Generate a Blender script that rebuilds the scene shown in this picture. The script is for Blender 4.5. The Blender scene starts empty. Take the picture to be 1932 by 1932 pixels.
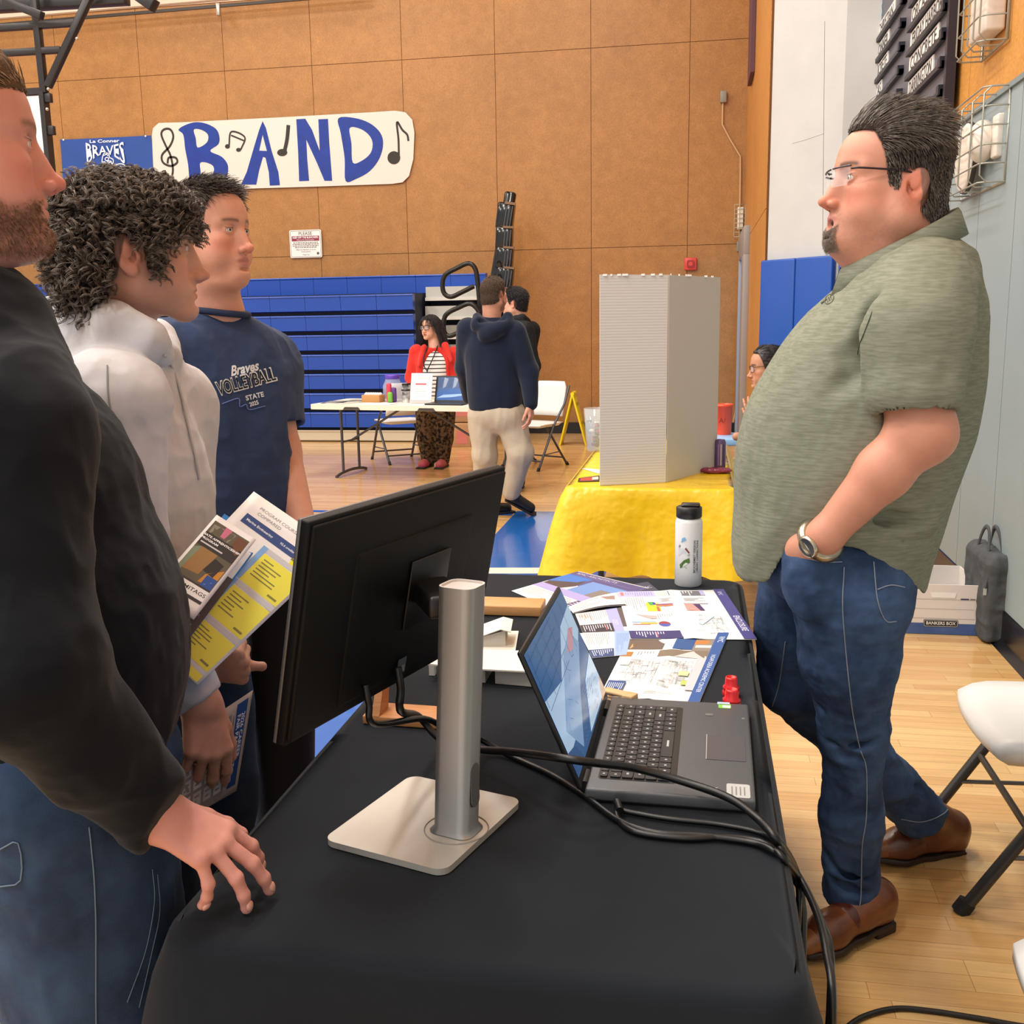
import bpy, bmesh, math, random
import numpy as np
from mathutils import Vector, Matrix
from mathutils.bvhtree import BVHTree
random.seed(7); RNG = np.random.default_rng(7)
SC = bpy.context.scene; COL = SC.collection
PI = math.pi
A = lambda *v: np.array(v, float)
def nrm(v):
    v = np.asarray(v, float); return v/np.linalg.norm(v)

# ------------------------------------------------------------------ camera model (shared by camera and placement)
CAMH = 1.45; FPX = 1940.0
_dY = nrm([350, -367, 1940.]); _dX = np.array([11066, 180, -1940.]); _dX = nrm(_dX-_dY*_dX.dot(_dY))
_dZ = np.cross(_dX, _dY)
CM = np.stack([_dX, _dY, _dZ]); CC = A(0, 0, CAMH)
def _ray(px, py): return CM @ A(px-966, py-966, FPX)
def onZ(px, py, z=0.):
    r = _ray(px, py); return CC+r*((z-CAMH)/r[2])
def onX(px, py, x):
    r = _ray(px, py); return CC+r*(x/r[0])
def onY(px, py, y):
    r = _ray(px, py); return CC+r*(y/r[1])

# ------------------------------------------------------------------ colours and materials
def lin(h):
    if isinstance(h, str):
        h = h.lstrip('#'); c = [int(h[i:i+2], 16)/255 for i in (0, 2, 4)]
    else: c = list(h)[:3]
    return [x/12.92 if x <= .04045 else ((x+.055)/1.055)**2.4 for x in c]+[1.0]
MATS = {}
def mat(name, col='#808080', rough=.5, metal=0., spec=.5, bump=0., bscale=200., var=0., vscale=8., trans=0., alpha=1., emit=None, estr=0., coat=0., sss=0., sheen=0., attr=None, stretch=(1, 1, 1), detail=3., col2=None, bdist=.002):
    if name in MATS: return MATS[name]
    m = bpy.data.materials.new(name); m.use_nodes = True
    nt = m.node_tree; N = nt.nodes; L = nt.links; b = N['Principled BSDF']
    c = lin(col); b.inputs['Base Color'].default_value = c
    b.inputs['Roughness'].default_value = rough; b.inputs['Metallic'].default_value = metal
    b.inputs['Specular IOR Level'].default_value = spec
    b.inputs['Transmission Weight'].default_value = trans; b.inputs['Alpha'].default_value = alpha
    b.inputs['Coat Weight'].default_value = coat
    if sheen: b.inputs['Sheen Weight'].default_value = sheen
    if sss:
        b.inputs['Subsurface Weight'].default_value = sss; b.inputs['Subsurface Radius'].default_value = (.6, .25, .15); b.inputs['Subsurface Scale'].default_value = .02
    if emit:
        b.inputs['Emission Color'].default_value = lin(emit); b.inputs['Emission Strength'].default_value = estr
    tc = N.new('ShaderNodeTexCoord'); mp = N.new('ShaderNodeMapping'); L.new(tc.outputs['Object'], mp.inputs[0]); mp.inputs['Scale'].default_value = stretch
    base = None
    if attr:
        at = N.new('ShaderNodeAttribute'); at.attribute_name = attr; base = at.outputs['Color']; L.new(base, b.inputs['Base Color'])
    if var or col2:
        n = N.new('ShaderNodeTexNoise'); n.inputs['Scale'].default_value = vscale; n.inputs['Detail'].default_value = detail; n.inputs['Roughness'].default_value = .6
        L.new(mp.outputs[0], n.inputs['Vector'])
        mx = N.new('ShaderNodeMix'); mx.data_type = 'RGBA'
        if col2:
            mx.inputs['A'].default_value = c; mx.inputs['B'].default_value = lin(col2)
            r = N.new('ShaderNodeMapRange'); r.inputs[1].default_value = .38; r.inputs[2].default_value = .62
            L.new(n.outputs['Fac'], r.inputs[0]); L.new(r.outputs[0], mx.inputs['Factor'])
        else:
            mx.blend_type = 'MULTIPLY'; mx.inputs['Factor'].default_value = 1.
            r = N.new('ShaderNodeMapRange'); r.inputs[1].default_value = .3; r.inputs[2].default_value = .7; r.inputs[3].default_value = 1-var; r.inputs[4].default_value = 1+var*.6
            L.new(n.outputs['Fac'], r.inputs[0])
            if base: L.new(base, mx.inputs['A'])
            else: mx.inputs['A'].default_value = c
            L.new(r.outputs[0], mx.inputs['B'])
        L.new(mx.outputs['Result'], b.inputs['Base Color'])
    if bump:
        n2 = N.new('ShaderNodeTexNoise'); n2.inputs['Scale'].default_value = bscale; n2.inputs['Detail'].default_value = 2
        L.new(mp.outputs[0], n2.inputs['Vector'])
        bp = N.new('ShaderNodeBump'); bp.inputs['Strength'].default_value = min(1., bump); bp.inputs['Distance'].default_value = bdist
        L.new(n2.outputs['Fac'], bp.inputs['Height']); L.new(bp.outputs[0], b.inputs['Normal'])
    MATS[name] = m; return m
def paint(hexc, rough=.55):          # plain ink / paint of one colour
    return mat('paint_'+hexc.lstrip('#')+('' if rough == .55 else '_%d' % int(rough*100)), hexc, rough)

# ------------------------------------------------------------------ objects
def tag(o, label=None, cat=None, group=None, kind=None):
    if label: o['label'] = label
    if cat: o['category'] = cat
    if group: o['group'] = group
    if kind: o['kind'] = kind
    return o
def thing(name, label, cat, loc=(0, 0, 0), group=None):
    o = bpy.data.objects.new(name, None); COL.objects.link(o); o.location = loc; o.empty_display_size = .1
    return tag(o, label, cat, group)
def wloc(o):
    p = A(0, 0, 0)
    while o is not None: p = p+np.array(o.location); o = o.parent
    return p
def make(name, V, F, mats, parent=None, mi=None, smooth=True, attrs=None, origin=None, label=None):
    """one mesh object; V in world coordinates"""
    V = np.asarray(V, float).reshape(-1, 3)
    o0 = wloc(parent) if parent else (np.asarray(origin, float) if origin is not None else A(0, 0, 0))
    me = bpy.data.meshes.new(name); me.from_pydata((V-o0).tolist(), [], [tuple(int(i) for i in f) for f in F] if not isinstance(F, np.ndarray) else F.tolist())
    if not isinstance(mats, (list, tuple)): mats = [mats]
    for m in mats: me.materials.append(m)
    n = len(me.polygons)
    if mi is not None and len(mats) > 1: me.polygons.foreach_set('material_index', np.asarray(mi, np.int32)[:n])
    sm = np.full(n, smooth) if isinstance(smooth, bool) else np.asarray(smooth)
    me.polygons.foreach_set('use_smooth', sm[:n])
    for k, v in (attrs or {}).items():
        a = me.color_attributes.new(k, 'FLOAT_COLOR', 'POINT'); v = np.asarray(v, np.float32)
        if v.shape[1] == 3: v = np.concatenate([v, np.ones((len(v), 1), np.float32)], 1)
        a.data.foreach_set('color', v.ravel())
    me.update()
    ob = bpy.data.objects.new(name, me); COL.objects.link(ob)
    if parent: ob.parent = parent
    else: ob.location = o0
    if label: ob['label'] = label
    return ob

def catmull(P, n=8, closed=False):
    P = [np.asarray(p, float) for p in P]
    if len(P) < 3: return np.array(P)
    Q = [P[-1]]+P+[P[0], P[1]] if closed else [2*P[0]-P[1]]+P+[2*P[-1]-P[-2]]
    out = []
    for i in range(1, len(Q)-2):
        a, b, c, d = Q[i-1:i+3]
        for k in range(n):
            t = k/n; out.append(.5*((2*b)+(c-a)*t+(2*a-5*b+4*c-d)*t*t+(3*b-a-3*c+d)*t**3))
    if not closed: out.append(P[-1])
    return np.array(out)

def text2d(s, size=1., align='CENTER', shear=0., bold=0., spacing=1.):
    c = bpy.data.curves.new('tmp', 'FONT'); c.body = s; c.size = size; c.align_x = align; c.align_y = 'CENTER'; c.shear = shear; c.offset = bold*size; c.resolution_u = 3; c.space_character = spacing
    o = bpy.data.objects.new('tmp', c); COL.objects.link(o)
    dg = bpy.context.evaluated_depsgraph_get(); me = o.evaluated_get(dg).to_mesh()
    V = np.array([v.co[:] for v in me.vertices]).reshape(-1, 3)[:, :2]; F = [tuple(p.vertices) for p in me.polygons]
    o.evaluated_get(dg).to_mesh_clear(); bpy.data.objects.remove(o); bpy.data.curves.remove(c)
    return V, F

class Fr:
    """a flat frame: origin, right, up, normal"""
    def __init__(s, o, u, v, n=None):
        s.o = np.asarray(o, float); s.u = nrm(u); v = np.asarray(v, float); v = v-s.u*v.dot(s.u); s.v = nrm(v); s.n = np.cross(s.u, s.v) if n is None else nrm(n)
    def __call__(s, x, y, z=0.): return s.o+s.u*x+s.v*y+s.n*z

class MB:
    def __init__(s): s.V = []; s.F = []; s.M = []; s.S = []; s.mats = []
    def mi(s, m):
        if m not in s.mats: s.mats.append(m)
        return s.mats.index(m)
    def add(s, V, F, m, smooth=False):
        k = len(s.V); s.V += [tuple(map(float, v)) for v in V]; i = s.mi(m)
        for f in F: s.F.append(tuple(int(q)+k for q in f)); s.M.append(i); s.S.append(smooth)
        return s
    def quad(s, a, b, c, d, m): return s.add([a, b, c, d], [(0, 1, 2, 3)], m)
    def box(s, c, d, m, rot=None, bev=0., seg=2, smooth=None):
        """box with centre c, full sizes d, optional 3x3 rot, bevelled edges"""
        bm = bmesh.new(); bmesh.ops.create_cube(bm, size=1.)
        for v in bm.verts: v.co = Vector((v.co.x*d[0], v.co.y*d[1], v.co.z*d[2]))
        if bev: bmesh.ops.bevel(bm, geom=list(bm.edges), offset=bev, segments=seg, affect='EDGES', profile=.5)
        R = np.eye(3) if rot is None else np.asarray(rot); bm.verts.index_update()
        V = [R @ np.array(v.co)+np.asarray(c, float) for v in bm.verts]; F = [[v.index for v in f.verts] for f in bm.faces]; bm.free()
        return s.add(V, F, m, bool(bev) if smooth is None else smooth)
    def bb(s, lo, hi, m, bev=0., seg=2):
        lo = np.minimum(lo, hi).astype(float) if False else np.asarray(lo, float); hi = np.asarray(hi, float)
        return s.box((lo+hi)/2, np.abs(hi-lo), m, bev=bev, seg=seg)
    def prism(s, pts, fr, t, m, bev=0., side=None):
        """2d outline in frame fr extruded by t along the normal"""
        n = len(pts); V = [fr(x, y, 0) for x, y in pts]+[fr(x, y, t) for x, y in pts]
        s.add(V, [tuple(range(n))[::-1], tuple(range(n, 2*n))], m)
        return s.add(V, [(i, (i+1) % n, n+(i+1) % n, n+i) for i in range(n)], side or m)
    def poly(s, pts, fr, z, m): return s.add([fr(x, y, z) for x, y in pts], [tuple(range(len(pts)))], m)
    def rect(s, fr, x0, y0, x1, y1, z, m): return s.poly([(x0, y0), (x1, y0), (x1, y1), (x0, y1)], fr, z, m)
    def text(s, txt, fr, x, y, size, m, z=.0006, align='CENTER', fit=None, warp=None, **k):
        V, F = text2d(txt, size, align, **k)
        if fit is not None and len(V):
            w = V[:, 0].max()-V[:, 0].min(); V = V*A(fit/w, 1)
        V = V+A(x, y)
        if warp: V = np.array([warp(*p) for p in V])
        return s.add([fr(p[0], p[1], z) for p in V], F, m)
    def stroke(s, pts, w, fr, z, m, closed=False):
        """flat painted stroke of width w (number or list) along 2d points"""
        P = np.array(pts, float); n = len(P); W = np.full(n, w) if np.isscalar(w) else np.asarray(w)
        T = np.gradient(P, axis=0)
        if closed: T = np.roll(P, -1, 0)-np.roll(P, 1, 0)
        T /= np.linalg.norm(T, axis=1)[:, None]+1e-12; Nn = np.stack([-T[:, 1], T[:, 0]], 1)
        L = P+Nn*W[:, None]/2; R = P-Nn*W[:, None]/2
        V = [fr(*p, z) for p in L]+[fr(*p, z) for p in R]
        F = [(i, n+i, n+(i+1) % n, (i+1) % n) for i in range(n if closed else n-1)]
        return s.add(V, F, m)
    def tube(s, P, r, m, sides=8, caps=True, closed=False, sm=0, flat=None):
        if sm: P = catmull(P, sm, closed)
        P = np.array(P, float); n = len(P); R = np.full(n, r) if np.isscalar(r) else np.interp(np.linspace(0, 1, n), np.linspace(0, 1, len(r)), r)
        T = np.gradient(P, axis=0)
        if closed: T = np.roll(P, -1, 0)-np.roll(P, 1, 0)
        T /= np.linalg.norm(T, axis=1)[:, None]+1e-12
        up = A(0, 0, 1) if abs(T[0][2]) < .9 else A(1, 0, 0); V = []
        a = np.cross(T[0], up); a /= np.linalg.norm(a)
        for i in range(n):
            a = a-T[i]*a.dot(T[i]); a /= np.linalg.norm(a)+1e-12; b = np.cross(T[i], a)
            for k in range(sides):
                q = 2*PI*k/sides; V.append(P[i]+R[i]*(math.cos(q)*a+math.sin(q)*b*(flat or 1)))
        F = []
        for i in range(n if closed else n-1):
            for k in range(sides):
                j = (i+1) % n; F.append((i*sides+k, j*sides+k, j*sides+(k+1) % sides, i*sides+(k+1) % sides))
        s.add(V, F, m, True)
        if caps and not closed: s.add(V[:sides], [tuple(range(sides))], m); s.add(V[-sides:], [tuple(range(sides))[::-1]], m)
        return s
    def bar(s, a, b, w, h, m, up=(0, 0, 1), bev=0.):
        a = np.asarray(a, float); b = np.asarray(b, float); d = b-a; L = np.linalg.norm(d); z = d/L
        x = np.cross(up, z)
        if np.linalg.norm(x) < 1e-6: x = np.cross((1, 0, 0), z)
        x /= np.linalg.norm(x); y = np.cross(z, x)
        return s.box((a+b)/2, (w, h, L), m, rot=np.stack([x, y, z], 1), bev=bev)
    def lathe(s, prof, c, m, n=24, axis=None, cap=True):
        """prof: list of (radius, height) around c; axis default z"""
        ax = nrm(axis) if axis is not None else A(0, 0, 1); u = nrm(np.cross(ax, (1, 0, 0) if abs(ax[0]) < .9 else (0, 1, 0))); w = np.cross(ax, u)
        V = []
        for r, h in prof:
            for k in range(n): q = 2*PI*k/n; V.append(np.asarray(c)+ax*h+r*(math.cos(q)*u+math.sin(q)*w))
        F = [(i*n+k, i*n+(k+1) % n, (i+1)*n+(k+1) % n, (i+1)*n+k) for i in range(len(prof)-1) for k in range(n)]
        s.add(V, F, m, True)
        if cap:
            if prof[0][0] > 1e-6: s.add(V[:n], [tuple(range(n))[::-1]], m)
            if prof[-1][0] > 1e-6: s.add(V[-n:], [tuple(range(n))], m)
        return s
    def sphere(s, c, r, m, n=16, sc=(1, 1, 1), rot=None):
        V = []; F = []; R = np.eye(3) if rot is None else rot; h = n//2
        for i in range(h+1):
            for k in range(n):
                a = PI*i/h; q = 2*PI*k/n; V.append(np.asarray(c)+R @ (r*A(math.sin(a)*math.cos(q)*sc[0], math.sin(a)*math.sin(q)*sc[1], math.cos(a)*sc[2])))
        for i in range(h):
            for k in range(n): F.append((i*n+k, (i+1)*n+k, (i+1)*n+(k+1) % n, i*n+(k+1) % n))
        return s.add(V, F, m, True)
    def build(s, name, parent=None, origin=None, label=None):
        return make(name, s.V, s.F, s.mats, parent, s.M, np.array(s.S, bool), None, origin, label)

def rrect(w, h, r, n=5, x=0, y=0):
    out = []
    for cx, cy, a0 in ((w/2-r, h/2-r, 0), (-w/2+r, h/2-r, 90), (-w/2+r, -h/2+r, 180), (w/2-r, -h/2+r, 270)):
        for k in range(n+1): a = math.radians(a0+90*k/n); out.append((x+cx+r*math.cos(a), y+cy+r*math.sin(a)))
    return out
def rotz(a): c, s = math.cos(a), math.sin(a); return np.array([[c, -s, 0], [s, c, 0], [0, 0, 1.]])
def roty(a): c, s = math.cos(a), math.sin(a); return np.array([[c, 0, s], [0, 1, 0], [-s, 0, c]])
def rotx(a): c, s = math.cos(a), math.sin(a); return np.array([[1, 0, 0], [0, c, -s], [0, s, c]])

# ------------------------------------------------------------------ noise
_perm = RNG.random((32, 32, 32)).astype(np.float32)
def noise(p, scale=1., seed=0.):
    q = np.asarray(p, np.float64)*scale+seed*7.31+100; i = np.floor(q).astype(int); f = q-i; f = f*f*(3-2*f); i &= 31; j = (i+1) & 31
    def g(a, b, c): return _perm[a, b, c]
    x0, y0, z0 = i.T; x1, y1, z1 = j.T; fx, fy, fz = f.T
    return ((g(x0, y0, z0)*(1-fx)+g(x1, y0, z0)*fx)*(1-fy)+(g(x0, y1, z0)*(1-fx)+g(x1, y1, z0)*fx)*fy)*(1-fz)+((g(x0, y0, z1)*(1-fx)+g(x1, y0, z1)*fx)*(1-fy)+(g(x0, y1, z1)*(1-fx)+g(x1, y1, z1)*fx)*fy)*fz - .5

# ------------------------------------------------------------------ implicit modelling: soft unions meshed by surface nets
class SDF:
    def __init__(s, fr=None): s.ops = []; s.fr = fr      # fr = (R 3x3 columns = local axes, origin, scale)
    def _add(s, fn, lo, hi, k, mode, fr):
        fr = fr or s.fr
        lo = np.asarray(lo, float); hi = np.asarray(hi, float)
        if fr:
            R, o, sc = fr; c = np.array([[x, y, z] for x in (lo[0], hi[0]) for y in (lo[1], hi[1]) for z in (lo[2], hi[2])])*sc @ R.T+o
            lo, hi = c.min(0), c.max(0); k = k*sc; f0 = fn
            fn = lambda p: f0(((p-o) @ R)/sc)*sc
        s.ops.append((fn, lo, hi, k, mode)); return s
    def cone(s, a, b, ra, rb, k=.01, mode='+', fr=None):
        a = np.asarray(a, float); b = np.asarray(b, float); d = b-a; L = max(d.dot(d), 1e-12); r = max(ra, rb)
        def fn(p):
            q = p-a; t = np.clip((q @ d)/L, 0, 1); return np.linalg.norm(q-t[:, None]*d, axis=1)-(ra+(rb-ra)*t)
        return s._add(fn, np.minimum(a, b)-r, np.maximum(a, b)+r, k, mode, fr)
    def chain(s, P, R, k=.01, mode='+', fr=None):
        for i in range(len(P)-1): s.cone(P[i], P[i+1], R[i], R[i+1], k, mode, fr)
        return s
    def ell(s, c, r, k=.01, mode='+', rot=None, fr=None):
        c = np.asarray(c, float); r = np.asarray(r, float); R = rot; m = r.max()
        def fn(p):
            q = p-c
            if R is not None: q = q @ R
            k0 = np.linalg.norm(q/r, axis=1); k1 = np.linalg.norm(q/(r*r), axis=1)+1e-9
            return np.where(k0 < 1e-3, -r.min(), k0*(k0-1)/k1)
        e = r if R is None else np.full(3, m)
        return s._add(fn, c-e, c+e, k, mode, fr)
    def box(s, c, h, r=.01, k=.005, mode='+', rot=None, fr=None):
        c = np.asarray(c, float); h = np.asarray(h, float)-r
        def fn(p):
            q = p-c
            if rot is not None: q = q @ rot
            q = np.abs(q)-h; return np.linalg.norm(np.maximum(q, 0), axis=1)+np.minimum(q.max(1), 0)-r
        e = h+r if rot is None else np.full(3, np.linalg.norm(h+r))
        return s._add(fn, c-e, c+e, k, mode, fr)
    def plane(s, o, n, k=.004, mode='&', fr=None):       # keep the side the normal points away from
        o = np.asarray(o, float); n = nrm(n)
        return s._add(lambda p: (p-o) @ n, A(-99, -99, -99), A(99, 99, 99), k, mode, fr)
    def loft(s, secs, k=.02, mode='+', fr=None, n=2.3, axis=None):
        """secs: rows (z, cx, cy, half_side(y), half_front(+x), half_back(-x)), smoothly interpolated"""
        S = np.array(sorted(secs), float); z = S[:, 0]
        zz = np.linspace(z[0], z[-1], 160); T = []
        for c in range(1, 6):
            y = S[:, c]; m = np.gradient(y, z) if len(z) > 2 else np.full(len(z), (y[-1]-y[0])/(z[-1]-z[0]))
            i = np.clip(np.searchsorted(z, zz)-1, 0, len(z)-2); h = z[i+1]-z[i]; t = (zz-z[i])/h
            T.append((2*t**3-3*t*t+1)*y[i]+(t**3-2*t*t+t)*h*m[i]+(3*t*t-2*t**3)*y[i+1]+(t**3-t*t)*h*m[i+1])
        T = np.array(T)
        def fn(p):
            q = np.clip(p[:, 2], z[0], z[-1]); cx, cy, b, f, w = [np.interp(q, zz, t) for t in T]
            x = p[:, 0]-cx; y = p[:, 1]-cy; a = np.where(x > 0, f, w)
            g = (np.abs(x/a)**n+np.abs(y/b)**n)**(1/n); d = (g-1)*np.minimum(a, b)*np.clip(.6+.4*g, .6, 1.)
            e = np.abs(p[:, 2]-q); return np.where(e > 0, np.sqrt(np.maximum(d, 0)**2+e*e)+np.minimum(d, 0)*0, d)
        lo = A((S[:, 1]-S[:, 5]).min(), (S[:, 2]-S[:, 3]).min(), z[0]); hi = A((S[:, 1]+S[:, 4]).max(), (S[:, 2]+S[:, 3]).max(), z[-1])
        return s._add(fn, lo, hi, k, mode, fr)
    def sub(s, other, k=.004):
        s.ops.append((other.ev, A(-99, -99, -99), A(99, 99, 99), k, '-')); return s
    def ev(s, p, lo=None, hi=None):
        d = np.full(len(p), 1e3)
        for fn, l, h, k, mode in s.ops:
            if lo is not None:
                m = k+.012
                if mode == '+' and (np.any(l > hi+m) or np.any(h < lo-m)): continue
                if mode == '-' and (np.any(l > hi+m) or np.any(h < lo-m)): continue
            e = fn(p)
            if mode == '+':
                if k > 0:
                    hh = np.clip(.5+.5*(d-e)/k, 0, 1); d = np.where(d > 100, e, d*(1-hh)+e*hh-k*hh*(1-hh))
                else: d = np.minimum(d, e)
            elif mode == '-':
                hh = np.clip(.5-.5*(d+e)/max(k, 1e-6), 0, 1); d = d*(1-hh)-e*hh+k*hh*(1-hh)
            else:
                hh = np.clip(.5-.5*(d-e)/max(k, 1e-6), 0, 1); d = d*(1-hh)+e*hh+k*hh*(1-hh)
        return d
    def bounds(s):
        P = [o for o in s.ops if o[4] == '+']
        return np.min([o[1] for o in P], 0)-.01, np.max([o[2] for o in P], 0)+.01
    def mesh(s, h=.004, lo=None, hi=None, disp=None):
        l, u = s.bounds()
        if lo is not None: l = np.maximum(l, np.asarray(lo, float))
        if hi is not None: u = np.minimum(u, np.asarray(hi, float))
        B = 12; nb = np.ceil((u-l)/(h*B)).astype(int); nb = np.maximum(nb, 1); n = nb*B+1
        D = np.full(n, 1., np.float32)
        bi = np.stack(np.meshgrid(*[np.arange(k) for k in nb], indexing='ij'), -1).reshape(-1, 3)
        cen = l+(bi+.5)*B*h; dc = s.ev(cen); rad = B*h*.87
        g = np.stack(np.meshgrid(*[np.arange(B+1)]*3, indexing='ij'), -1).reshape(-1, 3)
        for b, c, d in zip(bi, cen, dc):
            sl = tuple(slice(q*B, q*B+B+1) for q in b)
            if abs(d) > rad*1.6+.02: D[sl] = math.copysign(1, d); continue
        for b, c, d in zip(bi, cen, dc):
            if abs(d) > rad*1.6+.02: continue
            sl = tuple(slice(q*B, q*B+B+1) for q in b); p0 = l+b*B*h
            D[sl] = s.ev(p0+g*h, p0, p0+B*h).reshape(B+1, B+1, B+1)
        return nets(D, l, h)
def nets(D, l, h):
    neg = D < 0; c = np.zeros(tuple(k-1 for k in D.shape), np.int8); off = [(a, b, e) for a in (0, 1) for b in (0, 1) for e in (0, 1)]
    X, Y, Z = c.shape
    for a, b, e in off: c += neg[a:a+X, b:b+Y, e:e+Z]
    act = (c > 0) & (c < 8); I = np.argwhere(act)
    idx = np.full(c.shape, -1, np.int64); idx[act] = np.arange(len(I))
    v = {o: D[I[:, 0]+o[0], I[:, 1]+o[1], I[:, 2]+o[2]].astype(float) for o in off}
    acc = np.zeros((len(I), 3)); cnt = np.zeros(len(I))
    for o in off:
        for ax in range(3):
            if o[ax]: continue
            p = list(o); p[ax] = 1; p = tuple(p); d0, d1 = v[o], v[p]; m = (d0 < 0) != (d1 < 0)
            t = np.where(m, d0/np.where(m, d0-d1, 1), 0); q = np.tile(np.array(o, float), (len(I), 1)); q[:, ax] += t
            acc[m] += q[m]; cnt[m] += 1
    V = l+(I+acc/np.maximum(cnt, 1)[:, None])*h
    F = []
    for ax in range(3):
        b, e = [(1, 2), (2, 0), (0, 1)][ax]
        s0 = [slice(None)]*3; s1 = [slice(None)]*3; s0[ax] = slice(0, -1); s1[ax] = slice(1, None)
        m = neg[tuple(s0)] != neg[tuple(s1)]; J = np.argwhere(m)
        J = J[(J[:, b] > 0) & (J[:, e] > 0) & (J[:, b] < c.shape[b]) & (J[:, e] < c.shape[e])]
        if not len(J): continue
        def at(db, de): K = J.copy(); K[:, b] += db; K[:, e] += de; return idx[K[:, 0], K[:, 1], K[:, 2]]
        q = np.stack([at(-1, -1), at(0, -1), at(0, 0), at(-1, 0)], 1); fl = neg[J[:, 0], J[:, 1], J[:, 2]]
        q[~fl] = q[~fl][:, ::-1]; q = q[(q >= 0).all(1)]; F.append(q)
    return V, np.concatenate(F) if F else np.zeros((0, 4), int)
def vnormals(V, F):
    n = np.cross(V[F[:, 2]]-V[F[:, 0]], V[F[:, 3]]-V[F[:, 1]]); N = np.zeros_like(V)
    for k in range(4): np.add.at(N, F[:, k], n)
    return N/(np.linalg.norm(N, axis=1)[:, None]+1e-12)
def relax(V, F, it=2, w=.5):
    for _ in range(it):
        S = np.zeros_like(V); C = np.zeros(len(V))
        for k in range(4):
            np.add.at(S, F[:, k], V[F[:, (k+1) % 4]]+V[F[:, (k+3) % 4]]); np.add.at(C, F[:, k], 2)
        V = V*(1-w)+w*S/np.maximum(C, 1)[:, None]
    return V
def strands(P0, D0, length, r, seg=6, curl=0., cw=1.5, noise_amp=.25, grav=A(0, 0, -.2), sides=3, push=None, seed=0, taper=.35, clump=0, cr=.003):
    """many thin tapered locks; P0,D0 (n,3); length (n,) ; returns V,F"""
    n = len(P0); P = P0.copy(); D = D0/np.linalg.norm(D0, axis=1)[:, None]; pts = [P.copy()]
    rg = np.random.default_rng(seed); ph = rg.random(n)*6.28; sg = np.where(rg.random(n) > .5, 1, -1)
    st = (length/seg)[:, None]
    for i in range(seg):
        jit = rg.normal(0, noise_amp, (n, 3)); d = D+jit*.5+grav; d /= np.linalg.norm(d, axis=1)[:, None]
        P = P+d*st
        if push is not None: P = push(P)
        D = .7*D+.3*d; pts.append(P.copy())
    C = np.stack(pts, 1)
    T = np.gradient(C, axis=1); T /= np.linalg.norm(T, axis=2)[..., None]+1e-12
    ref = np.where(np.abs(T[..., 2:3]) < .9, A(0, 0, 1), A(1, 0, 0)); a = np.cross(T, ref); a /= np.linalg.norm(a, axis=2)[..., None]+1e-12; b = np.cross(T, a)
    k = np.arange(seg+1)/seg
    if curl:
        ang = ph[:, None]+sg[:, None]*k[None]*2*PI*cw; C = C+curl*(np.cos(ang)[..., None]*a+np.sin(ang)[..., None]*b)*np.minimum(1, k*3)[None, :, None]
        T = np.gradient(C, axis=1); T /= np.linalg.norm(T, axis=2)[..., None]+1e-12; a = np.cross(T, ref); a /= np.linalg.norm(a, axis=2)[..., None]+1e-12; b = np.cross(T, a)
    if clump:
        of = rg.normal(0, 1, (n*clump, 3))*cr; C = np.repeat(C, clump, 0)+of[:, None, :]*(1-.55*k)[None, :, None]; n = n*clump
        T = np.gradient(C, axis=1); T /= np.linalg.norm(T, axis=2)[..., None]+1e-12; ref = np.where(np.abs(T[..., 2:3]) < .9, A(0, 0, 1), A(1, 0, 0)); a = np.cross(T, ref); a /= np.linalg.norm(a, axis=2)[..., None]+1e-12; b = np.cross(T, a)
    rr = (r if np.isscalar(r) else np.asarray(r)[:, None])*(1-(1-taper)*k**2)[None]
    rr = np.broadcast_to(rr, (n, seg+1))
    V = np.stack([C+rr[..., None]*(math.cos(2*PI*q/sides)*a+math.sin(2*PI*q/sides)*b) for q in range(sides)], 2)
    V = V.reshape(-1, 3); base = np.arange(n)[:, None, None]*(seg+1)*sides; i = np.arange(seg)[None, :, None]*sides; q = np.arange(sides)[None, None, :]
    F = np.stack([base+i+q, base+i+(q+1) % sides, base+i+sides+(q+1) % sides, base+i+sides+q], -1).reshape(-1, 4)
    return V, F
def cat(*VF):
    V = []; F = []; k = 0
    for v, f in VF: V.append(np.asarray(v, float)); F.append(np.asarray(f)+k); k += len(v)
    return np.concatenate(V), np.concatenate(F)
LAMP_W = 95.; WORLD_S = .8; EXPO = 0.45
# ================================================================== people: heads, hands, hair, clothes
def hframe(o, yaw, pitch=0., roll=0., sc=1.):
    """face frame; yaw = heading of the face in the ground plane (degrees), pitch > 0 looks down"""
    R = rotz(math.radians(yaw)) @ roty(math.radians(pitch)) @ rotx(math.radians(roll)); return (R, np.asarray(o, float), sc)
def toW(fr, p): R, o, sc = fr; return (np.asarray(p, float)*sc) @ R.T+o
def toL(fr, p): R, o, sc = fr; return ((np.asarray(p, float)-o) @ R)/sc

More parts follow.
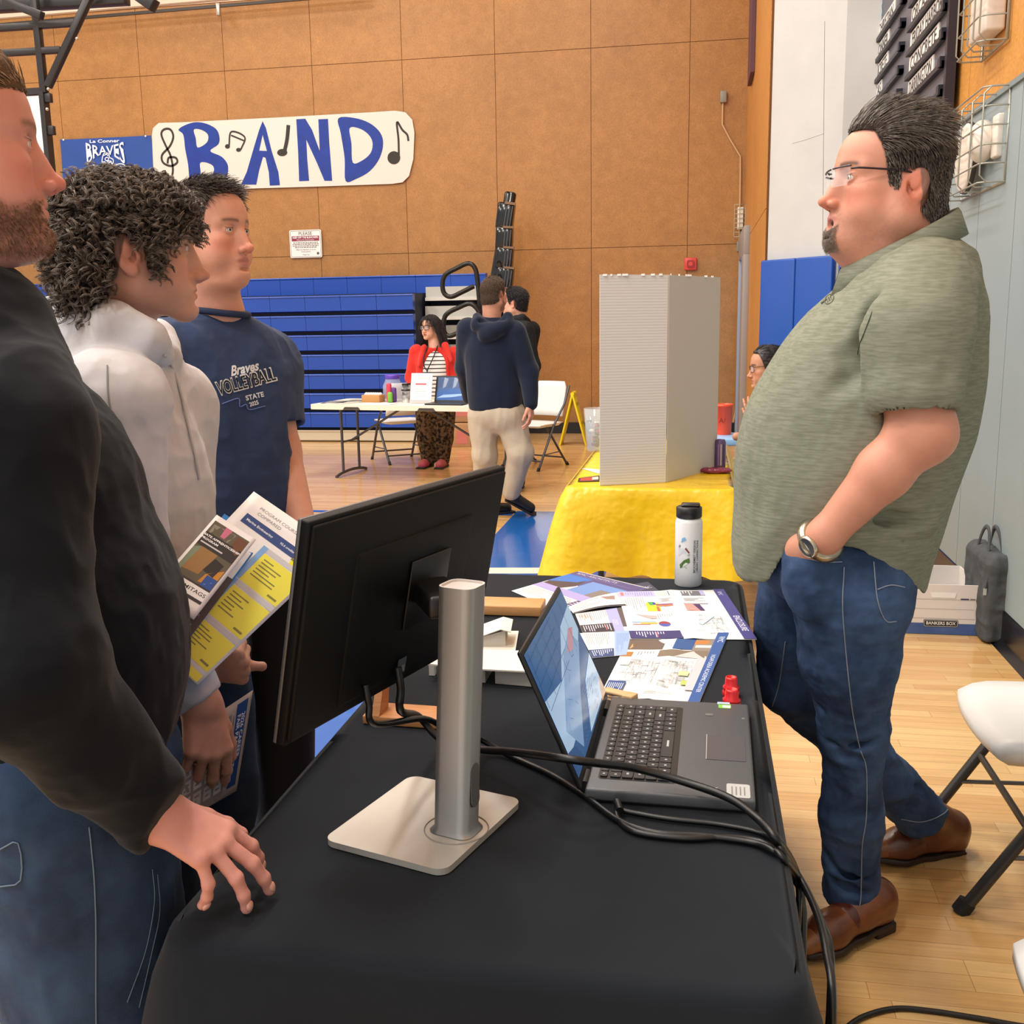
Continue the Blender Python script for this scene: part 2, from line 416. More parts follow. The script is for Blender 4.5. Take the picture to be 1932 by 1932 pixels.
def head_sdf(s, fr, fat=0., mouth=0., nose=1., jaw=1., brow=1., lips=1., neck=None, fem=0., ear=1.):
    a = dict(fr=fr)
    s.ell((-.006, 0, .03), (.099, .077, .086), 0, **a)
    s.ell((.030, 0, .040), (.063, .065, .058), .02, **a)
    s.ell((.028, 0, -.03), (.058, .060+.006*fat, .075), .025, **a)
    s.ell((-.03, 0, -.035), (.07, .062+.01*fat, .06), .03, **a)
    for y in (1, -1):
        s.cone((-.002, y*(.050+.010*fat)*jaw, -.062-.008*fat), (.074, y*.013, -.101), .017+.012*fat, .016, .03, **a)
        s.cone((-.004, y*(.055+.006*fat)*jaw, -.02), (-.002, y*(.050+.009*fat)*jaw, -.06), .018, .018, .03, **a)
        s.ell((.056, y*.044, -.024), (.026, .021, .017), .022, **a)                       # cheek bone
        s.ell((.050, y*(.040+.006*fat), -.058), (.030, .022+.006*fat, .028), .025, **a)     # cheek
    s.ell((.083, 0, -.101), (.017, .021, .016), .016, **a)                                # chin
    if fat > .3: s.ell((.030, 0, -.118), (.052, .045, .022), .03, **a)                    # double chin
    s.cone((.084, .010, .021), (.066, .046, .017), .0105*brow, .009, .016, **a); s.cone((.084, -.010, .021), (.066, -.046, .017), .0105*brow, .009, .016, **a)
    s.ell((.070, 0, -.068), (.027, .032, .027), .02, **a)                                 # muzzle
    for y in (1, -1):
        s.ell((.098, y*.031, .001), (.018, .0175, .0125), .011, '-', **a)                   # sockets
    # nose
    n = nose
    s.cone((.085, 0, .008), (.104+.004*n, 0, -.036), .0075, .0095, .010, **a)
    s.ell((.086, 0, -.026), (.0185, .0165, .034), .012, **a)
    s.ell((.1085+.006*n, 0, -.0415), (.0105, .0105, .0095), .006, **a)
    for y in (1, -1): s.ell((.1015, y*.0125*n, -.0455), (.0105, .0075, .0075), .005, **a)
    s.cone((.108, 0, -.049), (.097, 0, -.055), .0055, .006, .005, **a)
    for y in (1, -1): s.ell((.1055, y*.0068, -.0525), (.0065, .0032, .0038), .002, '-', **a)
    # mouth
    mo = mouth*.011
    s.ell((.0905, 0, -.0665), (.0090*lips, .0215, .0050*lips), .006, **a)
    s.ell((.0895, 0, -.0785-mo), (.0090*lips, .0185, .0058*lips), .006, **a)
    s.ell((.102, 0, -.0727-mo*.5), (.015+.008*mouth, .0225-.004*mouth, .0011+.0065*mouth), .002, '-', **a)
    s.ell((.097, 0, -.0905-mo*.7), (.008, .016, .004), .008, '-', **a)
    s.cone((.1005, 0, -.055), (.1010, 0, -.064), .0022, .0025, .004, '-', **a)              # philtrum
    # eyelids
    for y in (1, -1):
        c = A(.0765, y*.031, .0005)
        s.ell(c, (.0142, .0150, .0138), .003, **a)
        s.ell(c+A(.0125, y*.0005, -.0008), (.010, .0135, .0042), .0015, '-', **a)
        s.cone(c+A(.0105, -y*.010, .0095), c+A(.0085, y*.012, .0075), .0015, .0015, .003, '-', **a)   # lid crease
    # ears
    e = ear
    for y in (1, -1):
        R = rotz(y*math.radians(-32)) @ roty(math.radians(-12))
        s.ell((-.014, y*.083, -.012), (.0215*e, .0070, .0325*e), .005, rot=R, **a)
        s.ell((-.011, y*.0905, -.010), (.0145*e, .0060, .0225*e), .003, '-', rot=R, **a)
        s.ell((-.004, y*.0830, -.016), (.008, .0075, .010), .003, '-', rot=R, **a)
        s.ell((-.012, y*.0855, -.004), (.0095*e, .0035, .0150*e), .003, rot=R, **a)
        s.ell((-.007, y*.0815, -.038), (.010, .0060, .010), .006, **a)
        s.ell((.0045, y*.0790, -.017), (.0045, .0060, .008), .004, **a)
    return s
def hmask(L, kind, seed=0, w=.008):
    """scalp-hair mask in head coordinates, 0..1"""
    x, y, z = L.T; ay = np.abs(y)
    line = {'short': .088, 'recede': .083, 'curly': .060, 'long': .075, 'low': .060}[kind]
    front = np.interp(x, [-.2, -.03, .01, .035, .06, .11], [0, 0, 0, .012, line-.012, line-.004])
    if kind in ('short', 'recede', 'low'):
        # side: in front of the ear the line runs up to the temple
        edge = np.interp(x, [-.12, -.06, -.028, -.015, .010, .014, .030, .045, .060, .11], [-.085, -.075, -.055, .012, .012, -.025, -.012, .040, line-.008, line])
    elif kind == 'curly':
        edge = np.interp(x, [-.12, -.06, -.03, -.015, .012, .018, .034, .05, .11], [-.085, -.085, -.05, .008, .008, -.045, -.03, .02, .035])
    else:
        edge = np.interp(x, [-.12, -.03, .0, .03, .05, .09], [-.12, -.1, -.06, 0., .05, .070])
    return np.clip((z-edge+.004*noise(L, 120, seed))/w, 0, 1)
def beard_mask(L, kind, seed=0):
    x, y, z = L.T; ay = np.abs(y)
    up = np.interp(x, [-.02, .01, .03, .05, .07, .085, .11], [.0, -.02, -.052, -.066, -.064, -.055, -.053])
    m = np.clip((up-z)/.012, 0, 1)*np.clip((x+.012)/.015, 0, 1)*np.clip((z+.135)/.012, 0, 1)
    lips = np.clip(1.35-np.sqrt(((z+.0725)/.0125)**2+(ay/.023)**2)*(1), 0, 1)*(x > .08)
    m = m*(1-np.clip(lips*3, 0, 1))
    if kind == 'goatee':
        g = np.clip((.030-ay)/.007, 0, 1)*np.clip((x-.045)/.012, 0, 1)*np.clip((-.050-z)/.006, 0, 1)
        m = m*(.30+.70*g)*(1-.6*np.clip((.028-np.abs(x-.052))/.02, 0, 1)*np.clip((z+.1)/.02, 0, 1)*(1-g))
    return m
def skin_cols(V, fr, tone, beard=None, bcol='#4a3a2e', bamt=.7, lipcol='#b86a62', browcol='#3a2c22', flush=.5, scalp=None, scol='#2e2620', seed=0):
    n = len(V); base = np.array(lin(tone)[:3]); C = np.tile(base, (n, 1)); L = toL(fr, V); x, y, z = L.T; ay = np.abs(y)
    head = (np.abs(x) < .16) & (ay < .13) & (z > -.16) & (z < .16)
    C *= (1+.10*noise(V, 38, seed)+.06*noise(V, 130, seed+1))[:, None]
    def mix(col, w): 
        w = np.clip(w, 0, 1)*head; c = np.array(lin(col)[:3]); C[:] = C*(1-w[:, None])+c*w[:, None]
    red = np.array([1.08, .74, .68])
    def tint(w): 
        w = (np.clip(w, 0, 1)*head*flush)[:, None]; C[:] = C*(1-w+w*red)
    g = lambda c, r: np.exp(-(((L-np.array(c))/np.array(r))**2).sum(1))
    tint(g((.115, 0, -.043), (.02, .02, .017))); tint(.8*(g((.07, .05, -.035), (.03, .025, .022))+g((.07, -.05, -.035), (.03, .025, .022)))); tint(.95*np.clip((ay-.0725)/.008, 0, 1)*np.clip(1.6-np.sqrt(((x+.012)/.024)**2+((z+.012)/.036)**2), 0, 1))
    if beard: mix(bcol, beard_mask(L, beard, seed)*bamt*(.75+.9*noise(V, 260, 3)))
    if scalp: mix(scol, hmask(L, scalp, seed)*.85)
    mix(lipcol, .75*np.clip(1.15-np.sqrt(((z+.0725)/.0105)**2+(ay/.0225)**2), 0, .35)/.35*(x > .083))
    br = np.exp(-((z-.0205-.012*(1-((ay-.032)/.022)**2)*.25)/.0042)**2)*np.clip((ay-.010)/.005, 0, 1)*np.clip((.054-ay)/.008, 0, 1)*(x > .05)
    mix(browcol, br*.85)
    mix('#2a1a16', .8*np.exp(-((z-.0048-.0012*np.abs((ay-.031)/.012))/.0016)**2)*np.clip((.0145-np.abs(ay-.0315))/.004, 0, 1)*(x > .062))
    return np.clip(C, 0, 1)
def eye_geo(fr, look=(1, 0, 0)):
    mb = MB()
    lk = nrm(look); u = nrm(np.cross((0, 0, 1), lk)); w = np.cross(lk, u); R = np.stack([u, w, lk], 1)
    R2 = fr[0] @ R
    for y in (1, -1):
        c = A(.0755, y*.031, .0003); cw = toW(fr, c); sc = fr[2]
        mb.sphere(cw, .0128*sc, mat('eye_white', '#e6ddd6', .25), 16, rot=R2)
        # iris and pupil as shallow caps
        for r0, rr, col in ((.0129, .0066, '#42504f'), (.01305, .0031, '#0c0c0c')):
            V = [cw+R2 @ (A(0, 0, r0)*sc)]; k = 14
            for q in range(k): V.append(cw+R2 @ (A(rr*math.cos(2*PI*q/k), rr*math.sin(2*PI*q/k), math.sqrt(r0*r0-rr*rr))*sc))
            mb.add(V, [(0, 1+q, 1+(q+1) % k) for q in range(k)], mat('iris_'+col[1:], col, .15), True)
    return mb
def hair_geo(V, F, Nn, fr, kind, n, length, r, comb=(-.6, 0, .4), thick=.006, curl=0., cw=1.5, seg=6, grav=(0, 0, -.3), seed=0, lenf=None, noise_amp=.25, mask=None, lift=.5, hush=None, root=.85, clump=0, cr=.003):
    """hair cap + locks from the head mesh"""
    L = toL(fr, V); M = hmask(L, kind, seed) if mask is None else mask(L)
    x, y, z = L.T
    M = M*((np.abs(x) < .14) & (np.abs(y) < .1) & (z > -.13))
    ear = (np.abs(L[:, 1]) > .0725) & (((L[:, 0]+.013)/.026)**2+((L[:, 2]+.014)/.038)**2 < 1)
    M = np.where(ear, 0, M)
    f = F[(M[F] > .35).all(1)]; used = np.unique(f); mp = np.full(len(V), -1); mp[used] = np.arange(len(used))
    t = thick*fr[2]*M*(1+.35*noise(V, 70, seed))
    if mask is None: t = t*(.25+.75*hmask(L, kind, seed, .035))
    if lenf is not None: t = t*np.clip(lenf(L), .25, 1.4)
    CV = V+Nn*t[:, None]; cap = (CV[used], mp[f])
    rg = np.random.default_rng(seed); p = M*1.0; idx = rg.choice(len(V), n, p=p/p.sum())
    P0 = V[idx]+Nn[idx]*(root*t[idx])[:, None]+rg.normal(0, .0008, (n, 3)); Lp = L[idx]
    cm = comb(Lp) if callable(comb) else np.tile(np.asarray(comb, float), (n, 1))
    cw_ = cm @ fr[0].T; cw_ = cw_-Nn[idx]*np.clip((cw_*Nn[idx]).sum(1), -9, 0)[:, None]
    D = Nn[idx]*lift+cw_
    ln = length*(.6+.7*rg.random(n))*fr[2]
    if lenf is not None: ln = ln*lenf(Lp)
    c0 = toW(fr, (-.006, 0, .03)); rad = A(.100, .079, .088)*fr[2]
    def push(P):
        q = (P-c0) @ fr[0]; k = np.linalg.norm(q/rad, axis=1); kk = np.maximum(k, 1.0); s = np.where((k < 1.0)[:, None], q/np.maximum(k, 1e-6)[:, None], q)
        return c0+s @ fr[0].T
    st = strands(P0, D, ln, r*fr[2], seg, curl*fr[2], cw, noise_amp, (grav(Lp) @ fr[0].T if callable(grav) else np.asarray(grav, float)), 3, push if hush is None else hush, seed, clump=clump, cr=cr*fr[2])
    return cap, st
def hair_obj(parent, m, base, cap, *sts):
    HV, HF = cat(cap, *sts); k = len(cap[1]); mi = np.ones(len(HF), int); mi[:k] = 0
    return make('hair', HV, HF, [mat(m.name+'_base', base, .75, spec=.2, bump=.6, bscale=400), m], parent, mi)
def hair_mat(name, col, col2=None):
    return mat(name, col, .48, spec=.5, var=.5, vscale=140) if not col2 else mat(name, col, .5, spec=.5, col2=col2, vscale=90)

# ---------------------------------------------------------------- hand: palm + five fingers, posed by bend angles
def hand_sdf(s, wrist, fwd, up, side=1, sc=1., curl=(.3, .3, .3, .35), spread=(.14, .03, -.07, -.17), thumb=(.5, .3, .25), drop=0., base=(0, 0, 0, 0), k=.006):
    """fwd: wrist->knuckles, up: back of the hand, side=+1: thumb lies towards +w (w = up x fwd)"""
    f = nrm(fwd); u = np.asarray(up, float); u = nrm(u-f*u.dot(f)); w = np.cross(u, f)*side; W = np.asarray(wrist, float)
    P = lambda x, y, z: W+sc*(f*x+w*y+u*z)
    s.cone(P(-.01, 0, 0), P(.012, .002, 0), .026*sc, .025*sc, .01)
    fing = []
    kx = (.092, .096, .091, .080); ky = (.030, .009, -.012, -.031); R0 = (.0102, .0105, .0100, .0088); Ls = ((.045, .026, .022), (.050, .030, .023), (.046, .028, .022), (.035, .021, .020))
    for i in range(4):
        s.cone(P(.008, ky[i]*.55, -.001), P(kx[i]-.004, ky[i], .001), .0165*sc, .0128*sc, .012)
        p = P(kx[i], ky[i], .002); a = curl[i]; ang = base[i]; d0 = nrm(f+w*math.tan(spread[i])); pts = [p]; s.ell(p, A(.0125, .0125, .0115)*sc, .004)
        for j, (l, m) in enumerate(zip(Ls[i], (1., 1.15, .7))):
            ang += a*m; d = d0*math.cos(ang)-u*math.sin(ang); q = p+d*l*sc; r1 = R0[i]*(1.-.09*j)*sc; r2 = R0[i]*(.93-.10*j)*sc
            s.cone(p, q, r1, r2, .004); s.ell(q, np.full(3, r2*1.0), .003)
            p = q; pts.append(p)
        fing.append((pts, nrm(u*math.cos(ang)+d0*math.sin(ang)), d))
    # thumb from the side of the palm near its base
    t0 = P(.022, .022, -.006); d = nrm(f*math.cos(thumb[0])+w*math.sin(thumb[0])-u*.25); t1 = t0+d*.044*sc
    s.cone(t0, t1, .019*sc, .0135*sc, .012); ax = nrm(np.cross(d, u)); p = t1; pts = [t0, t1]
    for l, b, r1, r2 in ((.034, thumb[1], .0125, .0112), (.027, thumb[2], .0112, .0092)):
        d = nrm(d*math.cos(b)+(f*.75-u*.45-w*.3)*math.sin(b)); q = p+d*l*sc; s.cone(p, q, r1*sc, r2*sc, .004); s.ell(q, np.full(3, r2*sc*1.04), .003); p = q; pts.append(p)
    fing.append((pts, nrm(w*.6+u*.6), d))
    s.ell(P(.045, 0, -.006), A(.045, .036, .0135)*sc if abs(f[0]) > 2 else np.full(3, .0175*sc), .012)
    return fing
def nails(parent, fing, sc=1., m=None):
    m = m or mat('nail', '#e0a795', .3)
    for pts, nn, d in fing:
        p = pts[-1]; q = p-d*.008*sc; w = np.cross(nn, d); R = np.stack([nrm(w), nrm(d), nrm(nn)], 1)
        mb = MB(); mb.sphere(q+nn*.0058*sc+d*.003*sc, .0075*sc, m, 10, (.80, 1.0, .42), R); mb.build('fingernail', parent)

def crease(V, F, amp, sc, seed=0, dirn=None, mask=None):
    """cloth folds: push vertices along their normals with stretched ridged noise"""
    N = vnormals(V, F); q = V.copy()
    if dirn is not None:
        d = nrm(dirn); q = q-np.outer(q @ d, d)*.75
    a = 1-np.abs(noise(q, sc, seed))*4; b = 1-np.abs(noise(q, sc*2.1, seed+5))*4
    h = amp*(.7*np.maximum(a, -.3)+.3*b)
    if mask is not None: h = h*mask(V)
    return V+N*(h-.25*amp)[:, None]

SKIN = lambda: mat('skin', '#e0a890', .47, attr='Col', sss=.06, bump=.12, bscale=700, spec=.4)
def skin_obj(parent, meshes, fr, tone, **k):
    V, F = cat(*meshes); C = skin_cols(V, fr, tone, **k); return make('body', V, F, SKIN(), parent, attrs={'Col': C})
def cloth_obj(name, s, h, m, parent, fold=.004, sc=9, dirn=None, seed=0, it=1, mask=None, lo=None, hi=None, label=None):
    V, F = s.mesh(h, lo, hi); V = relax(V, F, it) if it else V
    if fold: V = crease(V, F, fold, sc, seed, dirn, mask)
    return make(name, V, F, m, parent, label=label)
def cut(s, fn, k=.003): s.ops.append((fn, A(-99, -99, -99), A(99, 99, 99), k, '&')); return s
def bez(P, n=40): return catmull([A(*p) for p in P], n//max(1, len(P)-1))
def glasses(parent, fr, col='#17151a', w=.026, h=.017, rim=.0015, full=True, z=-.002, x=.1035, temple=True):
    mb = MB(); m = mat('frame_'+col[1:], col, .3); T = lambda *p: toW(fr, p); sc = fr[2]
    for y in (1, -1):
        P = [T(x-.012*(abs(q[0])/.06)**2, q[0], q[1]) for q in [(y*.032+a, b+z) for a, b in rrect(2*w, 2*h, .009, 4)]]
        if full: mb.tube(P, rim*sc, m, 6, closed=True)
        else: mb.tube([p for p in [T(x-.012*(abs(y*.032+a)/.06)**2, y*.032+a, h+z) for a in np.linspace(-w, w, 9)]], rim*sc, m, 6)
        if temple: mb.tube([T(x-.013, y*(.032+w), h*.7+z), T(x-.030, y*.071, h*.7+z+.001), T(.0, y*.0795, .012+z*.5), T(-.018, y*.083, -.002)], rim*1.25*sc, m, 6, sm=4)
    mb.tube([T(x+.001, .032-w, h*.45+z), T(x+.006, 0, h*.55+z), T(x+.001, w-.032, h*.45+z)], rim*sc, m, 6)
    g = mb.build('glasses', parent)
    for y in (1, -1):
        mb = MB(); mb.add([T(x-.012*(abs(y*.032+a)/.06)**2-.0003, y*.032+a, b+z) for a, b in rrect(2*w, 2*h, .009, 4)], [tuple(range(20))], mat('lens', '#f4f6fa', .04, alpha=.20)); mb.build('lens', g)
    return g
# ================================================================== the gym
def structure(name, mb_or_obj, label=None):
    o = mb_or_obj.build(name) if isinstance(mb_or_obj, MB) else mb_or_obj
    return tag(o, label, None, None, 'structure')
YF = 13.3; XR = 1.37; XD = .55
def board_wood(name, cols, scale=1.):
    m = bpy.data.materials.new(name); m.use_nodes = True; nt = m.node_tree; N = nt.nodes; L = nt.links; b = N['Principled BSDF']
    tc = N.new('ShaderNodeTexCoord'); n1 = N.new('ShaderNodeTexNoise'); n1.inputs['Scale'].default_value = 55*scale; n1.inputs['Detail'].default_value = 6; n1.inputs['Roughness'].default_value = .75
    n2 = N.new('ShaderNodeTexNoise'); n2.inputs['Scale'].default_value = 1.1; n2.inputs['Detail'].default_value = 4
    n3 = N.new('ShaderNodeTexNoise'); n3.inputs['Scale'].default_value = 9; n3.inputs['Detail'].default_value = 5
    for n in (n1, n2, n3): L.new(tc.outputs['Object'], n.inputs['Vector'])
    cr = N.new('ShaderNodeValToRGB'); e = cr.color_ramp.elements; e[0].position = .36; e[0].color = lin(cols[0]); e[1].position = .64; e[1].color = lin(cols[1])
    L.new(n1.outputs['Fac'], cr.inputs[0])
    mx = N.new('ShaderNodeMix'); mx.data_type = 'RGBA'; mx.blend_type = 'MULTIPLY'; mx.inputs['Factor'].default_value = 1.
    r = N.new('ShaderNodeMapRange'); r.inputs[1].default_value = .3; r.inputs[2].default_value = .7; r.inputs[3].default_value = .80; r.inputs[4].default_value = 1.12
    ad = N.new('ShaderNodeMath'); ad.operation = 'ADD'; hf = N.new('ShaderNodeMath'); hf.operation = 'MULTIPLY'; hf.inputs[1].default_value = .5
    L.new(n2.outputs['Fac'], ad.inputs[0]); L.new(n3.outputs['Fac'], ad.inputs[1]); L.new(ad.outputs[0], hf.inputs[0]); L.new(hf.outputs[0], r.inputs[0])
    L.new(cr.outputs['Color'], mx.inputs['A']); L.new(r.outputs[0], mx.inputs['B']); L.new(mx.outputs['Result'], b.inputs['Base Color'])
    b.inputs['Roughness'].default_value = .42; b.inputs['Specular IOR Level'].default_value = .4
    return m
M_WALL = board_wood('varnished_board', ('#9f6d3c', '#b38147')); M_SEAM = mat('seam', '#6a4018', .8)
def panel_wall(o, u, v, w, hgt, us, vs, m, t=.02):
    """boards with 5 mm joints over a dark backing"""
    fr = Fr(o, u, v); mb = MB(); mb.prism([(0, 0), (w, 0), (w, hgt), (0, hgt)], fr, -.12, M_SEAM)
    X = [0]+[q for q in us if 0 < q < w]+[w]; Y = [0]+[q for q in vs if 0 < q < hgt]+[hgt]; g = .0035
    for a, b in zip(X[:-1], X[1:]):
        for c, d in zip(Y[:-1], Y[1:]): mb.prism([(a+g, c+g), (b-g, c+g), (b-g, d-g), (a+g, d-g)], fr, t*.3, m)
    return mb
us = [(-.14-1.19*k)+15. for k in range(14)]
structure('wall_far', panel_wall((-15, YF, 0), (1, 0, 0), (0, 0, 1), 15.55, 5.52, sorted(us), [2.33, 4.69], M_WALL))
mb = MB(); mb.bb((-15, YF-.02, 5.52), (.55, YF+.1, 8.0), mat('upper_wall', '#e9cdb8', .8)); structure('wall_upper', mb)
# ---- floor
def floor_mat():
    m = bpy.data.materials.new('maple_floor'); m.use_nodes = True; nt = m.node_tree; N = nt.nodes; L = nt.links; b = N['Principled BSDF']
    tc = N.new('ShaderNodeTexCoord'); br = N.new('ShaderNodeTexBrick'); br.offset = .37; br.offset_frequency = 3; br.squash_frequency = 5; br.squash = .7
    br.inputs['Scale'].default_value = 1.; br.inputs['Brick Width'].default_value = .62; br.inputs['Row Height'].default_value = .058
    br.inputs['Mortar Size'].default_value = .0009; br.inputs['Mortar Smooth'].default_value = .4; br.inputs['Bias'].default_value = -.1
    br.inputs['Color1'].default_value = lin('#e6bd80'); br.inputs['Color2'].default_value = lin('#d3a062'); br.inputs['Mortar'].default_value = lin('#a87c48')
    mp = N.new('ShaderNodeMapping'); L.new(tc.outputs['Object'], mp.inputs[0]); L.new(mp.outputs[0], br.inputs['Vector'])
    mp2 = N.new('ShaderNodeMapping'); mp2.inputs['Scale'].default_value = (3.5, 60, 1); L.new(tc.outputs['Object'], mp2.inputs[0])
    n = N.new('ShaderNodeTexNoise'); n.inputs['Scale'].default_value = 1.; n.inputs['Detail'].default_value = 5; n.inputs['Roughness'].default_value = .65; L.new(mp2.outputs[0], n.inputs['Vector'])
    r = N.new('ShaderNodeMapRange'); r.inputs[1].default_value = .3; r.inputs[2].default_value = .7; r.inputs[3].default_value = .83; r.inputs[4].default_value = 1.08; L.new(n.outputs['Fac'], r.inputs[0])
    mx = N.new('ShaderNodeMix'); mx.data_type = 'RGBA'; mx.blend_type = 'MULTIPLY'; mx.inputs['Factor'].default_value = 1.; L.new(br.outputs['Color'], mx.inputs['A']); L.new(r.outputs[0], mx.inputs['B'])
    L.new(mx.outputs['Result'], b.inputs['Base Color']); b.inputs['Roughness'].default_value = .22; b.inputs['Coat Weight'].default_value = .35; b.inputs['Coat Roughness'].default_value = .08
    n4 = N.new('ShaderNodeTexNoise'); n4.inputs['Scale'].default_value = 5.; L.new(mp2.outputs[0], n4.inputs['Vector']); bp = N.new('ShaderNodeBump'); bp.inputs['Strength'].default_value = .06; bp.inputs['Distance'].default_value = .002; L.new(n4.outputs['Fac'], bp.inputs['Height']); L.new(bp.outputs[0], b.inputs['Normal'])
    return m
mb = MB(); mb.bb((-15, -3, -.05), (1.5, 13.42, 0), floor_mat()); structure('floor', mb)
fp = mat('court_blue', '#1760b0', .16, coat=.3); ln = mat('court_line_white', '#efe3cf', .2); lb = mat('court_line_blue', '#2a58a8', .2)
mb = MB(); F0 = Fr((0, 0, 0), (1, 0, 0), (0, 1, 0))
mb.poly([(-1.35, 7.70), (-1.35, 6.2), (-3.2, 6.2), (-3.2, 2.2), (-.5, 2.2), (-.5, 6.2), (-.86, 6.2), (-.86, 7.70)], F0, .0012, fp)
mb.rect(F0, -.86, 6.2, .2, 7.70, .0012, mat('court_blue_reflection', '#274a8c', .16, coat=.3))  # dark reflection on the blue floor, painted in as a deeper blue
mb.rect(F0, -9, 7.52, -1.36, 7.60, .0012, lb)
mb.add([onZ(x, y, .0022) for x, y in ((700, 1071), (1030, 1071), (1024, 1082), (700, 1082))], [(3, 2, 1, 0)], ln)
structure('trim_1', mb)
mb = MB(); mb.bb((-3.37, 13.2, 0), (.55, 13.3, .14), mat('base_black', '#15151a', .25)); structure('baseboard_far', mb)
# ---- right wall: grey wainscot below, board above
mb = panel_wall((XR, 9., 2.43), (0, -1, 0), (0, 0, 1), 12., 4.5, [.6+1.22*k for k in range(10)], [2.4], board_wood('varnished_board_side', ('#c0823c', '#d99d50')))
structure('wall_right', mb)
mg = mat('wainscot_grey', '#93a2a6', .45, var=.05, vscale=1.5)
mb = panel_wall((XR-.012, 9., 0), (0, -1, 0), (0, 0, 1), 12., 2.43, [1.0+.61*k for k in range(20)], [], mg)
mb.bb((XR-.03, -3, 2.425), (XR, 9, 2.45), mat('wainscot_cap', '#7b8a8e', .4)); structure('trim_2', mb)
mb = MB(); mb.prism([(0, 0), (.045, 0), (.012, .03), (.012, .155), (0, .165)], Fr((XR-.012, -3, 0), (-1, 0, 0), (0, 0, 1), (0, 1, 0)), 12., mat('base_black', '#15151a', .25)); structure('baseboard_right', mb)
# ---- jog of the wall (white pier with blue pads) and the recessed bay with the door
PA, PB, PC = (.55, 9.12), (1.065, 8.56), (1.37, 8.5)
wp = mat('pier_white', '#c6c5c2', .7, var=.06, vscale=2.5); wp2 = mat('pier_white_side', '#d2cdc9', .7, var=.05, vscale=2.5)
mb = MB(); mb.prism([PA, PB, PC, (1.5, 8.5), (1.5, 9.3), (.55, 9.3)], Fr((0, 0, 0), (1, 0, 0), (0, 1, 0)), 6.5, wp)
mb.tube([onY(1495, 271, 8.77), onY(1520, 264, 8.70), onY(1555, 252, 8.56)], .0018, mat('crack', '#8d8c86', .9), 4)
mb.tube([onY(1556, 40, 8.555), onY(1554, 250, 8.555), onY(1552, 470, 8.555)], .002, mat('crack', '#8d8c86', .9), 4)
structure('wall_pier', mb)
pm = mat('pad_blue', '#1b4fa8', .38, bump=.25, bscale=60)
def pad(a, b, name, label):
    a = A(*a, 0); b = A(*b, 0); d = nrm(b-a); n = A(d[1], -d[0], 0); mb = MB(); L = np.linalg.norm(b-a)
    R = np.stack([d, -n, A(0, 0, 1)], 1); c = (a+b)/2+n*.03+A(0, 0, 1.0)
    mb.box(c, (L-.006, .055, 1.82), pm, rot=R, bev=.016, seg=3); o = mb.build(name, origin=(c[0], c[1], .09)); tag(o, label, 'wall pad', 'blue pads on the white pier')
mid = tuple((A(*PA)+A(*PB))/2)
pad(PA, mid, 'wall_pad', 'blue vinyl wall pad at the far left edge of the white pier')
pad(mid, PB, 'wall_pad', 'blue vinyl wall pad in the middle of the white pier')
pad((1.072, 8.53), (1.36, 8.48), 'wall_pad', 'blue vinyl wall pad on the pier front, behind the man in the green polo')
structure('wall_recess', panel_wall((XD, YF, 0), (0, -1, 0), (0, 0, 1), 4.2, 6.5, [2.2], [2.33, 4.69], board_wood('varnished_board_recess', ('#b2763a', '#d0944c'))))
mb = MB(); frm = mat('door_grey', '#97928f', .45)
for y0, y1, z0, z1 in ((11.75, 13.22, 2.12, 2.42), (11.75, 12.28, 0, 2.12), (13.05, 13.22, 0, 2.12), (12.28, 13.05, 0, .06)): mb.bb((XD-.07, y0, z0), (XD-.005, y1, z1), frm, bev=.004)
mb.bb((XD-.03, 12.28, .06), (XD-.015, 13.05, 2.12), mat('door_glass_daylight', '#4a9cec', .15, emit='#3f97ee', estr=.9))
structure('door_1', mb)
for o, (y0, y1) in (('ceiling', (-3, 13.4)),):
    mb = MB(); mb.bb((-15, y0, 8.0), (1.5, y1, 8.1), mat('ceiling_white', '#e3dfd6', .9)); structure(o, mb)
# ---- ceiling lamps: white troffers (out of frame overhead)
for i, x in enumerate((-8.6, -5.2, -1.9)):
    for j, y in enumerate((-1.2, 2.1, 5.4, 8.7, 11.4)):
        l = bpy.data.lights.new('gym_lamp', 'AREA'); l.shape = 'RECTANGLE'; l.size = .7; l.size_y = 1.3; l.energy = LAMP_W*(1.25, 1.25, 1.1, .75, .35)[j]; l.color = (1., .955, .89)
        o = bpy.data.objects.new('gym_lamp', l); COL.objects.link(o); o.location = (x, y, 7.6)
w = bpy.data.worlds.new('world'); SC.world = w; w.use_nodes = True
w.node_tree.nodes['Background'].inputs[0].default_value = (1., .985, .97, 1); w.node_tree.nodes['Background'].inputs[1].default_value = WORLD_S

# ---- conduits, alarm, boxes on the far wall
pale = mat('conduit_paint', '#c9a377', .5); grey = mat('box_grey', '#8b8781', .45)
t = thing('conduit', 'thin pale conduit with a grey junction box near the far right corner', 'conduit', onY(1365, 183, 13.24))
q = onY(1365, 183, 13.26); mb = MB(); mb.box(q, (.075, .06, .13), grey, bev=.006); mb.build('junction_box', t)
mb = MB(); mb.tube([onY(x, y, 13.27) for x, y in ((1364, 192), (1363, 235), (1377, 262), (1397, 295), (1397, 330), (1396, 400), (1395, 452), (1393, 640), (1391, 760), (1383, 800), (1380, 818))], .011, pale, 8); mb.build('pipe', t)
mb = MB(); mb.box(onY(1394, 465, 13.26), (.05, .05, .12), grey, bev=.006); mb.build('junction_box', t)
t = thing('wall_horn', 'small white horn box in a wire cage in the far right corner', 'alarm', onY(1394, 415, 13.2))
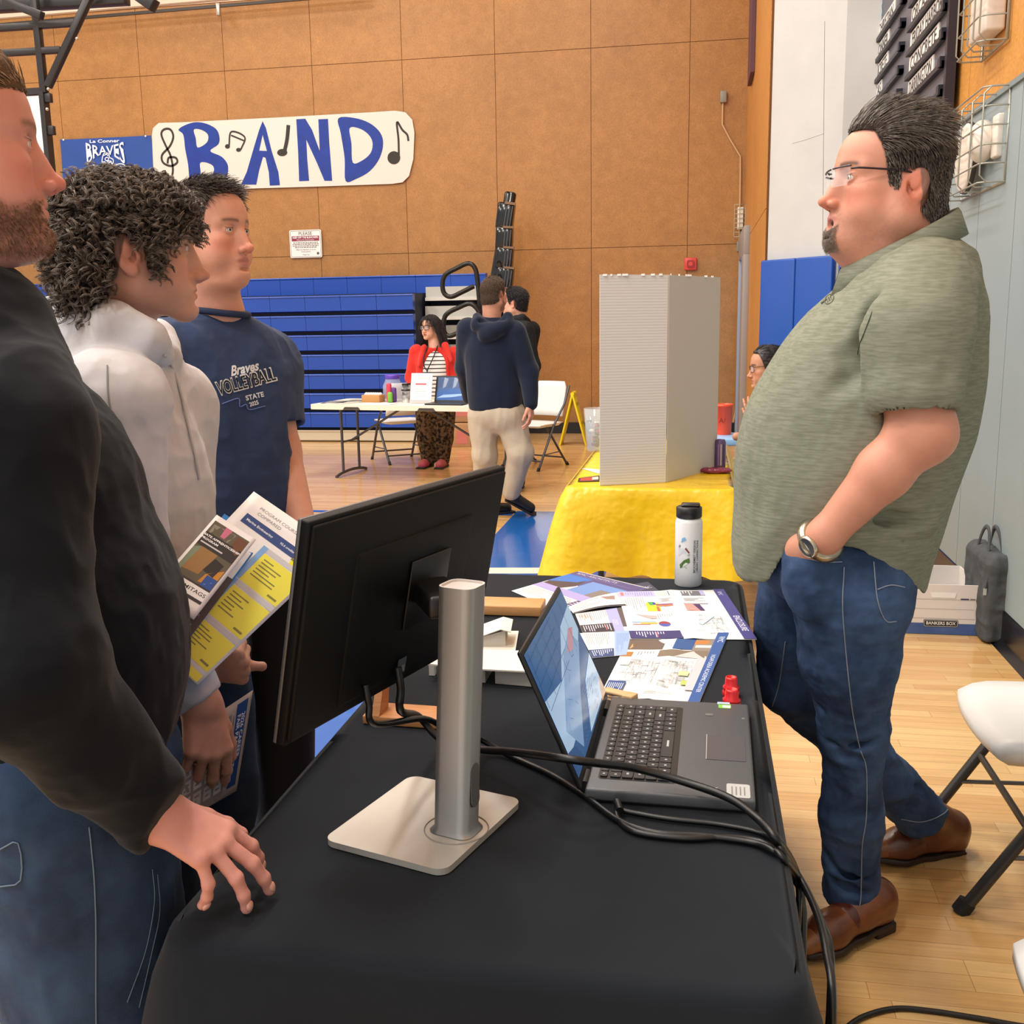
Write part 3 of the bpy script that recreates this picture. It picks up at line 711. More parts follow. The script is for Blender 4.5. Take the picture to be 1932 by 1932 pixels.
mb = MB(); mb.box(onY(1400, 412, 13.2)-A(.02, 0, 0), (.07, .09, .26), mat('off_white', '#ece6da', .5), bev=.008); mb.build('horn_box', t)
mb = MB(); q = onY(1393, 417, 13.2); wm = mat('cage_wire', '#bdb7a6', .35, metal=.5)
for k in range(8): z = q[2]-.19+.054*k; mb.tube([q+A(-.05, .06, z-q[2]), q+A(-.05, -.06, z-q[2]), q+A(.075, -.06, z-q[2]), q+A(.075, .06, z-q[2])], .004, wm, 5)
for x in (-.05, .01, .075): mb.tube([q+A(x, -.06, -.19), q+A(x, -.06, .19)], .004, wm, 5)
mb.build('wire_cage', t)
t = thing('fire_alarm', 'square red fire alarm on the far wall above the white display board', 'fire alarm', onY(1303, 498, 13.28))
q = onY(1303, 498, 13.26); rd = mat('alarm_red', '#d8453a', .4); mb = MB(); mb.box(q, (.15, .04, .15), rd, bev=.012); mb.build('housing', t)
mb = MB(); fr = Fr(q-A(0, .021, 0), (1, 0, 0), (0, 0, 1)); mb.prism(rrect(.09, .09, .02), fr, .012, mat('alarm_dark', '#9b2a24', .4)); mb.build('grille', t)
mb = MB(); mb.prism(rrect(.05, .05, .02), Fr(q-A(0, .033, 0), (1, 0, 0), (0, 0, 1)), .006, rd); mb.build('strobe', t)

# ---- track along the top of the far wall
t = thing('ceiling_track', 'thin dark metal track hung along the top of the wood wall', 'track', onY(412, 12, 13.1))
a = onY(150, 34, 13.1); b = onY(560, -1, 13.1); dk = mat('dark_steel', '#3a332e', .4, metal=.3); mb = MB(); mb.bar(a+(a-b)*1.5, b+(b-a)*.3, .03, .035, dk); mb.bar(a+(a-b)*1.5+A(0, 0, .07), b+(b-a)*.3+A(0, 0, .07), .02, .02, mat('track_tan', '#93745a', .5)); mb.build('rail', t)
mb = MB(); q = onY(412, 18, 13.08); mb.box(q, (.05, .05, .15), mat('steel', '#b5ada4', .3, metal=.7), bev=.01); mb.build('hanger', t)

# ---- basketball goal swung to the side: steel frame and the edge of a white backboard
t = thing('basketball_goal', 'black steel basketball goal frame with white backboard at the top left', 'basketball goal', onY(85, 180, 8))
bk = mat('goal_black', '#2a2626', .35, metal=.2); pt = lambda x, y, Y=8.: onY(x, y, Y)
def gbar(name, p, q, w, Y=8., Y2=None): mb = MB(); mb.bar(pt(*p, Y), pt(*q, Y2 or Y), w, w, bk, bev=.006); mb.build(name, t)
gbar('mast', (57, -80), (84, 176), .055); gbar('brace', (176, -20), (90, 164), .055); gbar('crossbar', (-160, 110), (116, 94), .05); gbar('crossbar', (-160, 64), (146, 43), .05); gbar('top_beam', (-160, 20), (240, -4), .10, 8.15); gbar('strut', (8, 2), (80, 30), .06, 7.8)
gbar('arm', (258, -12), (292, 12), .09, 7.6)
e0 = pt(83, 178); e1 = e0-A(0, 0, 1.07); mb = MB(); wbk = mat('backboard_white', '#f3f3f0', .3)
mb.bb((e0[0]-1.8, 7.99, e1[2]), (e0[0]-.03, 8.03, e0[2]), wbk, bev=.02); mb.build('backboard', t)
mb = MB(); mb.bb((e0[0]-.03, 7.97, e1[2]), (e0[0]+.01, 8.05, e0[2]+.02), bk); mb.bb((e0[0]-1.8, 7.98, e0[2]), (e0[0]+.01, 8.04, e0[2]+.05), bk); mb.bb((e0[0]-1.8, 7.98, e1[2]-.05), (e0[0]+.01, 8.04, e1[2]), bk)
for z in (-.03, -.28, -.8): mb.box((e0[0]+.035, 8., e0[2]+z), (.06, .04, .07), bk, bev=.004)
mb.build('board_frame', t)
mb = MB()
for x, y in ((91, 168), (89, 206), (145, 73)): mb.sphere(pt(x, y, 7.96), .014, mat('steel', '#b5ada4', .3, metal=.7), 8)
mb.build('bolt', t)
# ================================================================== banners and signs on the far wall
WF = 13.27
def wall_fr(px, py, y=WF): return Fr(onY(px, py, y), (1, 0, 0), (0, 0, 1))
fr = wall_fr(532, 283); O = fr.o
def pxp(pts, y=WF, o=None): o = O if o is None else o; return [tuple((onY(px, py, y)-o)[[0, 2]]) for px, py in pts]
t = thing('band_banner', 'white paper banner painted BAND in blue with black music notes', 'banner', O)
paper = mat('banner_paper', '#dcd5cd', .7, bump=.5, bscale=6)
out = [(286, 262), (289, 242), (300, 232), (340, 231), (520, 222), (700, 212), (745, 209), (765, 212), (778, 226), (782, 250), (780, 300), (772, 332), (760, 344), (740, 347), (600, 352), (400, 358), (330, 355), (300, 346), (290, 325)]
mb = MB(); mb.prism(pxp(out)[::-1], fr, .006, paper); mb.build('paper_sheet', t)
blue = mat('poster_blue', '#093394', .6, var=.18, vscale=9); ink = mat('poster_black', '#2b2722', .65)
Z = .009; zc = lambda pts: [(100+x*.3623, 180+y*.3623) for x, y in pts]   # traced on an enlarged view of the banner
def shape(name, parts, m, sm=0):
    S_ = lambda P: [tuple(q[:2]) for q in catmull([A(*p, 0) for p in P], 4, True)] if sm else P
    mb = MB()
    for outer, hole in parts:
        P = S_(pxp(zc(outer))); bm = bmesh.new(); vs = [bm.verts.new((*p, 0)) for p in P]; es = [bm.edges.new((vs[i], vs[(i+1) % len(vs)])) for i in range(len(vs))]
        for h in hole:
            Q = S_(pxp(zc(h))); hv = [bm.verts.new((*p, 0)) for p in Q]; es += [bm.edges.new((hv[i], hv[(i+1) % len(hv)])) for i in range(len(hv))]
        bmesh.ops.triangle_fill(bm, edges=es, use_beauty=True, normal=(0, 0, 1)); bm.verts.index_update()
        mb.add([fr(v.co.x, v.co.y, Z) for v in bm.verts], [[v.index for v in (f.verts if f.normal.z > 0 else reversed(f.verts))] for f in bm.faces], m); bm.free()
    mb.build(name, t)
shape('letter', [([(655, 180), (690, 155), (745, 140), (800, 148), (850, 175), (868, 215), (862, 255), (820, 290), (880, 320), (912, 365), (905, 420), (860, 460), (790, 480), (725, 482), (712, 440), (705, 360), (690, 280), (680, 205)], [[(735, 178), (775, 180), (808, 205), (803, 245), (755, 272), (745, 225)], [(768, 352), (800, 350), (835, 368), (838, 400), (815, 425), (775, 435), (770, 395)]])], blue, 1)
shape('letter', [([(1093, 135), (1110, 170), (1140, 290), (1175, 400), (1183, 468), (1130, 470), (1125, 400), (1108, 325), (1095, 320), (1075, 390), (1060, 465), (980, 465), (1010, 400), (1045, 280), (1075, 180)], [[(1093, 205), (1075, 288), (1115, 290)]])], blue)
shape('letter', [([(1268, 125), (1315, 122), (1350, 180), (1390, 290), (1383, 125), (1433, 123), (1440, 250), (1455, 445), (1415, 445), (1375, 350), (1320, 230), (1325, 330), (1335, 445), (1283, 447), (1278, 300)], [])], blue)
shape('letter', [([(1487, 120), (1570, 118), (1650, 145), (1705, 195), (1720, 255), (1700, 330), (1650, 395), (1580, 435), (1525, 446), (1520, 330), (1500, 200)], [[(1545, 172), (1590, 170), (1640, 200), (1665, 245), (1655, 300), (1610, 340), (1562, 350), (1555, 250)]])], blue, 1)
def notes(name, strokes, blobs):
    mb = MB()
    for P, w in strokes: mb.stroke(catmull([A(*p, 0) for p in pxp(zc(P))], 6)[:, :2] if len(P) > 2 else pxp(zc(P)), w, fr, Z, ink)
    for (x, y), rx, ry in blobs: mb.poly([(c+rx*math.cos(a), d+ry*math.sin(a)) for (c, d) in pxp(zc([(x, y)])) for a in np.linspace(0, 2*PI, 20)[:-1]], fr, Z+.0005, ink)
    mb.build(name, t)
notes('treble_clef', [([(598, 355), (605, 325), (640, 325), (648, 350), (615, 368), (575, 350), (570, 310), (610, 265), (628, 215), (612, 178), (580, 178), (566, 205), (590, 265), (612, 310), (625, 370), (622, 415), (600, 432), (572, 425), (570, 400), (590, 395)], .028)], [((580, 402), .035, .03)])
notes('music_note', [([(918, 265), (930, 190), (1000, 218), (980, 282)], .022), ([(928, 208), (995, 236)], .02)], [((910, 266), .035, .028), ((968, 284), .035, .025)])
notes('music_note', [([(1205, 300), (1220, 230), (1227, 155)], .05)], [((1195, 298), .07, .045)])
notes('music_note', [([(1802, 325), (1800, 230), (1792, 140), (1820, 180), (1845, 205), (1852, 238)], .026)], [((1776, 325), .085, .08)])
# ---- school banner
fr = wall_fr(204, 320); O = fr.o
t = thing('school_banner', 'blue vinyl banner reading La Conner BRAVES with a white bird crest', 'banner', O)
vb = mat('vinyl_blue', '#264a9a', .3, bump=.0); Pb = pxp([(115, 264), (287, 256), (291, 352), (293, 400), (124, 410)])
mb = MB(); nx, ny = 24, 14; c = [A(*p) for p in (Pb[0], Pb[1], Pb[3], Pb[4])]; V = []
for j in range(ny+1):
    for i in range(nx+1):
        u, v = i/nx, j/ny; p = (c[0]*(1-u)+c[1]*u)*(1-v)+(c[3]*(1-u)+c[2]*u)*v
        d1 = abs((u-.04)*.8-(v-.03)*.9)/1.2; d2 = abs((.93-u)*.9-(v-.03)*1.25)/1.3
        V.append(fr(p[0], p[1], .012+.016*math.exp(-(d1/.05)**2)*(v < .8)+.014*math.exp(-(d2/.05)**2)*(v < .6)))
mb.add(V, [(j*(nx+1)+i, (j+1)*(nx+1)+i, (j+1)*(nx+1)+i+1, j*(nx+1)+i+1) for j in range(ny) for i in range(nx)], vb, True); mb.build('vinyl_sheet', t)
wi = mat('print_white', '#eef0f4', .5); zb = lambda pts: pxp([(100+x*.10352, 240+y*.10352) for x, y in pts])
mb = MB(); w0 = zb([(690, 270), (1230, 255)]); fs = math.atan2(w0[1][1]-w0[0][1], w0[1][0]-w0[0][0]); f2 = Fr(fr(*((A(*w0[0])+A(*w0[1]))/2), 0), fr.u*math.cos(fs)+fr.v*math.sin(fs), fr.v)
mb.text('La Conner', f2, 0, 0, .055, wi, z=.034, fit=abs(w0[1][0]-w0[0][0]), bold=.02)
w1 = zb([(625, 420), (1315, 390)]); wd = abs(w1[1][0]-w1[0][0]); f3 = Fr(fr(*((A(*w1[0])+A(*w1[1]))/2), 0), f2.u, fr.v)
mb.text('BRAVES', f3, 0, 0, .19, wi, z=.034, fit=wd, bold=.015, warp=lambda x, y: (x, y*(.75+1.4*(x/wd)**2*2)-.20*(2*x/wd)**2*(y < 0)*.5-.02)); mb.build('lettering', t)
mb = MB(); S = lambda P, w, cl=False: mb.stroke(catmull([A(*p, 0) for p in zb(P)], 5, cl)[:, :2], w, fr, .034, wi, cl)
S([(650, 990), (660, 860), (700, 730), (770, 695), (860, 715), (925, 735), (920, 600), (950, 490), (1000, 475), (1040, 500), (1060, 560), (1115, 590), (1125, 640), (1100, 680), (1085, 640), (1030, 670), (1050, 720), (1150, 700), (1250, 672), (1330, 700), (1370, 790), (1390, 900), (1392, 990)], .012)
S([(975, 580), (1005, 555), (1040, 575), (1030, 610), (990, 612)], .011, True); S([(940, 525), (1000, 505), (1030, 530)], .010); S([(1010, 640), (1060, 620), (1100, 640)], .010); S([(935, 640), (970, 640), (990, 680)], .012)
S([(780, 755), (815, 730), (855, 755), (815, 780)], .010, True); S([(1250, 720), (1290, 740), (1330, 750)], .011); S([(960, 860), (1000, 880), (1045, 860)], .016); S([(735, 760), (760, 745), (770, 765)], .010)
for x in (705, 790, 880, 1150, 1240, 1320): S([(x-25, 800), (x, 830), (x-5, 880), (x+10, 940)], .011); S([(x+25, 800), (x+5, 825)], .010)
p = zb([(1000, 785)])[0]; mb.poly([(p[0]+.03*math.cos(a), p[1]+.03*math.sin(a)) for a in np.linspace(0, 2*PI, 20)[:-1]], fr, .034, wi); mb.build('bird_crest', t)
mb = MB()
for x, y in ((215, 238), (1708, 170)): p = zb([(x, y)])[0]; mb.sphere(fr(p[0], p[1], .03), .014, wi, 8)
mb.build('grommet', t)
# ---- notice
fr = wall_fr(577, 460); t = thing('notice_sign', 'small white sign asking to keep off the bleachers', 'sign', fr.o)
mb = MB(); mb.prism(rrect(.44, .355, .02), fr, .006, mat('sign_white', '#eeeae6', .4)); mb.build('sign_panel', t)
mb = MB(); red = mat('sign_maroon', '#8c2340', .5); dk = mat('sign_ink', '#55504f', .6)
mb.stroke(rrect(.415, .33, .016), .004, fr, .0075, dk, True); mb.rect(fr, -.19, .035, .19, .1, .0075, red)
mb.text('PLEASE', fr, 0, .13, .06, dk, z=.0085); mb.text('KEEP OFF THE BLEACHERS', fr, 0, .08, .034, wi, z=.0085, fit=.35, bold=.02); mb.text('When in the closed position', fr, 0, .05, .022, wi, z=.0085, fit=.24)
for y, w in ((.015, .34), (-.005, .36), (-.025, .36), (-.045, .3)):
    x = -w/2
    while x < w/2-.01: l = random.uniform(.015, .045); mb.rect(fr, x, y-.004, min(x+l, w/2), y+.004, .0085, dk); x += l+.008
mb.text('When the bleachers are in the', fr, 0, -.075, .022, dk, z=.0085); mb.text('closed position', fr, 0, -.1, .022, dk, z=.0085); mb.text('Thank You', fr, 0, -.14, .022, dk, z=.0085)
mb.poly([(.165+.017*math.cos(a), -.125+.017*math.sin(a)) for a in np.linspace(0, 2*PI, 16)[:-1]], fr, .0085, dk); mb.build('sign_print', t)
# ---- pennant edge in the recessed bay
t = tag(MB().bb((XD-.05, 11.6, 3.95), (XD-.01, 12.3, 6.2), mat('pennant_purple', '#5e3b45', .7)).build('wall_banner', origin=(XD-.03, 11.9, 5)), 'narrow dark purple banner high up beside the white pier', 'banner')
# ---- standings board on the right wall
XB = XR-.035
t = thing('standings_board', 'dark grey school standings board with white team name plates high on right wall', 'board', (XB, 7.5, 3.5))
fr = Fr((XB, 8.85, 2.56), (0, -1, 0), (0, 0, 1)); Wd = 2.65; gm = mat('board_grey', '#5d5e68', .5); nv = mat('board_navy', '#23222f', .45); bl = mat('board_letter_blue', '#77b7e2', .5); pl = mat('plate_white', '#e9e6e0', .5)
mb = MB(); mb.prism([(0, 0), (Wd, 0), (Wd, 2.2), (0, 2.2)], fr, .03, gm); mb.build('panel', t)
mb = MB(); mb.prism([(Wd, 0), (Wd+.05, 0), (Wd+.05, 2.2), (Wd, 2.2)], fr, .05, nv); mb.prism([(-.02, -.03), (Wd+.05, -.03), (Wd+.05, 0), (-.02, 0)], fr, .05, nv); mb.build('frame', t)
def row(x0, x1, z, txt, pw):
    mb = MB(); mb.prism([(x0, z), (x1, z), (x1, z+.028), (x0, z+.028)], fr, .06, nv); mb.prism([(x1-.06, z), (x1, z), (x1, z+.05), (x1-.06, z+.05)], fr, .07, nv); s = mb.build('name_rail', t)
    if txt: mb = MB(); mb.prism([(x0+.02, z+.028), (x0+pw, z+.028), (x0+pw, z+.135), (x0+.02, z+.135)], fr, .038, pl); mb.text(txt, fr, x0+.02+(pw-.02)/2, z+.082, .105, nv, z=.0395, fit=pw*.86, bold=.01); mb.build('name_plate', s)
for k, (txt, pw) in enumerate(((None, 0), ('DARRINGTON', .75), ('CONCRETE', .85), ('FRIDAY HARBOR', .95), ('ORCAS', .5), ('COUPEVILLE', .8), ('LA CONNER', .75), ('MV CHRISTIAN', .9))): row(1.55, Wd-.02, .06+.117*2*k*.62, txt, pw)
for k, (txt, pw) in enumerate((('COUPEVILLE', .72), ('ORCAS', .5), ('CONCRETE', .72), ('LA CONNER', .72), ('MV CHRISTIAN', .9))): row(.03, 1.35, .3+.145*k, txt, pw)
mb = MB(); mb.text('GIRLS', fr, .05, 1.10, .13, bl, z=.033, align='LEFT'); mb.text('W  L', fr, 1.0, 1.16, .13, bl, z=.033, align='LEFT'); mb.text('NORTHWEST', fr, .18, 1.44, .22, bl, z=.033, align='LEFT'); mb.rect(fr, 0, 1.24, 1.45, 1.255, .033, pl); mb.rect(fr, 0, 1.62, 1.45, 1.635, .033, pl); mb.build('lettering', t)
# ---- wire guards on the right wall
wm2 = mat('guard_wire', '#a9aaa0', .35, metal=.6)
def guard(y0, y1, z0, z1, d, ny, nz):
    mb = MB(); x1 = XR-.02; x0 = x1-d; r = .0042
    for k in range(nz+1):
        z = z0+(z1-z0)*k/nz; mb.tube([(x1, y1, z), (x0+.03, y1, z), (x0, y1-.03, z), (x0, y0+.03, z), (x0+.03, y0, z), (x1, y0, z)], r, wm2, 5)
    for k in range(ny+1):
        y = y0+(y1-y0)*k/ny; mb.tube([(x1, y, z1), (x0+.03, y, z1), (x0, y, z1-.03), (x0, y, z0+.03), (x0+.03, y, z0), (x1, y, z0)], r, wm2, 5)
    mb.tube([(x1, y0, z0), (x1, y0, z1), (x1, y1, z1), (x1, y1, z0)], r*1.9, wm2, 6, closed=True); return mb
t = thing('strobe_guard', 'grey wire guard around a white alarm horn above the man in the green polo', 'wire guard', (XR, 5.5, 2.0))
guard(5.13, 5.92, 2.03, 2.44, .11, 4, 5).build('wire_cage', t)
iv = mat('horn_ivory', '#e9dfd3', .4); mb = MB(); mb.lathe([(.03, -.02), (.05, 0), (.155, .03), (.165, .05), (.15, .06), (.05, .045), (0, .045)], (XR-.035, 5.62, 2.2), iv, 28, axis=(-1, 0, 0)); mb.build('speaker_cone', t)
mb = MB(); mb.lathe([(.168, .028), (.172, .035), (.168, .05)], (XR-.035, 5.62, 2.2), mat('rim_dark', '#3b3634', .5), 28, axis=(-1, 0, 0), cap=False); mb.build('speaker_rim', t)
mb = MB(); mb.sphere((XR-.07, 5.37, 2.24), .085, iv, 18, (.75, 1, 1.15)); mb.build('horn_dome', t)
mb = MB(); mb.bb((XR-.045, 5.22, 2.15), (XR-.012, 5.31, 2.34), iv, bev=.008); mb.build('back_plate', t)
t = thing('fixture_guard', 'wire guard over an ivory wall fixture at the top right', 'wire guard', (XR, 5.6, 2.65))
guard(5.25, 5.68, 2.66, 3.3, .12, 4, 6).build('wire_cage', t)
mb = MB(); mb.bb((XR-.1, 5.33, 2.72), (XR-.01, 5.62, 3.25), iv, bev=.012); mb.build('fixture_box', t)
tag(MB().bb((XR-.03, 5.50, 1.57), (XR-.008, 5.64, 1.70), mat('plate_tan', '#b79f84', .5), bev=.004).bb((XR-.034, 5.52, 1.585), (XR-.02, 5.62, 1.685), mat('plate_dark', '#4a3226', .5), bev=.003).build('wall_plate', origin=(XR, 5.57, 1.63)), 'small tan wall plate with dark centre behind the green polo shoulder', 'wall plate')
tag(MB().tube([(XR-.025, 8.05, 0.2), (XR-.025, 8.05, 6.)], .02, mat('pipe_cream', '#e6ddd0', .5), 8).build('wall_pipe', origin=(XR-.02, 8.05, 3)), 'cream vertical pipe on the wall beside the white pier', 'pipe')
# ================================================================== bleachers
t = thing('bleachers', 'closed blue plastic bleachers against the far wall', 'bleachers', (-6, 12.3, 0))
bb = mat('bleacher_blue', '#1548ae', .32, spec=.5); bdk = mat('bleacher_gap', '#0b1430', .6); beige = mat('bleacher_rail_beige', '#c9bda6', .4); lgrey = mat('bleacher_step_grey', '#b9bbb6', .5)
X1 = -3.37; X0 = -14.
def seat_row(z0, z1, x1, Y, name='seat_row', mod=.455):
    mb = MB(); x = x1; h = z1-z0
    while x > X0:
        a = x-mod+.004
        # front: lip on top, slightly raked face with a shallow scoop at each end
        prof = [(.10, 0), (.0, .012), (-.008, h-.05), (-.018, h-.035), (-.012, h-.022), (.10, h-.018)]
        V = [(q, Y+d, z0+e) for q in (a, x) for d, e in prof]; n = len(prof)
        mb.add(V, [(i, n+i, n+(i+1) % n, (i+1) % n) for i in range(n)]+[tuple(range(n)), tuple(range(n, 2*n))[::-1]], bb)
        for s, q in ((1, a), (-1, x)):   # curved seam wings
            P = [(q, z0+.02), (q+s*.055, z0+.02), (q+s*.03, z0+h*.35), (q+s*.012, z0+h*.62), (q, z0+h*.75)]
            V = [(u, Y+.004-.0095*(v-z0)/h, v) for u, v in P]; mb.add(V, [tuple(range(5)) if s > 0 else tuple(range(5))[::-1]], mat('bleacher_blue_scoop', '#1943a0', .4))
        x -= mod
    return mb.build(name, t)
zr = [.155+.237*k for k in range(8)]
for k in range(7): seat_row(zr[k]+.012, zr[k+1]-.008, X1, 12.2)
seat_row(1.80, 2.06, -2.62, 12.95)
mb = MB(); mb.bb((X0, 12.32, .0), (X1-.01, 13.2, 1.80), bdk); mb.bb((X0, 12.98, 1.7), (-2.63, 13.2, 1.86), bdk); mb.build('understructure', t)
mb = MB(); mb.bb((X0, 12.19, .012), (X1, 12.26, .135), beige); mb.bb((X0, 12.18, .02), (X1, 12.2, .04), beige); mb.bb((X0, 12.18, .128), (X1, 12.2, .142), beige); mb.build('base_rail', t)
for k in range(8):
    z = .02+.237*k; mb = MB(); mb.bb((X1+.02, 12.4+.05*k, z+.05), (-2.62, 12.62+.05*k, z+.20), lgrey if k > 5 else mat('bleacher_step_dark', '#8a8883', .5)); mb.bb((X1+.02, 12.36+.05*k, z+.03), (-2.62, 12.6+.05*k, z+.07), mat('bleacher_step_edge', '#d6d7d2', .4)); mb.build('aisle_step', t)
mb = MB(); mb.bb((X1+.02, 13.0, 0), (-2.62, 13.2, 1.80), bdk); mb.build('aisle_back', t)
rb = mat('rail_black', '#191817', .3, metal=.2)
for dy, P in ((0, [(906, 590), (902, 540), (897, 508), (884, 497), (862, 506), (841, 518), (835, 535), (838, 553), (851, 560), (872, 551), (894, 540)]), (-.15, [(905, 590), (896, 578), (884, 573), (866, 580), (846, 590), (838, 602), (838, 625), (848, 634), (870, 625), (895, 612)])):
    q = thing('aisle_handrail', 'black bent tube handrail at the bleacher aisle, %s' % ('upper loop' if dy == 0 else 'lower loop beside the woman in red'), 'handrail', onY(*P[0], 12.0+dy))
    mb = MB(); mb.tube([onY(*p, 12.0+dy) for p in P], .028, rb, 10, sm=5); mb.build('loop', q)
    mb = MB(); a = onY(*P[0], 12.0+dy); mb.tube([a, (a[0]+.01, a[1]+.1, .0 if dy else .05)], .028, rb, 10); mb.build('post', q)
# the tall folded end rail leaning at the right end
t = thing('folded_rail_stack', 'tall black stack of folded bleacher end rails leaning against the wood wall', 'folded rails', (-2.3, 12.75, 0))
gb = mat('gloss_black', '#0e0e0f', .12); br = mat('rail_brown', '#7a5c42', .5); gs = mat('rail_grey', '#4a4c50', .3)
Y = 12.7
mb = MB(); a = onY(964, 362, Y); b = onY(930, 560, Y); b = b+(b-a)*1.3; mb.bar(a, b, .14, .10, gb, up=(0, 1, 0), bev=.03); mb.build('end_post', t)
segs = [((957, 383), (951, 432)), ((953, 428), (951, 470)), ((954, 466), (951, 508)), ((955, 504), (951, 546)), ((955, 543), (951, 600))]
for k, (p, q) in enumerate(segs):
    p = onY(*p, Y-.06); q = onY(*q, Y-.06); d = (q-p); mb = MB(); mb.bar(p, q, .20, .16, gb, up=(0, 1, 0), bev=.02); o = mb.build('folded_rail', t)
    mb = MB(); mb.bar(p+A(.055, -.085, .0), p+d*.10+A(.055, -.085, 0), .13, .03, br, up=(0, 1, 0)); mb.build('end_cap', o)
    mb = MB()
    for i in range(3): mb.bar(p+d*.16+A(.02+.035*i, -.085, 0), q-d*.05+A(.01+.035*i, -.085, 0), .010, .02, gs, up=(0, 1, 0))
    mb.build('slat', o)
# ================================================================== furniture helpers
wp_ = mat('plastic_white', '#e8e8e6', .38, spec=.5); tg = mat('frame_grey', '#4c4e55', .35, metal=.5)
def folding_chair(x, y, rot, label, frame=tg, wide=False):
    LR = 1.45 if wide else 1.; LIP = .045 if wide else 0.
    """white plastic folding chair; +y of the chair is where the sitter faces"""
    t = thing('folding_chair', label, 'chair', (x, y, 0), 'white folding chairs'); R = rotz(rot); o = A(x, y, 0); T = lambda *p: o+R @ A(*p)
    mb = MB(); nx, ny = 10, 10; V = []
    for s in (0, 1):
        for j in range(ny+1):
            for i in range(nx+1):
                u = i/nx*2-1; v = j/ny*2-1; ux = u*math.sqrt(1-.5*v*v*.35); vy = v*math.sqrt(1-.5*u*u*.35)
                z = .445-.012*(1-u*u)*(1-v*v)-.025*max(0, v-.6)**2*6 if not s else .445-.038*(1-(max(abs(u), abs(v)))**6)-.006-LIP*(1 if max(abs(u), abs(v)) > .75 else .3)
                V.append(T(ux*.225, vy*.215, z))
    n = nx+1; off = n*n; Fq = [(j*n+i, j*n+i+1, (j+1)*n+i+1, (j+1)*n+i) for j in range(ny) for i in range(nx)]
    Fq += [tuple(off+k for k in f[::-1]) for f in Fq]
    for i in range(nx):
        Fq += [(i, off+i, off+i+1, i+1), (ny*n+i+1, off+ny*n+i+1, off+ny*n+i, ny*n+i)]
    for j in range(ny): Fq += [(j*n, (j+1)*n, off+(j+1)*n, off+j*n), (j*n+nx, off+j*n+nx, off+(j+1)*n+nx, (j+1)*n+nx)]
    mb.add(V, Fq, wp_, True); mb.build('seat', t)
    mb = MB(); V = []; K = 12
    for s in (0, 1):
        for j in range(7):
            for i in range(K+1):
                u = i/K*2-1; w = .5+.34*j/6; half = .20-.012*(j/6)-(.05*(1-math.sqrt(max(0, 1-((j-4.6)/1.5)**2))) if j > 4.6 else 0); V.append(T(u*half, -.215-.10*j/6+.035*u*u-(.018 if s else 0)+.0*s, w))
    n = K+1; off = 7*n; Fq = [(j*n+i, j*n+i+1, (j+1)*n+i+1, (j+1)*n+i) for j in range(6) for i in range(K)]; Fq += [tuple(off+k for k in f[::-1]) for f in Fq]
    Fq += [(i+1, i, off+i, off+i+1) for i in range(K)]+[(6*n+i, 6*n+i+1, off+6*n+i+1, off+6*n+i) for i in range(K)]
    Fq += [(j*n, (j+1)*n, off+(j+1)*n, off+j*n) for j in range(6)]+[((j+1)*n+K, j*n+K, off+j*n+K, off+(j+1)*n+K) for j in range(6)]
    mb.add(V, Fq, wp_, True); mb.build('backrest', t)
    for s in (-1, 1):
        mb = MB(); mb.tube([T(s*.225, .26, .0), T(s*.225, .0, .42), T(s*.222, -.19, .62), T(s*.205, -.30, .80)], .0135*LR, frame, 8, flat=.7); l = mb.build('front_leg', t)
        mb = MB(); mb.tube([T(s*.225, .265, -.0), T(s*.225, .248, .028)], .0135*LR+.003, mat('foot_black', '#111111', .6), 8); mb.build('foot_cap', l)
        mb = MB(); mb.tube([T(s*.20, -.27, 0), T(s*.20, .08, .41)], .0135*LR, frame, 8, flat=.7); l = mb.build('rear_leg', t)
        mb = MB(); mb.tube([T(s*.20, -.275, -.0), T(s*.20, -.252, .028)], .0135*LR+.003, mat('foot_black', '#111111', .6), 8); mb.build('foot_cap', l)
        mb = MB(); mb.tube([T(s*.212, .17, .145), T(s*.212, -.13, .155)], .006, mat('stay_steel', '#6b6d70', .3, metal=.6), 6); mb.build('side_stay', t)
    mb = MB(); mb.tube([T(-.2, -.20, .085), T(.2, -.20, .085)], .008, frame, 8); mb.build('crossbar', t)
    mb = MB(); cy_, cz_ = (.121, .225) if wide else (.205, .09); mb.tube([T(-.225, cy_, cz_), T(.225, cy_, cz_)], .009, frame, 8); mb.build('crossbar', t)
    return t
folding_chair(-3.10, 10.50, math.radians(35), 'white folding chair behind the white table, left of the woman in red')
folding_chair(-1.58, 10.15, math.radians(152), 'white folding chair to the right of the man in khaki trousers')
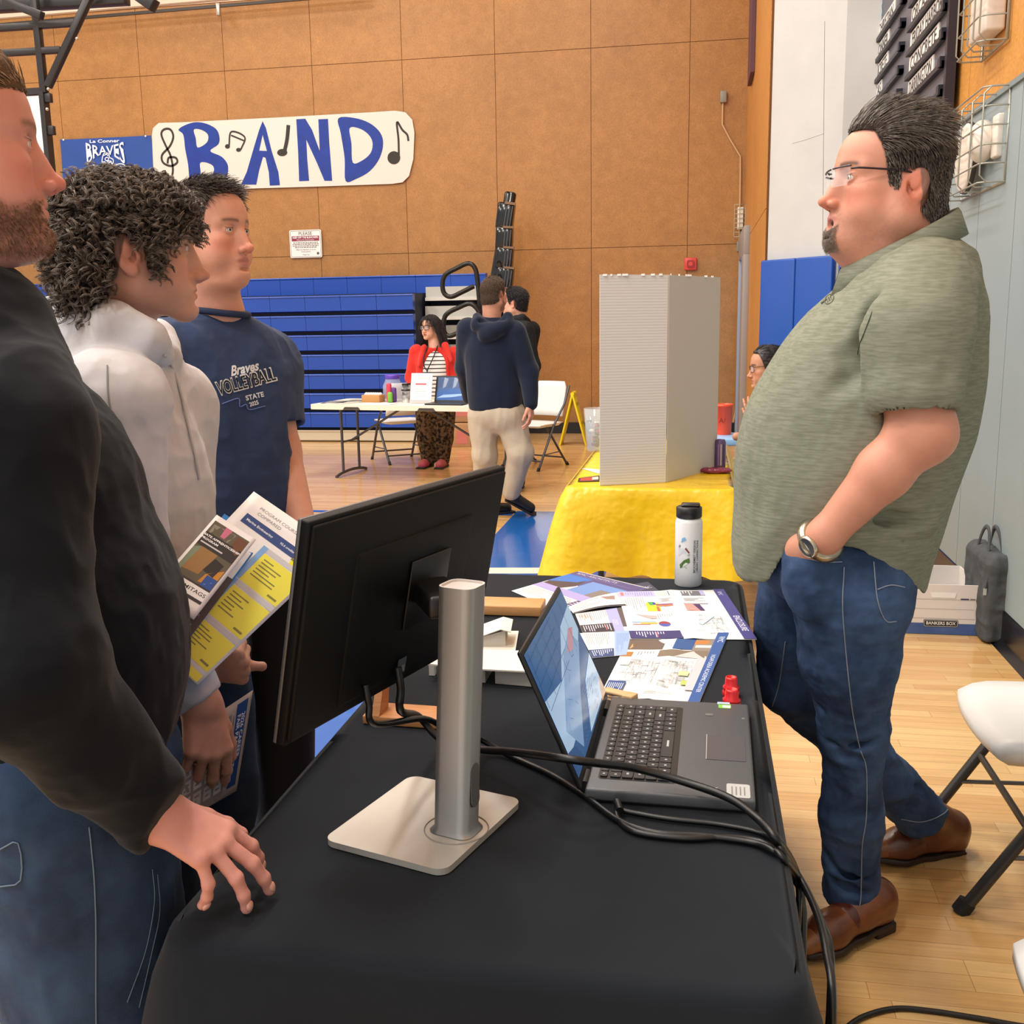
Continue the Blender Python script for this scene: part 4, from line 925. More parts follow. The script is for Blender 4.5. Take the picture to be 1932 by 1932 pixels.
# ================================================================== far white table
TX, TY, TZ = -2.62, 9.42, .705; TR = rotz(math.radians(-10)); TT = lambda x, y, z: A(TX, TY, 0)+TR @ A(x, y, z)
t = thing('folding_table', 'white plastic folding table in front of the bleachers', 'table', (TX, TY, 0)); cream = mat('table_top_white', '#e9e2d4', .4)
mb = MB(); f = Fr(TT(0, 0, TZ-.045), TR[:, 0], TR[:, 1]); mb.prism(rrect(1.83, .76, .05), f, .045, cream); mb.build('table_top', t)
mb = MB()
for x in (-.46, .30): mb.prism([(x-.09, .0), (x+.09, .0), (x+.07, .024), (x-.07, .024)], Fr(TT(0, -.382, TZ-.043), TR[:, 0], (0, 0, 1)), .004, mat('table_notch', '#3d3a36', .6))
mb.build('edge_notch', t)
for s in (-1, 1):
    for y in (-.16, .16): mb = MB(); mb.tube([TT(s*.70, y, TZ-.05), TT(s*.70, y, .03)], .014, tg, 8); mb.build('leg', t)
    mb = MB(); mb.tube([TT(s*.70, -.30, .012), TT(s*.70, -.2, .032), TT(s*.70, 0, .045), TT(s*.70, .2, .032), TT(s*.70, .30, .012)], .014, tg, 8, sm=4); mb.build('foot', t)
    mb = MB(); mb.tube([TT(s*.70, -.16, .33), TT(s*.70, .16, .33)], .009, tg, 8); mb.tube([TT(s*.69, 0, .33), TT(s*.12, 0, TZ-.05)], .011, tg, 8); mb.build('brace', t)
def on_table(x, y, z=0.): return TT(x, y, TZ+z)
f = Fr(on_table(0, 0, .001), TR[:, 0], TR[:, 1])
t = thing('candy_jar', 'clear plastic jar with a purple lid on the white far table', 'jar', on_table(-.27, .1)); pet = mat('clear_plastic', '#cfd6ee', .08, alpha=.35)
mb = MB(); mb.lathe([(.085, 0), (.095, .01), (.095, .15), (.07, .2), (.068, .225)], on_table(-.27, .1), pet, 24); mb.build('jar_body', t)
mb = MB(); mb.lathe([(.072, .215), (.074, .24), (.07, .255), (0, .256)], on_table(-.27, .1), mat('lid_purple', '#5a3bb0', .4), 24); mb.build('lid', t)
for k, (x, y, c, nm) in enumerate(((-.22, -.06, '#6fae3d', 'green'), (-.20, -.02, '#57307a', 'purple'), (-.245, -.03, '#c83a52', 'red'))):
    tag(MB().box(on_table(x, y, .05+.02*k), (.05, .04, .10+.04*k), paint(c), bev=.015).build('candy_bag', origin=on_table(x, y)), 'small %s snack bag beside the purple lidded jar' % nm, 'snack', 'snack bags on the far table')
for x, y, l in ((-.10, .05, 'black and white patterned mug nearest the purple lidded jar'), (-.06, -.05, 'black and white patterned tumbler in front of the woman in red')):
    t = thing('mug', l, 'cup', on_table(x, y)); h = .17 if y > 0 else .12; mb = MB(); mb.lathe([(.035, 0), (.042, h), (.038, h), (.034, .01)], on_table(x, y), mat('mug_pattern', '#1b1b1d', .3, col2='#d9d9d6'), 20); mb.build('cup_body', t)
    mb = MB(); mb.lathe([(.0425, h-.006), (.044, h), (.042, h+.004)], on_table(x, y), mat('mug_rim', '#101010', .3), 20, cap=False); mb.build('rim', t)
t = thing('tissue_box', 'open brown box holding white tissues on the far table', 'box', on_table(-.42, -.02)); mb = MB(); mb.box(on_table(-.42, -.02, .035), (.19, .12, .07), mat('kraft', '#bd8a55', .8), rot=TR, bev=.004); mb.build('carton', t)
mb = MB()
for k in range(7): mb.sphere(on_table(-.49+.024*k, -.02, .075), .022, mat('tissue', '#f0ece6', .9), 8, (1, 1.6, .8))
mb.build('tissues', t)
t = thing('sign_holder', 'white printed page in a clear stand on the far table', 'sign', on_table(.12, -.10)); lean = Fr(on_table(.12, -.12, .004), TR[:, 0], A(0, .22, 1))
mb = MB(); mb.prism([(-.108, 0), (.108, 0), (.108, .28), (-.108, .28)], lean, -.004, mat('page_white', '#f2f0ee', .5)); mb.build('page', t)
mb = MB(); mb.rect(lean, -.06, .17, .05, .185, .001, paint('#d65a6a')); 
for k in range(4): mb.rect(lean, -.07, .13-.022*k, .03+.02*(k % 2), .134-.022*k, .001, paint('#b9b5b3'))
mb.text('Welcome', lean, .03, .235, .03, paint('#b9a8ac'), z=.001); mb.build('print', t)
mb = MB(); mb.prism([(-.11, 0), (.11, 0), (.11, .03), (-.11, .03)], lean, .006, mat('clear_acrylic', '#e6e6e6', .1, alpha=.4)); mb.build('stand_foot', t)
t = thing('laptop', 'laptop with a lake picture on screen on the far table', 'laptop', on_table(.42, -.05)); lf = Fr(on_table(.42, -.06, .01), TR[:, 0], A(0, .3, 1))
mb = MB(); mb.prism(rrect(.37, .25, .01, x=0, y=.125), lf, -.008, mat('laptop_black', '#17181b', .35)); mb.build('lid', t)
mb = MB(); mb.rect(lf, -.165, .02, .165, .235, .001, paint('#3a5d92', .2)); mb.poly([(-.165, .02), (.165, .02), (.165, .11), (.0, .13), (-.165, .10)], lf, .0015, paint('#2d5fa8', .2)); mb.poly([(-.165, .04), (.0, .05), (.165, .075), (.165, .085), (-.1, .07)], lf, .002, paint('#9cc0e8', .2))
for k in range(7): mb.poly([(-.16+.05*k, .13), (-.13+.05*k, .15), (-.11+.05*k, .22), (-.15+.05*k, .235)], lf, .002, paint('#8e9bb5' if k % 2 else '#39507c', .2))
mb.build('screen', t)
mb = MB(); mb.box(on_table(.42, -.17, .008), (.37, .22, .014), mat('laptop_black', '#17181b', .35), rot=TR, bev=.004); mb.build('keyboard_base', t)
for x, y, w, h, r, c, l in ((-.78, -.1, .22, .28, .2, '#3d4b5e', 'dark leaflet at the left end of the far table'), (-.66, -.15, .22, .28, -.3, '#d9d4c8', 'pale leaflet near the left end of the far table'), (-.6, .08, .3, .22, .1, '#8a8d84', 'grey printed leaflet at the back left of the far table'), (-.25, -.24, .3, .21, .05, '#f1efec', 'blank white sheet at the front edge of the far table'), (.72, .0, .25, .3, .1, '#e6e2da', 'white sheet at the right end of the far table')):
    mb = MB(); f2 = Fr(on_table(x, y, .0015), TR @ rotz(r) @ A(1, 0, 0), TR @ rotz(r) @ A(0, 1, 0)); mb.prism([(-w/2, -h/2), (w/2, -h/2), (w/2, h/2), (-w/2, h/2)], f2, .003, paint(c))
    if c != '#f1efec':
        for k in range(5): mb.rect(f2, -w*.4, -h*.4+.05*k, w*.2+.02*k, -h*.4+.05*k+.012, .0035, paint('#f0efe8' if c == '#3d4b5e' else '#5d6672'))
    tag(mb.build('leaflet', origin=on_table(x, y)), l, 'paper', 'papers on the far table')
# cardboard boxes on the floor behind the table
kb = mat('cardboard', '#b48a63', .85, var=.1, vscale=6)
for (x, y, z, w, d, h, l) in ((-2.80, 11.9, 0, .42, .4, .27, 'open cardboard box on the floor under the far table'), (-2.86, 12.05, .28, .5, .4, .45, 'tall cardboard box stacked behind the open box')):
    t = thing('cardboard_box', l, 'box', (x, y, z)); mb = MB(); mb.bb((x-w/2, y-d/2, z), (x+w/2, y+d/2, z+h), kb, bev=.004); mb.build('carton', t)
    mb = MB(); f = Fr((x, y-d/2, z+h/2), (1, 0, 0), (0, 0, 1)); mb.rect(f, w*.1, -h*.35, w*.42, h*.2, .002, paint('#c9746a')); mb.rect(f, -w*.4, -.02, -w*.1, .05, .002, paint('#96613f')); mb.build('print', t)
# wet floor sign
t = thing('wet_floor_sign', 'yellow folding wet floor sign near the far wall', 'floor sign', (-1.40, 12.0, 0)); yl = mat('sign_yellow', '#ecd81a', .4); top = onY(1082, 742, 12.0)
for s, (px, py) in ((-1, (1059, 838)), (1, (1108, 839))):
    b = onZ(px, py); d = nrm(top-b); mb = MB(); u = nrm(np.cross(A(0, 1, 0), d)); wv = A(0, 1, 0)
    R = np.stack([u, wv, d], 1); L = np.linalg.norm(top-b); mb.box((top+b)/2, (.022, .27, L), yl, rot=R, bev=.008); o = mb.build('panel', t)
    mb = MB(); f = Fr((top+b)/2+u*s*.012, (0, s, 0), d); mb.text('CAUTION', f, 0, .18, .05, paint('#2a2415'), z=.001); mb.text('WET FLOOR', f, 0, -.05, .04, paint('#2a2415'), z=.001); mb.build('lettering', o)
mb = MB(); mb.tube([top-A(0, .13, 0), top+A(0, .13, 0)], .022, yl, 10); mb.build('hinge', t)
# ================================================================== near table with black cloth
def drape(name, x0, x1, y0, y1, z, hem, m, r=.05, nper=260, fold=.02, seed=1, flare=.05, edge_r=.02, nl=14, soft=1., sag=0., fmul=None):
    """a cloth over a table top: flat top, rolled edge, hanging skirt with folds; hem(s) gives the hem height along the outline"""
    cx, cy = (x0+x1)/2, (y0+y1)/2; out = []
    base = rrect(x1-x0, y1-y0, r, 8, cx, cy); P = np.array(base+[base[0]]); d = np.r_[0, np.cumsum(np.linalg.norm(np.diff(P, axis=0), axis=1))]; Lp = d[-1]
    ss = np.linspace(0, Lp, nper, endpoint=False); ring = np.stack([np.interp(ss, d, P[:, 0]), np.interp(ss, d, P[:, 1])], 1)
    T = np.roll(ring, -1, 0)-np.roll(ring, 1, 0); T /= np.linalg.norm(T, axis=1)[:, None]; Nn = np.stack([T[:, 1], -T[:, 0]], 1)
    cor = np.array([max(0, 1-min(math.hypot(p[0]-a, p[1]-b) for a in (x0, x1) for b in (y0, y1))/.30) for p in ring])
    V = []; rows = 0
    for k in (0., .25, .5, .75, .9, .97):
        q = A(cx, cy)+(ring-A(cx, cy))*(k if k else .001); w = 1-(edge_r*1.0)*np.maximum(0, (k-.9)/.1)*0
        zz = z+.0012*noise(np.c_[q, np.zeros(nper)], 3., seed)*2*(k < .95)
        V += [(a, b, c) for (a, b), c in zip(q, zz)]; rows += 1
    inner = ring-Nn*edge_r*.0
    for a in (0., .5, 1.): 
        q = ring-Nn*edge_r*(1-math.sin(a*PI/2)); zz = z-edge_r*(1-math.cos(a*PI/2)); V += [(u, v, zz) for u, v in q]; rows += 1
    hm = np.array([hem(p[0], p[1], s/Lp) for p, s in zip(ring, ss)])
    for j in range(1, nl+1):
        t = j/nl; zz = (z-edge_r)*(1-t)+hm*t
        wv = np.array([math.sin(s*17+seed)+.7*math.sin(s*31+2*seed)+.5*math.sin(s*7.3) for s in ss])
        off = (fold*wv*t**.8*soft+flare*t+cor*(.11*t**.7)+.012*noise(np.c_[ring*6, zz*5], 1., seed)*2*t)
        if fmul: off = off*np.array([fmul(*p) for p in ring])
        q = ring+Nn*off[:, None]; V += [(u, v, c) for (u, v), c in zip(q, zz)]; rows += 1
    F = [(i*nper+k, (i+1)*nper+k, (i+1)*nper+(k+1) % nper, i*nper+(k+1) % nper) for i in range(rows-1) for k in range(nper)]
    F.append(tuple(range(nper)))
    return make(name, V, [f[::-1] for f in F], m, None, None, True, None, (cx, cy, z))
cloth = mat('cloth_black', '#1c2026', .9, spec=.12, bump=.08, bscale=2500, var=.10, vscale=5, sheen=.06)
TZ0 = .74
t = thing('folding_table', 'folding table hidden under the long black tablecloth', 'table', (-.245, 1.9, 0))
mb = MB(); mb.bb((-.60, 1.03, .70), (.11, 2.79, .737), cream, bev=.01); mb.build('table_top', t)
for y in (1.30, 2.5):
    for x in (-.5, 0.): mb = MB(); mb.tube([(x, y, .70), (x, y, 0)], .014, tg, 8); mb.build('leg', t)
o = drape('tablecloth', -.625, .135, 1.0, 2.815, TZ0, lambda x, y, s: .10+.02*math.sin(9*x+7*y), cloth, r=.055, fold=.012, seed=3, flare=.035, edge_r=.018, fmul=lambda x, y: .12 if x > .13 and y > 1.1 else 1.)
tag(o, 'long black tablecloth on the nearest table under the monitor', 'tablecloth')
ZT = TZ0+.0015
# ---- monitor seen from behind
MX, MY = -.318, 1.322; yaw = .30
t = thing('monitor', 'black computer monitor seen from behind on a silver stand', 'monitor', (MX, MY, ZT))
silver = mat('stand_silver', '#a3a19e', .38, metal=.85, bump=.15, bscale=1500); sil2 = mat('base_silver', '#c9c4bb', .42, metal=.45); mblk = mat('monitor_black', '#08080a', .5, spec=.2, bump=.25, bscale=1800)
ub = rotz(-yaw) @ A(1, 0, 0); vb_ = rotz(-yaw) @ A(0, 1, 0); cb = (onZ(607, 1600, ZT)+onZ(988, 1515, ZT)+onZ(850, 1650, ZT)+onZ(765, 1475, ZT))/4
mb = MB(); mb.prism(rrect(.196, .226, .018), Fr(cb, ub, vb_), .009, sil2); o = mb.build('base_plate', t)
bm_ = o.modifiers.new('bevel', 'BEVEL'); bm_.width = .003; bm_.segments = 3; bm_.limit_method = 'ANGLE'
pc = onZ(861, 1562, ZT+.01)
mb = MB(); mb.tube([pc+A(.045*math.cos(a), .045*math.sin(a), -.0005) for a in np.linspace(0, 2*PI, 40)[:-1]], .0009, mat('groove', '#8d8a86', .5), 5, closed=True); mb.build('swivel_ring', t)
pt_ = onY(872, 1102, pc[1]); sec = rrect(.054, .050, .014, 5); tilt = pt_-pc
mb = MB(); f0 = Fr(pc, ub, vb_); nse = len(sec); V = []
for k, h in enumerate((0, .02, 1)):
    q = pc+tilt*h*(1 if k else 0); V += [q+ub*x*(1.25 if k == 0 else 1.)+vb_*y*(1.12 if k == 0 else 1.) for x, y in sec]
mb.add(V, [(i*nse+k, i*nse+(k+1) % nse, (i+1)*nse+(k+1) % nse, (i+1)*nse+k) for i in range(2) for k in range(nse)], silver, True)
top = V[-nse:]; ins = [pt_+(v-pt_)*.9 for v in top]; low = [v-A(0, 0, .003) for v in ins]
mb.add(top+ins+low, [(k, (k+1) % nse, nse+(k+1) % nse, nse+k) for k in range(nse)]+[(nse+k, nse+(k+1) % nse, 2*nse+(k+1) % nse, 2*nse+k) for k in range(nse)]+[tuple(range(2*nse, 3*nse))], mat('pole_cap', '#d2c9c3', .5)); mb.build('stand_pole', t)
mb = MB(); hc = onY(883, 1445, pc[1]-.02); mb.prism([(x*.011, y*.032) for x, y in [(math.cos(a)*1., math.sin(a)*.35+(.65 if math.sin(a) > 0 else -.65)) for a in np.linspace(0, 2*PI, 24)[:-1]]], Fr(pc+tilt*.20+ub*.0275*1.0, vb_, A(0, 0, 1), ub), .0012, mat('cable_hole', '#5f5e5d', .5)); mb.build('cable_hole', t)
C0 = A(-.408, 1.380, 1.074); tl = .203; un = A(math.sin(yaw), math.cos(yaw), 0); nb_ = A(math.cos(yaw), -math.sin(yaw), 0); vn = A(0, 0, 1)*math.cos(tl)+nb_*math.sin(tl); nn = np.cross(un, vn); nn = nn if nn.dot(nb_) > 0 else -nn
Rm = np.stack([un, vn, nn], 1)
mb = MB(); mb.box(C0, (.5, .30, .014), mblk, rot=Rm, bev=.003, seg=3); mb.box(C0-nn*.0085, (.5, .30, .006), mat('bezel_grey', '#58585a', .35, metal=.3), rot=Rm, bev=.002); mb.build('display_panel', t)
mb = MB(); mb.box(C0+nn*.006, (.490, .290, .012), mblk, rot=Rm, bev=.0035, seg=3); mb.box(C0+nn*.010-vn*.02, (.30, .22, .010), mblk, rot=Rm, bev=.0045, seg=3); mb.build('back_cover', t)
mb = MB(); mb.box(C0+nn*.0175+un*.035-vn*.002, (.105, .105, .004), mat('mount_black', '#0d0d0f', .4), rot=Rm, bev=.0015); o_m = mb.build('mount_plate', t)
mc = C0+nn*.02+un*.035-vn*.0; pa = A(pc[0], pc[1], 0)+A(0, 0, 1)*mc[2]+tilt*((mc[2]-pc[2])/tilt[2])*A(1, 1, 0)
mb = MB(); mb.bar(mc, pa-nb_*.02, .055, .032, mat('mount_black', '#131315', .35), up=(0, 0, 1), bev=.006); mb.build('mount_arm', t)
fb = Fr(C0-nn*.0118, -un, vn); mb = MB(); mb.rect(fb, -.24, -.14, .24, .14, .0005, mat('monitor_screen', '#2d5f9a', .2, emit='#2d5f9a', estr=.5)); mb.build('screen', t)
fbk = Fr(C0+nn*.0185, un, vn); mb = MB(); mb.rect(fbk, -.018, -.125, .004, -.10, 0, paint('#4b4f57')); mb.rect(fbk, -.015, -.122, .001, -.112, .0004, paint('#7b8088')); mb.build('label_sticker', t)
# ---- laptop
t = thing('laptop', 'open dark grey laptop, blue drawing and painted reflections on screen, facing the man in green', 'laptop', (-.025, 1.62, ZT))
lg = mat('laptop_grey', '#5a5c5f', .42, metal=.25, bump=.15, bscale=1500); kb_ = mat('key_black', '#2a2b2e', .45); lbk = mat('laptop_edge_black', '#131416', .4)
ry = -.02; RL = rotz(ry); Lc = A(-.026, 1.617, ZT); LT = lambda x, y, z=0.: Lc+RL @ A(x, y, z)
lw, ld, lh = .385, .248, .019
mb = MB(); mb.box(LT(0, 0, lh/2+.002), (ld, lw, lh), lg, rot=RL, bev=.004, seg=3); mb.box(LT(0, 0, .005), (ld*.99, lw*.99, .008), lbk, rot=RL); mb.build('keyboard_base', t)
fl = Fr(LT(0, 0, lh+.0022), RL @ A(0, 1, 0), RL @ A(-1, 0, 0)); kx0, ky0 = -.145, -.004
mb = MB(); mb.prism(rrect(.312, .118, .006, x=.0, y=.050), fl, .0003, lbk); o_k = mb.build('keyboard_tray', t)
keyw, keyh = .0186, .0186; rows_ = [(.101, [1]*16, .011), (.083, [1]*13+[1.9, 1.1], .016), (.065, [1.5]+[1]*12+[1.4, 1.1], .016), (.0470, [1.8]+[1]*11+[2.1, 1.1], .016), (.029, [2.3]+[1]*10+[2.6, 1.1], .016), (.010, [1.3, 1, 1.1, 1.1, 5.6, 1.1, 1.2, 1., 1., 1.6], .017)]
keys = []
for y, ws, hh in rows_:
    tot = sum(ws); u = .304/tot; x = -.152
    for wk in ws: keys.append((x+u*wk/2, y, u*wk-.0028, hh)); x += u*wk
km = {}
for (x, y, w_, hh) in keys:
    key = (round(w_, 4), hh)
    c = fl(x, y, .001)
    if key not in km:
        mb = MB(); mb.prism(rrect(w_, hh, .002, 2), Fr((0, 0, 0), fl.u, fl.v), .0016, kb_); mb.poly([(-w_*.12, -.0018), (w_*.12, -.0018), (w_*.12, .0018), (-w_*.12, .0018)], Fr((0, 0, 0), fl.u, fl.v), .0018, paint('#b9babd'))
        ob = mb.build('key'); km[key] = ob; ob.parent = o_k; ob.location = c-wloc(o_k)
    else:
        ob = km[key].copy(); COL.objects.link(ob); ob.parent = o_k; ob.location = c-wloc(o_k)
mb = MB(); mb.prism(rrect(.100, .062, .003, x=-.01, y=-.083), fl, .0005, mat('touchpad', '#4d4c51', .35)); mb.stroke([(-.06, -.052), (.04, -.052)], .0012, fl, .0007, paint('#a9a9ab')); mb.build('touchpad', t)
mb = MB(); mb.prism(rrect(.020, .022, .002, x=.174, y=-.082), fl, .0004, paint('#7ac043')); mb.rect(fl, .166, -.092, .178, -.078, .0006, paint('#d9ead0')); mb.build('green_sticker', t)
mb = MB(); mb.prism(rrect(.012, .022, .002, x=.188, y=-.080), fl, .0004, paint('#aebfd4')); mb.build('blue_sticker', t)
mb = MB(); mb.prism(rrect(.045, .034, .004, x=-.165, y=-.100), fl, .0004, paint('#b5b6b4'))
for k in range(4): mb.rect(fl, -.18, -.11+.006*k, -.152, -.108+.006*k, .0006, paint('#7d7d7d'))
mb.build('spec_sticker', t)
mb = MB(); mb.text('YOGA', fl, -.172, -.068, .009, paint('#c9cacb'), z=.0006); mb.text('JBL', fl, .12, -.113, .006, paint('#9a9b9d'), z=.0006); mb.build('lettering', t)
mb = MB(); mb.prism(rrect(.010, .013, .002, x=.13, y=-.055), fl, .0005, mat('reader', '#6d6f72', .3)); mb.build('fingerprint_reader', t)
hx = -ld/2-.004; top_ = (onY(1048, 1110, 1.81)+onY(992, 1225, 1.43))/2; tc_ = LT(hx, 0, lh); dv = nrm(A(top_[0]-tc_[0], 0, top_[2]-tc_[2])); hl = math.hypot(top_[0]-tc_[0], top_[2]-tc_[2])
fs_ = Fr(tc_, RL @ A(0, 1, 0), dv); fs_.n = fs_.n if fs_.n[0] > 0 else -fs_.n
mb = MB(); mb.box(tc_+fs_.v*hl/2-fs_.n*.004, (lw, hl, .007), lbk, rot=np.stack([fs_.u, fs_.v, fs_.n], 1), bev=.003, seg=3); o_l = mb.build('lid', t)
for y in (-.15, .15): mb = MB(); mb.tube([LT(hx, y-.022, lh-.004), LT(hx, y+.022, lh-.004)], .008, lbk, 10); mb.build('hinge', t)
em = lambda c: mat('screen_'+c[1:], c, .12, emit=c, estr=.55)
sw, s0, s1 = lw/2-.006, .028, hl-.008
mb = MB(); mb.rect(fs_, -sw, s0-.012, sw, s1, .0004, em('#30537f')); U = lambda u, v: (-sw+2*sw*u, s0-.012+(s1-s0+.012)*v)
def sp(pts, c, z): mb.poly([U(*p) for p in pts], fs_, z, em(c))
sp([(0, .62), (.35, .55), (.7, .82), (1, .86), (1, .62), (.62, .40), (.3, .18), (0, .16)], '#8fabc6', .0007); sp([(.1, .30), (.55, .66), (.8, .72), (.9, .55), (.55, .30), (.25, .05)], '#6e8db0', .0009)  # screen drawing with reflections on the glass painted into its colours
sp([(.45, .02), (1, .02), (1, .38), (.72, .30)], '#9db6cf', .0010); sp([(.86, 0), (1, 0), (1, .16), (.93, .10)], '#a98c70', .0012); sp([(.62, .62), (.8, .74), (.9, .70), (.74, .58)], '#a37a86', .0012); sp([(0, .02), (.2, .02), (.13, .16), (.0, .2)], '#2a4a74', .0010)
for k in range(6): mb.stroke([U(.05+.16*k, .98), U(.02+.16*k, .55)], .0013, fs_, .0014, em('#16304f'))
for k in range(5): mb.stroke([U(.02, .93-.1*k), U(.6, .97-.1*k)], .0009, fs_, .0014, em('#1d3a5e'))
for k in range(14):
    x, y = random.uniform(.5, .9), random.uniform(.04, .26); mb.stroke([U(x, y), U(x+.05, y+.01), U(x+.05, y+.05), U(x, y+.045)], .0009, fs_, .0015, em('#4e6a8c'), True)
for k in range(16):
    x, y = random.uniform(.15, .8), random.uniform(.30, .6); mb.stroke([U(x, y), U(x+random.uniform(-.06, .08), y+random.uniform(-.06, .06))], .0009, fs_, .0015, em('#3d5d84'))
mb.build('screen', o_l)
# ---- printed sheets
def sheet(name, px, z, els, label, cat_='brochure', group=None, base='#f4f3f0', wave=0., bulge=0., corners=None, thick=.0006, fold=None):
    c = [A(*q) for q in corners] if corners is not None else [onZ(x, y, z) for x, y in px]      # TL TR BR BL
    def P(u, v, dz=0.):
        p = (c[0]*(1-u)+c[1]*u)*(1-v)+(c[3]*(1-u)+c[2]*u)*v; n = nrm(np.cross(c[1]-c[0], c[0]-c[3]))
        h = wave*math.sin(PI*u)*math.sin(PI*v)*.5+bulge*math.sin(PI*u)
        if fold: h += fold[1]*max(0, 1-abs(u-fold[0])/.12)
        return p+n*(dz+h)
    mb = MB(); N_ = 10; wm = mat('print_paper_'+base[1:], base, .45, spec=.4); V = [P(i/N_, j/N_, thick) for j in range(N_+1) for i in range(N_+1)]+[P(i/N_, j/N_, 0) for j in range(N_+1) for i in range(N_+1)]
    k = (N_+1)**2; q = [(j*(N_+1)+i, (j+1)*(N_+1)+i, (j+1)*(N_+1)+i+1, j*(N_+1)+i+1) for j in range(N_) for i in range(N_)]
    Fx = q+[tuple(k+a for a in f[::-1]) for f in q]
    ed = [i for i in range(N_+1)]+[(j*(N_+1)+N_) for j in range(1, N_+1)]+[N_*(N_+1)+i for i in range(N_-1, -1, -1)]+[j*(N_+1) for j in range(N_-1, 0, -1)]
    Fx += [(ed[i], ed[(i+1) % len(ed)], k+ed[(i+1) % len(ed)], k+ed[i]) for i in range(len(ed))]
    mb.add(V, Fx, wm, True); lay = [thick+.00025]
    def area(u0, v0, u1, v1, col, dz=0.):
        n = max(1, int(max(abs(u1-u0), abs(v1-v0))*8)); lay[0] += .00001
        V = [P(u0+(u1-u0)*i/n, v0+(v1-v0)*j/n, lay[0]+dz) for j in range(n+1) for i in range(n+1)]
        mb.add(V, [(j*(n+1)+i, (j+1)*(n+1)+i, (j+1)*(n+1)+i+1, j*(n+1)+i+1) for j in range(n) for i in range(n)], paint(col) if isinstance(col, str) else col, True)
    for e in els:
        if e[0] == 'r': area(*e[1:6])
        elif e[0] == 'l':      # lines of small print: u0,v0,u1,v1,count,colour,vertical
            _, u0, v0, u1, v1, n, col = e[:7]; vert = len(e) > 7 and e[7]
            for i in range(n):
                a = .35+.65*random.random()
                if vert: u = u0+(u1-u0)*(i+.5)/n; w = (u1-u0)/n*.32; area(u-w/2, v0, u+w/2, v0+(v1-v0)*a, col)
                else: v = v0+(v1-v0)*(i+.5)/n; w = (v1-v0)/n*.36; area(u0, v-w/2, u0+(u1-u0)*a, v+w/2, col)
        elif e[0] == 't':      # text: string, u, v, angle, size, colour, width
            _, s, u, v, ang, size, col = e[:7]; V2, F2 = text2d(s, 1., 'CENTER', bold=e[7] if len(e) > 7 else 0.); ca, sa = math.cos(ang), math.sin(ang)
            wu = np.linalg.norm(c[1]-c[0]); hv = np.linalg.norm(c[3]-c[0]); lay[0] += .00001
            mb.add([P(u+(x*ca-y*sa)*size/wu, v-(x*sa+y*ca)*size/hv, lay[0]+.0001) for x, y in V2], F2, paint(col))
        elif e[0] == 'p':
            lay[0] += .00001; mb.add([P(u, v, lay[0]) for u, v in e[1]], [tuple(range(len(e[1])))[::-1]], paint(e[2]))
        elif e[0] == 'plan':   # thin-line floor plan
            _, u0, v0, u1, v1, n, col = e
            for i in range(n):
                a, b = random.uniform(u0, u1), random.uniform(v0, v1); w, h = (u1-u0)*random.uniform(.1, .3), (v1-v0)*random.uniform(.1, .3); w = min(w, u1-a); h = min(h, v1-b); s = .0045
                area(a, b, a+w, b+s, col); area(a, b, a+s*.7, b+h, col); area(a+w, b, a+w+s*.7, b+h, col)
    mb.V = [tuple(x) for x in mb.V]
    o = mb.build(name, origin=sum(c)/4); return tag(o, label, cat_, group)
G = 'printed project sheets on the black table'; tx = '#9c9ca0'
sheet('brochure', [(965, 1115), (1092, 1078), (1225, 1110), (1062, 1157)], ZT, [('r', .0, .0, .0, .0, tx)]+[('r', .60, 0, .98, 1, '#544a7c'), ('r', .56, 0, .86, .36, '#3a64b4'), ('p', [(.42, .02), (.80, .0), (.80, .34), (.58, .40), (.40, .30)], '#4c3b3a'), ('p', [(.52, .0), (.84, .0), (.84, .36), (.68, .30)], '#3d72c4'), ('r', .42, .42, .80, .92, '#6e8fca'), ('r', .42, .70, .66, .92, '#80756e'), ('r', .30, 0, .44, 1, '#a79cd2'), ('l', .05, .05, .28, .60, 12, tx, True), ('l', .05, .62, .28, .95, 8, tx, True), ('r', .04, .80, .30, .98, '#53446c'), ('l', .06, .82, .28, .97, 6, '#d8d2e4', True), ('t', 'RMC ARCHITECTS', .92, .35, -1.5708, .018, '#d9d4ea'), ('r', .86, .1, .88, .9, '#6a5f94')], 'far brochure with purple band and city photos beside the laptop lid', 'brochure', G)
sheet('brochure', [(1165, 1108), (1222, 1098), (1252, 1122), (1188, 1126)], ZT-.0004, [('r', 0, 0, 1, 1, '#3b3a50'), ('l', .15, .1, .5, .9, 6, '#e8e6ef'), ('t', 'RMC', .72, .4, 0, .02, '#c9c5da')], 'dark corner of a brochure behind the chart sheet, with white print', 'brochure', G)
sheet('brochure', [(1085, 1158), (1176, 1146), (1192, 1192), (1100, 1195)], ZT, [('l', .04, .05, .62, .50, 14, tx, True), ('l', .04, .1, .30, .5, 5, '#b98f70', True), ('r', .62, 0, .86, 1, '#a8aadc'), ('r', .86, 0, 1, .8, '#5b5050'), ('r', .0, .62, .66, .98, '#2e2a38'), ('l', .04, .66, .62, .94, 12, '#e6e2ea', True), ('r', .50, .66, .52, .9, '#c85a5a'), ('t', 'LEED', .74, .6, 1.57, .018, '#d9d9f2')], 'text brochure with a black footer next to the laptop lid', 'brochure', G)
